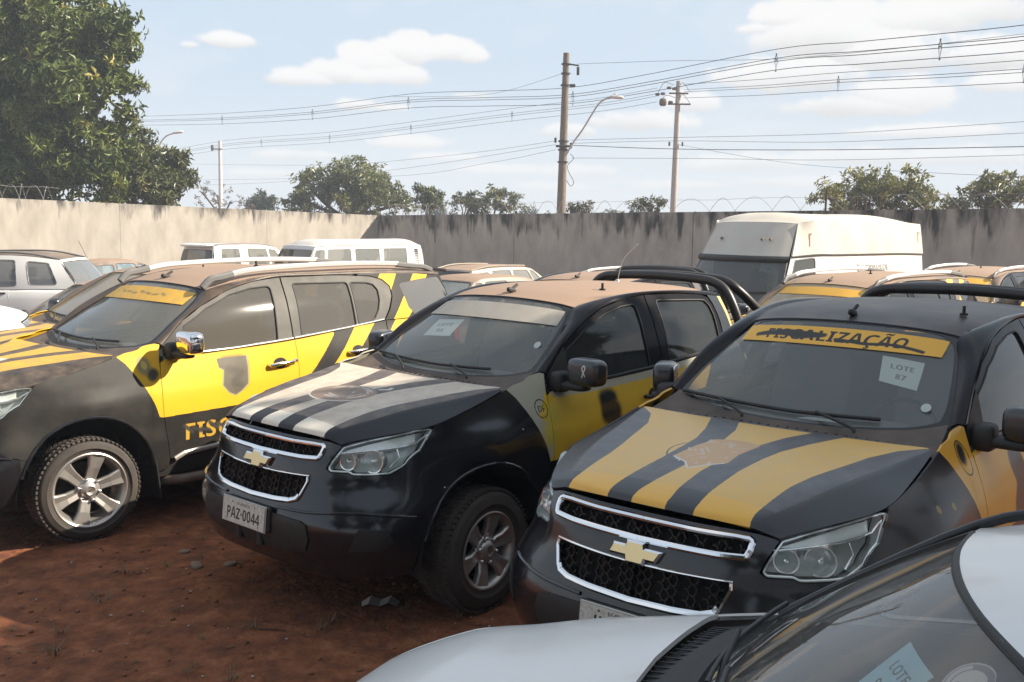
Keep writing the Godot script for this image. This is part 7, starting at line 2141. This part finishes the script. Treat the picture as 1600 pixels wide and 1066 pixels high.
# lobes: Vector4 centre and radius; sprays spread through tufts in each lobe
func tree(called: String, label: String, base: Vector3, lobes: Array, leaf: float, density: float, seed_: int, colours: Array, trunk: float, tuft := .42, group := "") -> Node3D:
	var root := thing(called, label, "tree", group)
	var rg := RandomNumberGenerator.new(); rg.seed = seed_
	var mid := Vector3.ZERO; var low := 1e9; var tot := 0.0
	for l in lobes: mid += Vector3(l[0], l[1], l[2]) * l[3]; tot += l[3]; low = minf(low, l[1] - l[3] * .5)
	mid /= tot
	var wood := MB.new(); var limbs := MB.new()
	var fork := Vector3(lerpf(base.x, mid.x, .7), lerpf(base.y, maxf(low, base.y + .6), .85), lerpf(base.z, mid.z, .7))
	tube(wood, spline([base - Vector3(0, .2, 0), base.lerp(fork, .35) + Vector3(.06, 0, .04), fork], 6), trunk, 10)
	var xs := []; var cs := []
	for l in lobes:
		var c := Vector3(l[0], l[1], l[2]); var R: float = l[3]
		var j := fork.lerp(c, .5) + Vector3(rg.randf_range(-.2, .2), rg.randf_range(-.1, .3), rg.randf_range(-.2, .2)) * R * .6
		tube(limbs, spline([fork, j, c], 6), trunk * .45, 7)
		var tufts := int(maxf(5.0, 11.0 * R * R / (tuft * tuft * 4.0)))
		for k in tufts:
			var dir := Vector3(rg.randfn(), rg.randfn() * .9 + .12, rg.randfn()).normalized()
			var p := c + dir * R * pow(rg.randf(), .42) * rg.randf_range(.80, 1.16)
			if k % 3 == 0: tube(limbs, spline([c.lerp(j, rg.randf() * .4), c.lerp(p, .5) + Vector3(0, .12, 0) * R, p], 4), trunk * rg.randf_range(.07, .16), 5)
			var n := int(density * rg.randf_range(.5, 1.4))
			var tone: float = rg.randf()
			for i in n:
				var q := p + Vector3(rg.randfn(), rg.randfn() * .72, rg.randfn()) * tuft * .46
				var out := (q - c).normalized() * .7 + Vector3(rg.randfn(), rg.randfn() + .3, rg.randfn()) * .6
				var up := out.normalized(); var side := up.cross(Vector3(rg.randfn(), rg.randfn(), rg.randfn())).normalized()
				var s := rg.randf_range(.7, 1.25)
				xs.append(Transform3D(Basis(side, up, side.cross(up)).scaled(Vector3(s, s, s)), q))
				var cc: Color = (colours[0] as Color).lerp(colours[1], clampf(tone * .7 + rg.randf() * .5 - .1, 0, 1))
				if colours.size() > 2 and rg.randf() < .045: cc = colours[2]
				cs.append(cc)
	part("trunk", wood, mat(Color(1, 1, 1), .95, 0.0, {"albedo_texture": noise_tex(200, .05, [[0.0, Color(.05, .038, .028)], [1.0, Color(.16, .125, .095)]], 256, 4), "uv1_triplanar": true, "uv1_scale": Vector3(2, .6, 2)}), root)
	part("limbs", limbs, mat(Color(.085, .066, .05), .95), root)
	# three kinds of spray share the crown
	for kind in 3:
		var mm := MultiMesh.new(); mm.transform_format = MultiMesh.TRANSFORM_3D; mm.use_colors = true
		mm.mesh = spray_mesh(leaf, 7, seed_ + kind, .36 + .06 * kind)
		var idx := []
		for i in xs.size():
			if i % 3 == kind: idx.append(i)
		mm.instance_count = idx.size()
		for i in idx.size():
			mm.set_instance_transform(i, xs[idx[i]]); mm.set_instance_color(i, cs[idx[i]])
		var mi := MultiMeshInstance3D.new(); mi.multimesh = mm; mi.name = "crown"
		mi.material_override = leaf_mat(Color(1, 1, 1), colours[1] * 1.2)
		mi.set_meta("kind", "stuff")
		root.add_child(mi, true)
	return root

func trees() -> void:
	var green := [Color(.065, .095, .026), Color(.21, .245, .065), Color(.38, .32, .09)]
	var mango := [[-17.08, 8.29, -37.0, 2.5], [-19.29, 8.70, -37.0, 2.9], [-14.66, 8.15, -36.0, 1.55], [-13.80, 8.50, -36.0, .95], [-14.53, 6.12, -35.0, 1.75], [-13.55, 6.75, -36.0, .8], [-16.95, 5.35, -36.0, 2.4], [-14.79, 4.51, -36.0, 1.5], [-19.89, 5.63, -37.0, 2.7], [-16.81, 3.62, -36.0, 1.5], [-14.38, 3.65, -36.0, 1.25], [-20.58, 11.5, -38.0, 2.8], [-16.97, 11.1, -38.0, 2.5]]
	tree("broad_tree", "large dark green leafy tree rising behind the sunlit wall on the left", Vector3(-18.3, -.5, -37.5), mango, .30, 20, 301, green, .34, .55)
	tree("broad_tree", "lower bushy tree leaning out to the right of the large one over the wall", Vector3(-15.0, -.5, -39.0), [[-13.89, 4.20, -38.0, 1.15], [-13.15, 3.55, -39.0, .95], [-13.80, 3.28, -38.0, 1.1], [-14.6, 3.6, -38.5, 1.1], [-12.45, 3.95, -39.0, .45], [-12.9, 3.05, -38.6, .7]], .24, 26, 302, [Color(.075, .09, .032), Color(.17, .18, .065), Color(.16, .14, .04)], .16, .45)
	var far := [Color(.13, .15, .065), Color(.26, .27, .12)]
	tree("spreading_tree", "wide flat-topped green tree beyond the corner of the walls", Vector3(-8.9, -1.0, -58), [[-9.34, 4.0, -58, 1.5], [-11.12, 3.63, -58, 1.25], [-7.56, 3.67, -58, 1.25], [-6.34, 3.0, -58, .8], [-11.98, 3.18, -57, .75], [-8.48, 3.29, -57, 1.4], [-10.22, 4.5, -59, .8], [-8.23, 4.40, -59, .75]], .30, 11, 303, far, .2, .5)
	tree("bare_tree", "sparse brownish tree just beside the pale pole on the left", Vector3(-21.0, -1.0, -75), [[-21.28, 3.75, -75, 1.15], [-20.37, 3.31, -75, .95], [-22.13, 3.94, -74, 1.0], [-19.3, 2.9, -76, .8]], .22, 3, 304, [Color(.13, .115, .075), Color(.19, .165, .10)], .14, .7)
	tree("round_tree", "small distant round dark tree right of the pale pole", Vector3(-19.5, -1.0, -80), [[-19.52, 3.30, -80, .95], [-19.0, 2.9, -80, .7], [-20.1, 2.9, -80, .7]], .26, 16, 305, [Color(.045, .058, .03), Color(.075, .09, .04)], .14, .4)
	tree("sapling", "slender sapling with a forked crown left of the tall brown pole", Vector3(-4.55, -1.0, -56), [[-4.70, 3.45, -56, .40], [-4.25, 3.50, -56, .35], [-4.95, 3.75, -56, .25], [-4.55, 3.0, -56, .45], [-4.95, 3.1, -56, .38], [-4.15, 3.05, -56, .38]], .20, 9, 306, [Color(.09, .11, .045), Color(.17, .19, .08)], .06, .26)
	tree("round_tree", "rounded low tree crown just left of the tall brown pole", Vector3(-1.3, -1.0, -60), [[-1.93, 3.05, -60, .85], [-1.01, 3.36, -60, .67], [-.45, 3.0, -61, .7]], .26, 9, 307, [Color(.11, .125, .06), Color(.21, .21, .10)], .12, .42)
	tree("round_tree", "small thin bush-like tree between the sapling and the rounded crown", Vector3(-3.1, -1.0, -62), [[-3.14, 3.07, -62, .62], [-2.75, 3.25, -62, .4]], .22, 7, 308, [Color(.06, .072, .032), Color(.12, .125, .055)], .08, .36)
	tree("shrub", "low shrub top showing over the wall beside the tall pole", Vector3(3.2, -1.0, -54), [[3.40, 2.80, -54, .6], [2.91, 2.72, -54, .42]], .2, 7, 309, [Color(.08, .08, .04), Color(.14, .125, .06)], .06, .34)
	tree("shrub", "low sunlit shrub top left of the pale tall pole", Vector3(6.7, -1.0, -52), [[6.31, 2.86, -52, .48], [7.10, 2.90, -52, .50], [6.7, 2.7, -52, .4]], .2, 8, 310, [Color(.07, .08, .03), Color(.14, .14, .05)], .06, .32)
	tree("spreading_tree", "pale green spreading tree behind the van's roof", Vector3(15.3, -.8, -44), [[15.28, 3.76, -44, 1.1], [14.22, 3.45, -44, .9], [16.64, 3.56, -44, .95], [13.11, 3.23, -43, .6], [17.47, 3.20, -44, .6], [15.53, 4.15, -44, .6], [14.77, 3.0, -44, .9], [16.12, 3.05, -44, .9]], .24, 8, 311, [Color(.17, .18, .08), Color(.32, .31, .13)], .15, .40)
	tree("spreading_tree", "pale thin-leaved tree at the right edge over the wall", Vector3(19.6, -.8, -42), [[19.48, 3.54, -42, .8], [20.25, 3.60, -42, .85], [18.72, 3.32, -42, .6], [21.54, 3.56, -42, 1.2], [17.97, 3.0, -42, .5], [17.60, 2.95, -42, .35], [19.6, 2.9, -42, .7]], .24, 7, 312, [Color(.17, .18, .085), Color(.31, .30, .14)], .13, .40)
	for q in [[-37.3, 2.6, 2.0, "faint far tree clump under the big tree's right edge", 313], [-7.6, 2.7, 1.0, "faint far bush right of the wide flat-topped tree", 314], [1.9, 2.6, 1.6, "faint far tree clump behind the rounded crown", 315], [10.6, 2.5, 1.6, "faint far tree clump between the two tall poles", 316]]:
		tree("far_tree", q[3], Vector3(q[0], -1, -110), [[q[0], q[1], -110, q[2] * .8], [q[0] - q[2], q[1] - .5, -110, q[2] * .6], [q[0] + q[2], q[1] - .4, -110, q[2] * .6]], .4, 9, q[4], [Color(.05, .06, .03), Color(.09, .10, .045)], .15, .7)
	# the tree that shades the near vehicles, out of the picture to the right
	var sh := []
	var rg := RandomNumberGenerator.new(); rg.seed = 40
	for i in 52:
		var x := rg.randf_range(6.8, 11.2); var z := rg.randf_range(.2, 6.5); var r := rg.randf_range(.85, 1.15)
		var top := .672 * x + 2.6 if z < 4.6 else .672 * (x + 1.0) + .70
		var low := .672 * (x - 3.2) + .5
		sh.append([x, clampf(rg.randf_range(low + .6, top - r), 1.4, top - r), -z, r])
	tree("shade_tree", "leafy tree outside the right edge that throws shade over the near vehicles", Vector3(9.2, -.2, -3.4), sh, .34, SHADE_DENSITY, 317, green, .26, .62)

func behind() -> void:
	# trees added unseen behind the viewer to darken mirroring noses and cut sky fill
	var green := [Color(.026, .042, .012), Color(.075, .098, .022)]
	var rg := RandomNumberGenerator.new(); rg.seed = 91
	for q in [[-7.5, 7.0, 501, "added unseen dark leafy tree behind the viewer on the left"], [-1.0, 9.5, 502, "added unseen dark leafy tree straight behind the viewer"], [6.0, 8.0, 503, "added unseen dark leafy tree behind the viewer on the right"], [12.5, 3.0, 504, "added unseen dark leafy tree to the right of the viewer"]]:
		var l := []
		for i in 15: l.append([q[0] + rg.randf_range(-2.6, 2.6), rg.randf_range(2.4, 9.8), q[1] + rg.randf_range(-1.6, 1.6), rg.randf_range(1.3, 2.0)])
		tree("added_tree", q[3], Vector3(q[0], -.1, q[1]), l, .45, 9, q[2], green, .22, .8)

const SHADE_DENSITY := 26.0

# ------------------------------------------------------------------ poles and lines
func pole(called: String, label: String, foot: Vector3, head: Vector3, r0: float, r1: float, m: Material) -> Node3D:
	var o := thing(called, label, "utility pole")
	var mb := MB.new(); tube(mb, PackedVector3Array([foot, foot.lerp(head, .5), head]), [r0, (r0 + r1) * .5, r1], 14); part("shaft", mb, m, o)
	return o

func cable(label: String, strands: Array, r: float, spacers: Array, tone := Color(.09, .09, .09)) -> void:
	var o := thing("power_line", label, "power line")
	var m := mat(tone, .7)
	for s in strands:
		var mb := MB.new(); tube(mb, spline(s, 6), r, 5, false); part("conductor", mb, m, o)
	for q in spacers:
		var mb := MB.new()
		tube(mb, PackedVector3Array([q + Vector3(0, .26, 0), q + Vector3(.05, .05, 0), q + Vector3(0, -.34, 0), q + Vector3(-.05, .05, 0), q + Vector3(0, .26, 0)]), .014, 5)
		for y in [.26, .05, -.34]: box(mb, Vector3(.045, .05, .06), xf(q + Vector3(0, y, 0)), .01)
		part("spacer", mb, mat(Color(.12, .12, .12), .7), o)

func shift(a: Array, d: Vector3) -> Array:
	var o := []
	for p in a: o.append(p + d)
	return o

func lines() -> void:
	var brown := mat(Color(1, 1, 1), .9, 0.0, {"albedo_texture": noise_tex(400, .03, [[0.0, Color(.14, .115, .09)], [1.0, Color(.27, .225, .18)]], 256, 5), "uv1_triplanar": true, "uv1_scale": Vector3(2, .4, 2)})
	var pale := mat(Color(1, 1, 1), .9, 0.0, {"albedo_texture": noise_tex(401, .03, [[0.0, Color(.34, .31, .28)], [1.0, Color(.50, .47, .43)]], 256, 5), "uv1_triplanar": true, "uv1_scale": Vector3(2, .4, 2)})
	var steel := mat(Color(.5, .5, .48), .45, .4); var iron := mat(Color(.06, .058, .055), .7)
	var p1 := pole("utility_pole", "tall brown concrete utility pole near the middle carrying a street lamp arm", Vector3(2.04, -1.0, -46), Vector3(2.22, 9.42, -46), .24, .135, brown)
	var f := MB.new()
	for y in [8.95, 8.55, 8.05, 5.65, 5.45, 5.28, 4.75]: lathe(f, [Vector2(.17 + (9.4 - y) * .009, -.03), Vector2(.20 + (9.4 - y) * .009, -.03), Vector2(.20 + (9.4 - y) * .009, .03), Vector2(.17 + (9.4 - y) * .009, .03)], 12, xf(Vector3(lerpf(2.04, 2.22, (y + 1) / 10.4), y, -46)))
	tube(f, PackedVector3Array([Vector3(2.25, 8.95, -45.9), Vector3(2.75, 8.85, -45.7)]), .04, 6); box(f, Vector3(.12, .35, .1), xf(Vector3(2.72, 8.62, -45.7)), .02); box(f, Vector3(.25, .12, .1), xf(Vector3(2.5, 8.02, -45.8)), .02)
	box(f, Vector3(.1, .22, .1), xf(Vector3(1.80, 5.68, -45.85)), .02); box(f, Vector3(.1, .25, .1), xf(Vector3(2.48, 5.45, -45.8)), .02); box(f, Vector3(.62, .10, .12), xf(Vector3(2.12, 5.42, -45.75)), .02)
	part("fittings", f, iron, p1)
	var loop := MB.new(); tube(loop, spline([Vector3(2.45, 5.1, -45.8), Vector3(2.6, 4.9, -45.8), Vector3(2.35, 4.6, -45.8), Vector3(2.4, 4.3, -45.8), Vector3(2.62, 3.9, -45.8), Vector3(2.5, 3.7, -45.8), Vector3(2.3, 3.95, -45.8)], 5), .014, 5); part("loose_cable", loop, iron, p1)
	var arm := MB.new(); tube(arm, spline([Vector3(2.25, 5.0, -45.8), Vector3(2.55, 5.55, -45.6), Vector3(2.97, 6.15, -45.4), Vector3(3.35, 6.80, -45.2), Vector3(3.62, 7.2, -45.05), Vector3(3.9, 7.38, -44.9), Vector3(4.05, 7.41, -44.8)], 5), .04, 8); var am := part("lamp_arm", arm, steel, p1)
	var lh := MB.new(); blob(lh, Vector3(.62, .14, .26), xf(Vector3(4.32, 7.42, -44.75), 0, 0, -.05), .6, 16, 8); box(lh, Vector3(.12, .1, .1), xf(Vector3(4.25, 7.53, -44.75)), .02); part("lamp_head", lh, mat(Color(.62, .62, .60), .4), am)
	var p2 := pole("utility_pole", "pale concrete utility pole right of the brown one with insulators near its top", Vector3(9.15, -1.0, -60), Vector3(9.30, 10.14, -60), .22, .14, pale)
	var g := MB.new()
	box(g, Vector3(1.3, .09, .10), xf(Vector3(9.35, 8.85, -59.9)), .02); box(g, Vector3(1.1, .09, .10), xf(Vector3(9.3, 9.45, -59.9)), .02)
	for q in [Vector3(8.4, 9.42, -59.9), Vector3(8.1, 9.38, -59.9), Vector3(8.75, 9.75, -59.9), Vector3(9.05, 9.7, -59.9), Vector3(8.85, 8.95, -59.9)]: blob(g, Vector3(.28, .16, .16), xf(q), .7, 10, 6)
	blob(g, Vector3(.42, .44, .3), xf(Vector3(8.42, 8.95, -59.9)), .6, 12, 8)
	for x in [8.85, 9.6]: box(g, Vector3(.1, .24, .1), xf(Vector3(x, 6.62, -59.9)), .02)
	for q in [[8.1, 9.4, 9.0, 9.9], [8.2, 8.85, 9.1, 9.2], [9.35, 9.9, 9.95, 9.5], [9.4, 9.25, 9.95, 8.9]]:
		tube(g, spline([Vector3(q[0], q[1], -59.85), Vector3((q[0] + q[2]) * .5 - .1, maxf(q[1], q[3]) + .12, -59.85), Vector3(q[2], q[3], -59.85)], 5), .015, 5)
	part("insulators", g, mat(Color(.14, .10, .07), .6), p2)
	var p3 := pole("utility_pole", "thin pale pole far off on the left with wires meeting its top", Vector3(-26.72, -1.0, -95), Vector3(-26.65, 9.05, -95), .2, .15, mat(Color(.62, .60, .57), .8))
	var k3 := MB.new(); box(k3, Vector3(1.0, .1, .1), xf(Vector3(-26.9, 8.3, -94.8)), .02); box(k3, Vector3(.2, .5, .2), xf(Vector3(-27.3, 8.4, -94.8)), .03); part("fittings", k3, iron, p3)
	var p4 := pole("utility_pole", "brownish pole top standing out of the big tree's right edge", Vector3(-32.1, -1.0, -88), Vector3(-31.62, 10.68, -88), .26, .18, brown)
	var k4 := MB.new(); box(k4, Vector3(.9, .12, .1), xf(Vector3(-31.4, 10.0, -87.8)), .02); part("fittings", k4, iron, p4)
	var l2 := thing("street_lamp", "small curved street lamp far off above the tree's right edge", "street lamp")
	var lm := MB.new(); tube(lm, spline([Vector3(-29.3, -1.0, -84), Vector3(-29.0, 5.0, -84), Vector3(-28.5, 7.6, -84), Vector3(-27.93, 8.51, -84), Vector3(-27.21, 8.82, -84)], 6), .06, 7); part("arm", lm, steel, l2)
	var lh2 := MB.new(); blob(lh2, Vector3(.9, .2, .4), xf(Vector3(-26.9, 8.88, -84), 0, 0, .15), .6, 12, 6); part("lamp_head", lh2, mat(Color(.6, .6, .6), .4), l2)
	# bundles with spacers
	var A := [Vector3(-31.42, 10.05, -88), Vector3(-20.57, 9.0, -74), Vector3(-12.29, 8.48, -64), Vector3(-5.65, 8.35, -56), Vector3(-1.40, 8.07, -52), Vector3(2.37, 7.83, -48.5), Vector3(5.21, 7.79, -44), Vector3(9.36, 7.95, -38), Vector3(11.30, 7.73, -35), Vector3(13.01, 7.57, -32.5), Vector3(14.36, 7.39, -30), Vector3(15.6, 7.25, -27)]
	cable("upper bundle of spaced power cables sweeping from the left tree to the top right", [A, shift(A, Vector3(.0, .10, .1)), shift(A, Vector3(0, -.30, 0)), shift(A, Vector3(0, .42, .05))], .013, [A[1], A[2], A[3], A[5] + Vector3(.3, 0, 0), A[7], A[9]])
	var B1 := [Vector3(-36.63, 8.55, -110), Vector3(-26.69, 8.54, -95), Vector3(-21.22, 8.43, -88), Vector3(-14.07, 8.25, -80), Vector3(-7.09, 8.35, -72), Vector3(-.16, 8.70, -66), Vector3(5.11, 8.95, -62), Vector3(8.1, 9.30, -60)]
	cable("lower bundle of spaced cables running to the pale pole from the left", [B1, shift(B1, Vector3(0, .14, 0)), shift(B1, Vector3(0, -.32, 0)), shift(B1, Vector3(0, .45, 0))], .012, [B1[2], B1[3], B1[4], B1[5]])
	var B2 := [Vector3(9.6, 9.55, -60), Vector3(11.98, 8.78, -52), Vector3(14.07, 8.30, -46), Vector3(16.25, 7.85, -41), Vector3(17.79, 7.52, -37), Vector3(18.6, 7.25, -34)]
	cable("bundle of spaced cables leaving the pale pole to the right", [B2, shift(B2, Vector3(0, .12, 0)), shift(B2, Vector3(0, -.34, 0)), shift(B2, Vector3(0, .42, 0))], .012, [B2[2], B2[4]])
	var one := [
		["thin top wire from the brown pole to the right edge", [Vector3(2.7, 8.92, -45.7), Vector3(6.51, 8.84, -44), Vector3(10.4, 8.66, -42), Vector3(13.99, 8.61, -39), Vector3(17.22, 8.65, -36), Vector3(18.3, 8.53, -34)]],
		["thin wire slanting left from the brown pole's head", [Vector3(2.09, 8.55, -46), Vector3(-1.51, 8.8, -56), Vector3(-6.58, 8.75, -57)]],
		["sagging wire left of the brown pole, lowest of three", [Vector3(1.81, 5.28, -46), Vector3(-1.45, 5.15, -55), Vector3(-8.69, 5.0, -70), Vector3(-30.8, 5.7, -100)]],
		["sagging wire left of the brown pole, topmost of three", [Vector3(1.81, 5.66, -46), Vector3(-3.66, 5.71, -58), Vector3(-13.9, 5.97, -75), Vector3(-33.58, 7.46, -105)]],
		["wire falling steeply left of the brown pole", [Vector3(1.81, 5.5, -46), Vector3(-5.98, 5.12, -60), Vector3(-16.89, 4.79, -76), Vector3(-30, 5.0, -95)]],
		["first thin wire right of the brown pole, rising", [Vector3(2.42, 5.7, -46), Vector3(6.87, 5.71, -44), Vector3(12.39, 5.68, -41), Vector3(17.42, 5.73, -36), Vector3(18.5, 5.7, -34)]],
		["second thin wire right of the brown pole", [Vector3(2.42, 5.56, -46), Vector3(6.87, 5.57, -44), Vector3(12.4, 5.36, -41), Vector3(17.44, 5.35, -36), Vector3(18.5, 5.29, -34)]],
		["dark thicker telephone wire right of the brown pole, nearly level", [Vector3(2.51, 5.48, -46), Vector3(6.88, 5.23, -44), Vector3(12.42, 5.06, -41), Vector3(17.48, 4.89, -36), Vector3(18.6, 4.81, -34)]],
		["lowest faint wire right of the brown pole", [Vector3(2.52, 4.93, -46), Vector3(7.97, 4.85, -44), Vector3(12.43, 4.67, -41), Vector3(17.49, 4.61, -36), Vector3(18.5, 4.6, -34)]],
		["faint wire falling from the pale pole behind the right-hand tree", [Vector3(9.4, 6.6, -60), Vector3(13.65, 5.0, -50), Vector3(19.5, 4.04, -40), Vector3(21, 3.9, -38)]]]
	for i in one.size(): cable(one[i][0], [one[i][1]], .015 if i == 7 else .008, [])

# ------------------------------------------------------------------ litter on the ground
func litter() -> void:
	var rg := RandomNumberGenerator.new(); rg.seed = 77
	var blade := MB.new()
	for i in 14:
		var a := rg.randf() * TAU; var l := rg.randf_range(.03, .075); var d := Vector3(cos(a), 0, sin(a)); var w := d.cross(Vector3.UP) * .0022
		var p := d * rg.randf() * .025; var m := p + d * l * .45 + Vector3(0, l * .5, 0); var e := p + d * l + Vector3(0, l * rg.randf_range(.1, .55), 0)
		blade.flat(p - w, p + w, m + w, m - w, Vector3.UP); blade.flat(m - w, m + w, e, e, Vector3.UP)
	multi("dry_grass", "small dry weed tufts scattered over the bare red earth", "grass", blade.mesh(), mat(Color(.17, .12, .065), .9), 85, rg, .6, 1.5, true)
	var st := MB.new(); blob(st, Vector3(.024, .014, .019), xf(Vector3(0, .004, 0)), .8, 8, 5)
	multi("pebbles", "small clods and pebbles on the red earth", "pebbles", st.mesh(), mat(Color(.20, .085, .045), .97), 420, rg, .2, 1.4)
	var st2 := MB.new(); blob(st2, Vector3(.016, .008, .012), xf(Vector3(0, .003, 0)), .8, 7, 4)
	multi("pale_chips", "pale grit and chips on the red earth", "grit", st2.mesh(), mat(Color(.42, .36, .31), .9), 90, rg, .4, 1.2)
	var lf := MB.new()
	lf.flat(Vector3(-.025, .004, 0), Vector3(0, .010, .010), Vector3(.028, .006, 0), Vector3(0, .006, -.010), Vector3.UP)
	multi("dry_leaves", "dry fallen leaves on the red earth", "leaves", lf.mesh(), mat(Color(.16, .09, .045), .9), 260, rg, .5, 1.2)
	var stones := [[-1.98, 6.33, .07, "flat grey-brown stone nearest the number plate"], [-1.78, 6.38, .055, "small rounded stone just right of the flat stone"], [-2.15, 6.62, .05, "reddish stone beyond the flat stone by the truck's nose"]]
	for q in stones:
		var mb := MB.new(); blob(mb, Vector3(q[2] * 1.6, q[2] * .5, q[2]), xf(Vector3(0, q[2] * .16, 0), rg.randf() * 3.0, .1, .1), .75, 12, 7)
		var o := part("stone", mb, dusty(Color(.17, .12, .09), .4, .95, 500), self); o.position = Vector3(q[0], ground_y(q[0], q[1]), -q[1]); tag(o, q[3], "stone")
	var sc := MB.new()
	var pts := [[-.11, 0, -.04], [-.06, .03, -.055], [.0, .012, -.045], [.06, .035, -.05], [.11, .01, -.03], [.10, .012, .04], [.05, .03, .045], [.0, .008, .04], [-.06, .025, .05], [-.10, .005, .035]]
	for i in 4:
		var a = pts[i]; var b = pts[i + 1]; var c = pts[8 - i]; var d = pts[9 - i]
		sc.flat(Vector3(a[0], a[1] + .006, a[2]), Vector3(b[0], b[1] + .006, b[2]), Vector3(c[0], c[1] + .006, c[2]), Vector3(d[0], d[1] + .006, d[2]), Vector3.UP)
		sc.flat(Vector3(a[0], a[1], a[2]), Vector3(b[0], b[1], b[2]), Vector3(c[0], c[1], c[2]), Vector3(d[0], d[1], d[2]), Vector3.DOWN)
	var s := part("plastic_scrap", sc, mat(Color(.50, .46, .43), .6), self); s.position = Vector3(-.74, ground_y(-.74, 5.72) + .002, -5.72); tag(s, "crumpled pale plastic scrap on the earth in front of the white striped pickup", "scrap")
	var tw := MB.new(); tube(tw, spline([Vector3(-.09, .006, 0), Vector3(-.04, .012, .02), Vector3(.02, .008, .012), Vector3(.08, .01, .03)], 5), .004, 5)
	var t := part("twig", tw, mat(Color(.07, .045, .03), .9), self); t.position = Vector3(-1.27, ground_y(-1.27, 5.33), -5.33); tag(t, "thin dark bent twig on the earth left of the foreground car", "twig")

func multi(called: String, label: String, category: String, m: Mesh, mt: Material, n: int, rg: RandomNumberGenerator, s0: float, s1: float, clumps := false) -> void:
	var mm := MultiMesh.new(); mm.transform_format = MultiMesh.TRANSFORM_3D; mm.mesh = m; mm.instance_count = n
	for i in n:
		var x := rg.randf_range(-4.4, .9); var d := rg.randf_range(4.2, 7.5)
		var s := rg.randf_range(s0, s1)
		mm.set_instance_transform(i, Transform3D(Basis(Vector3.UP, rg.randf() * TAU).scaled(Vector3(s, s, s)), Vector3(x, ground_y(x, d) + .001, -d)))
	var o := MultiMeshInstance3D.new(); o.name = numbered(called); o.multimesh = mm; o.material_override = mt; add_child(o, true)
	tag(o, label, category, "", "stuff")

func build_all() -> void:
	shared_first()
	ground(); walls(); trees(); behind(); lines()
	heroes()
	other_cars()
	litter()

func shared_first() -> void:
	build_nets(); build_outlines(); shared_looks()
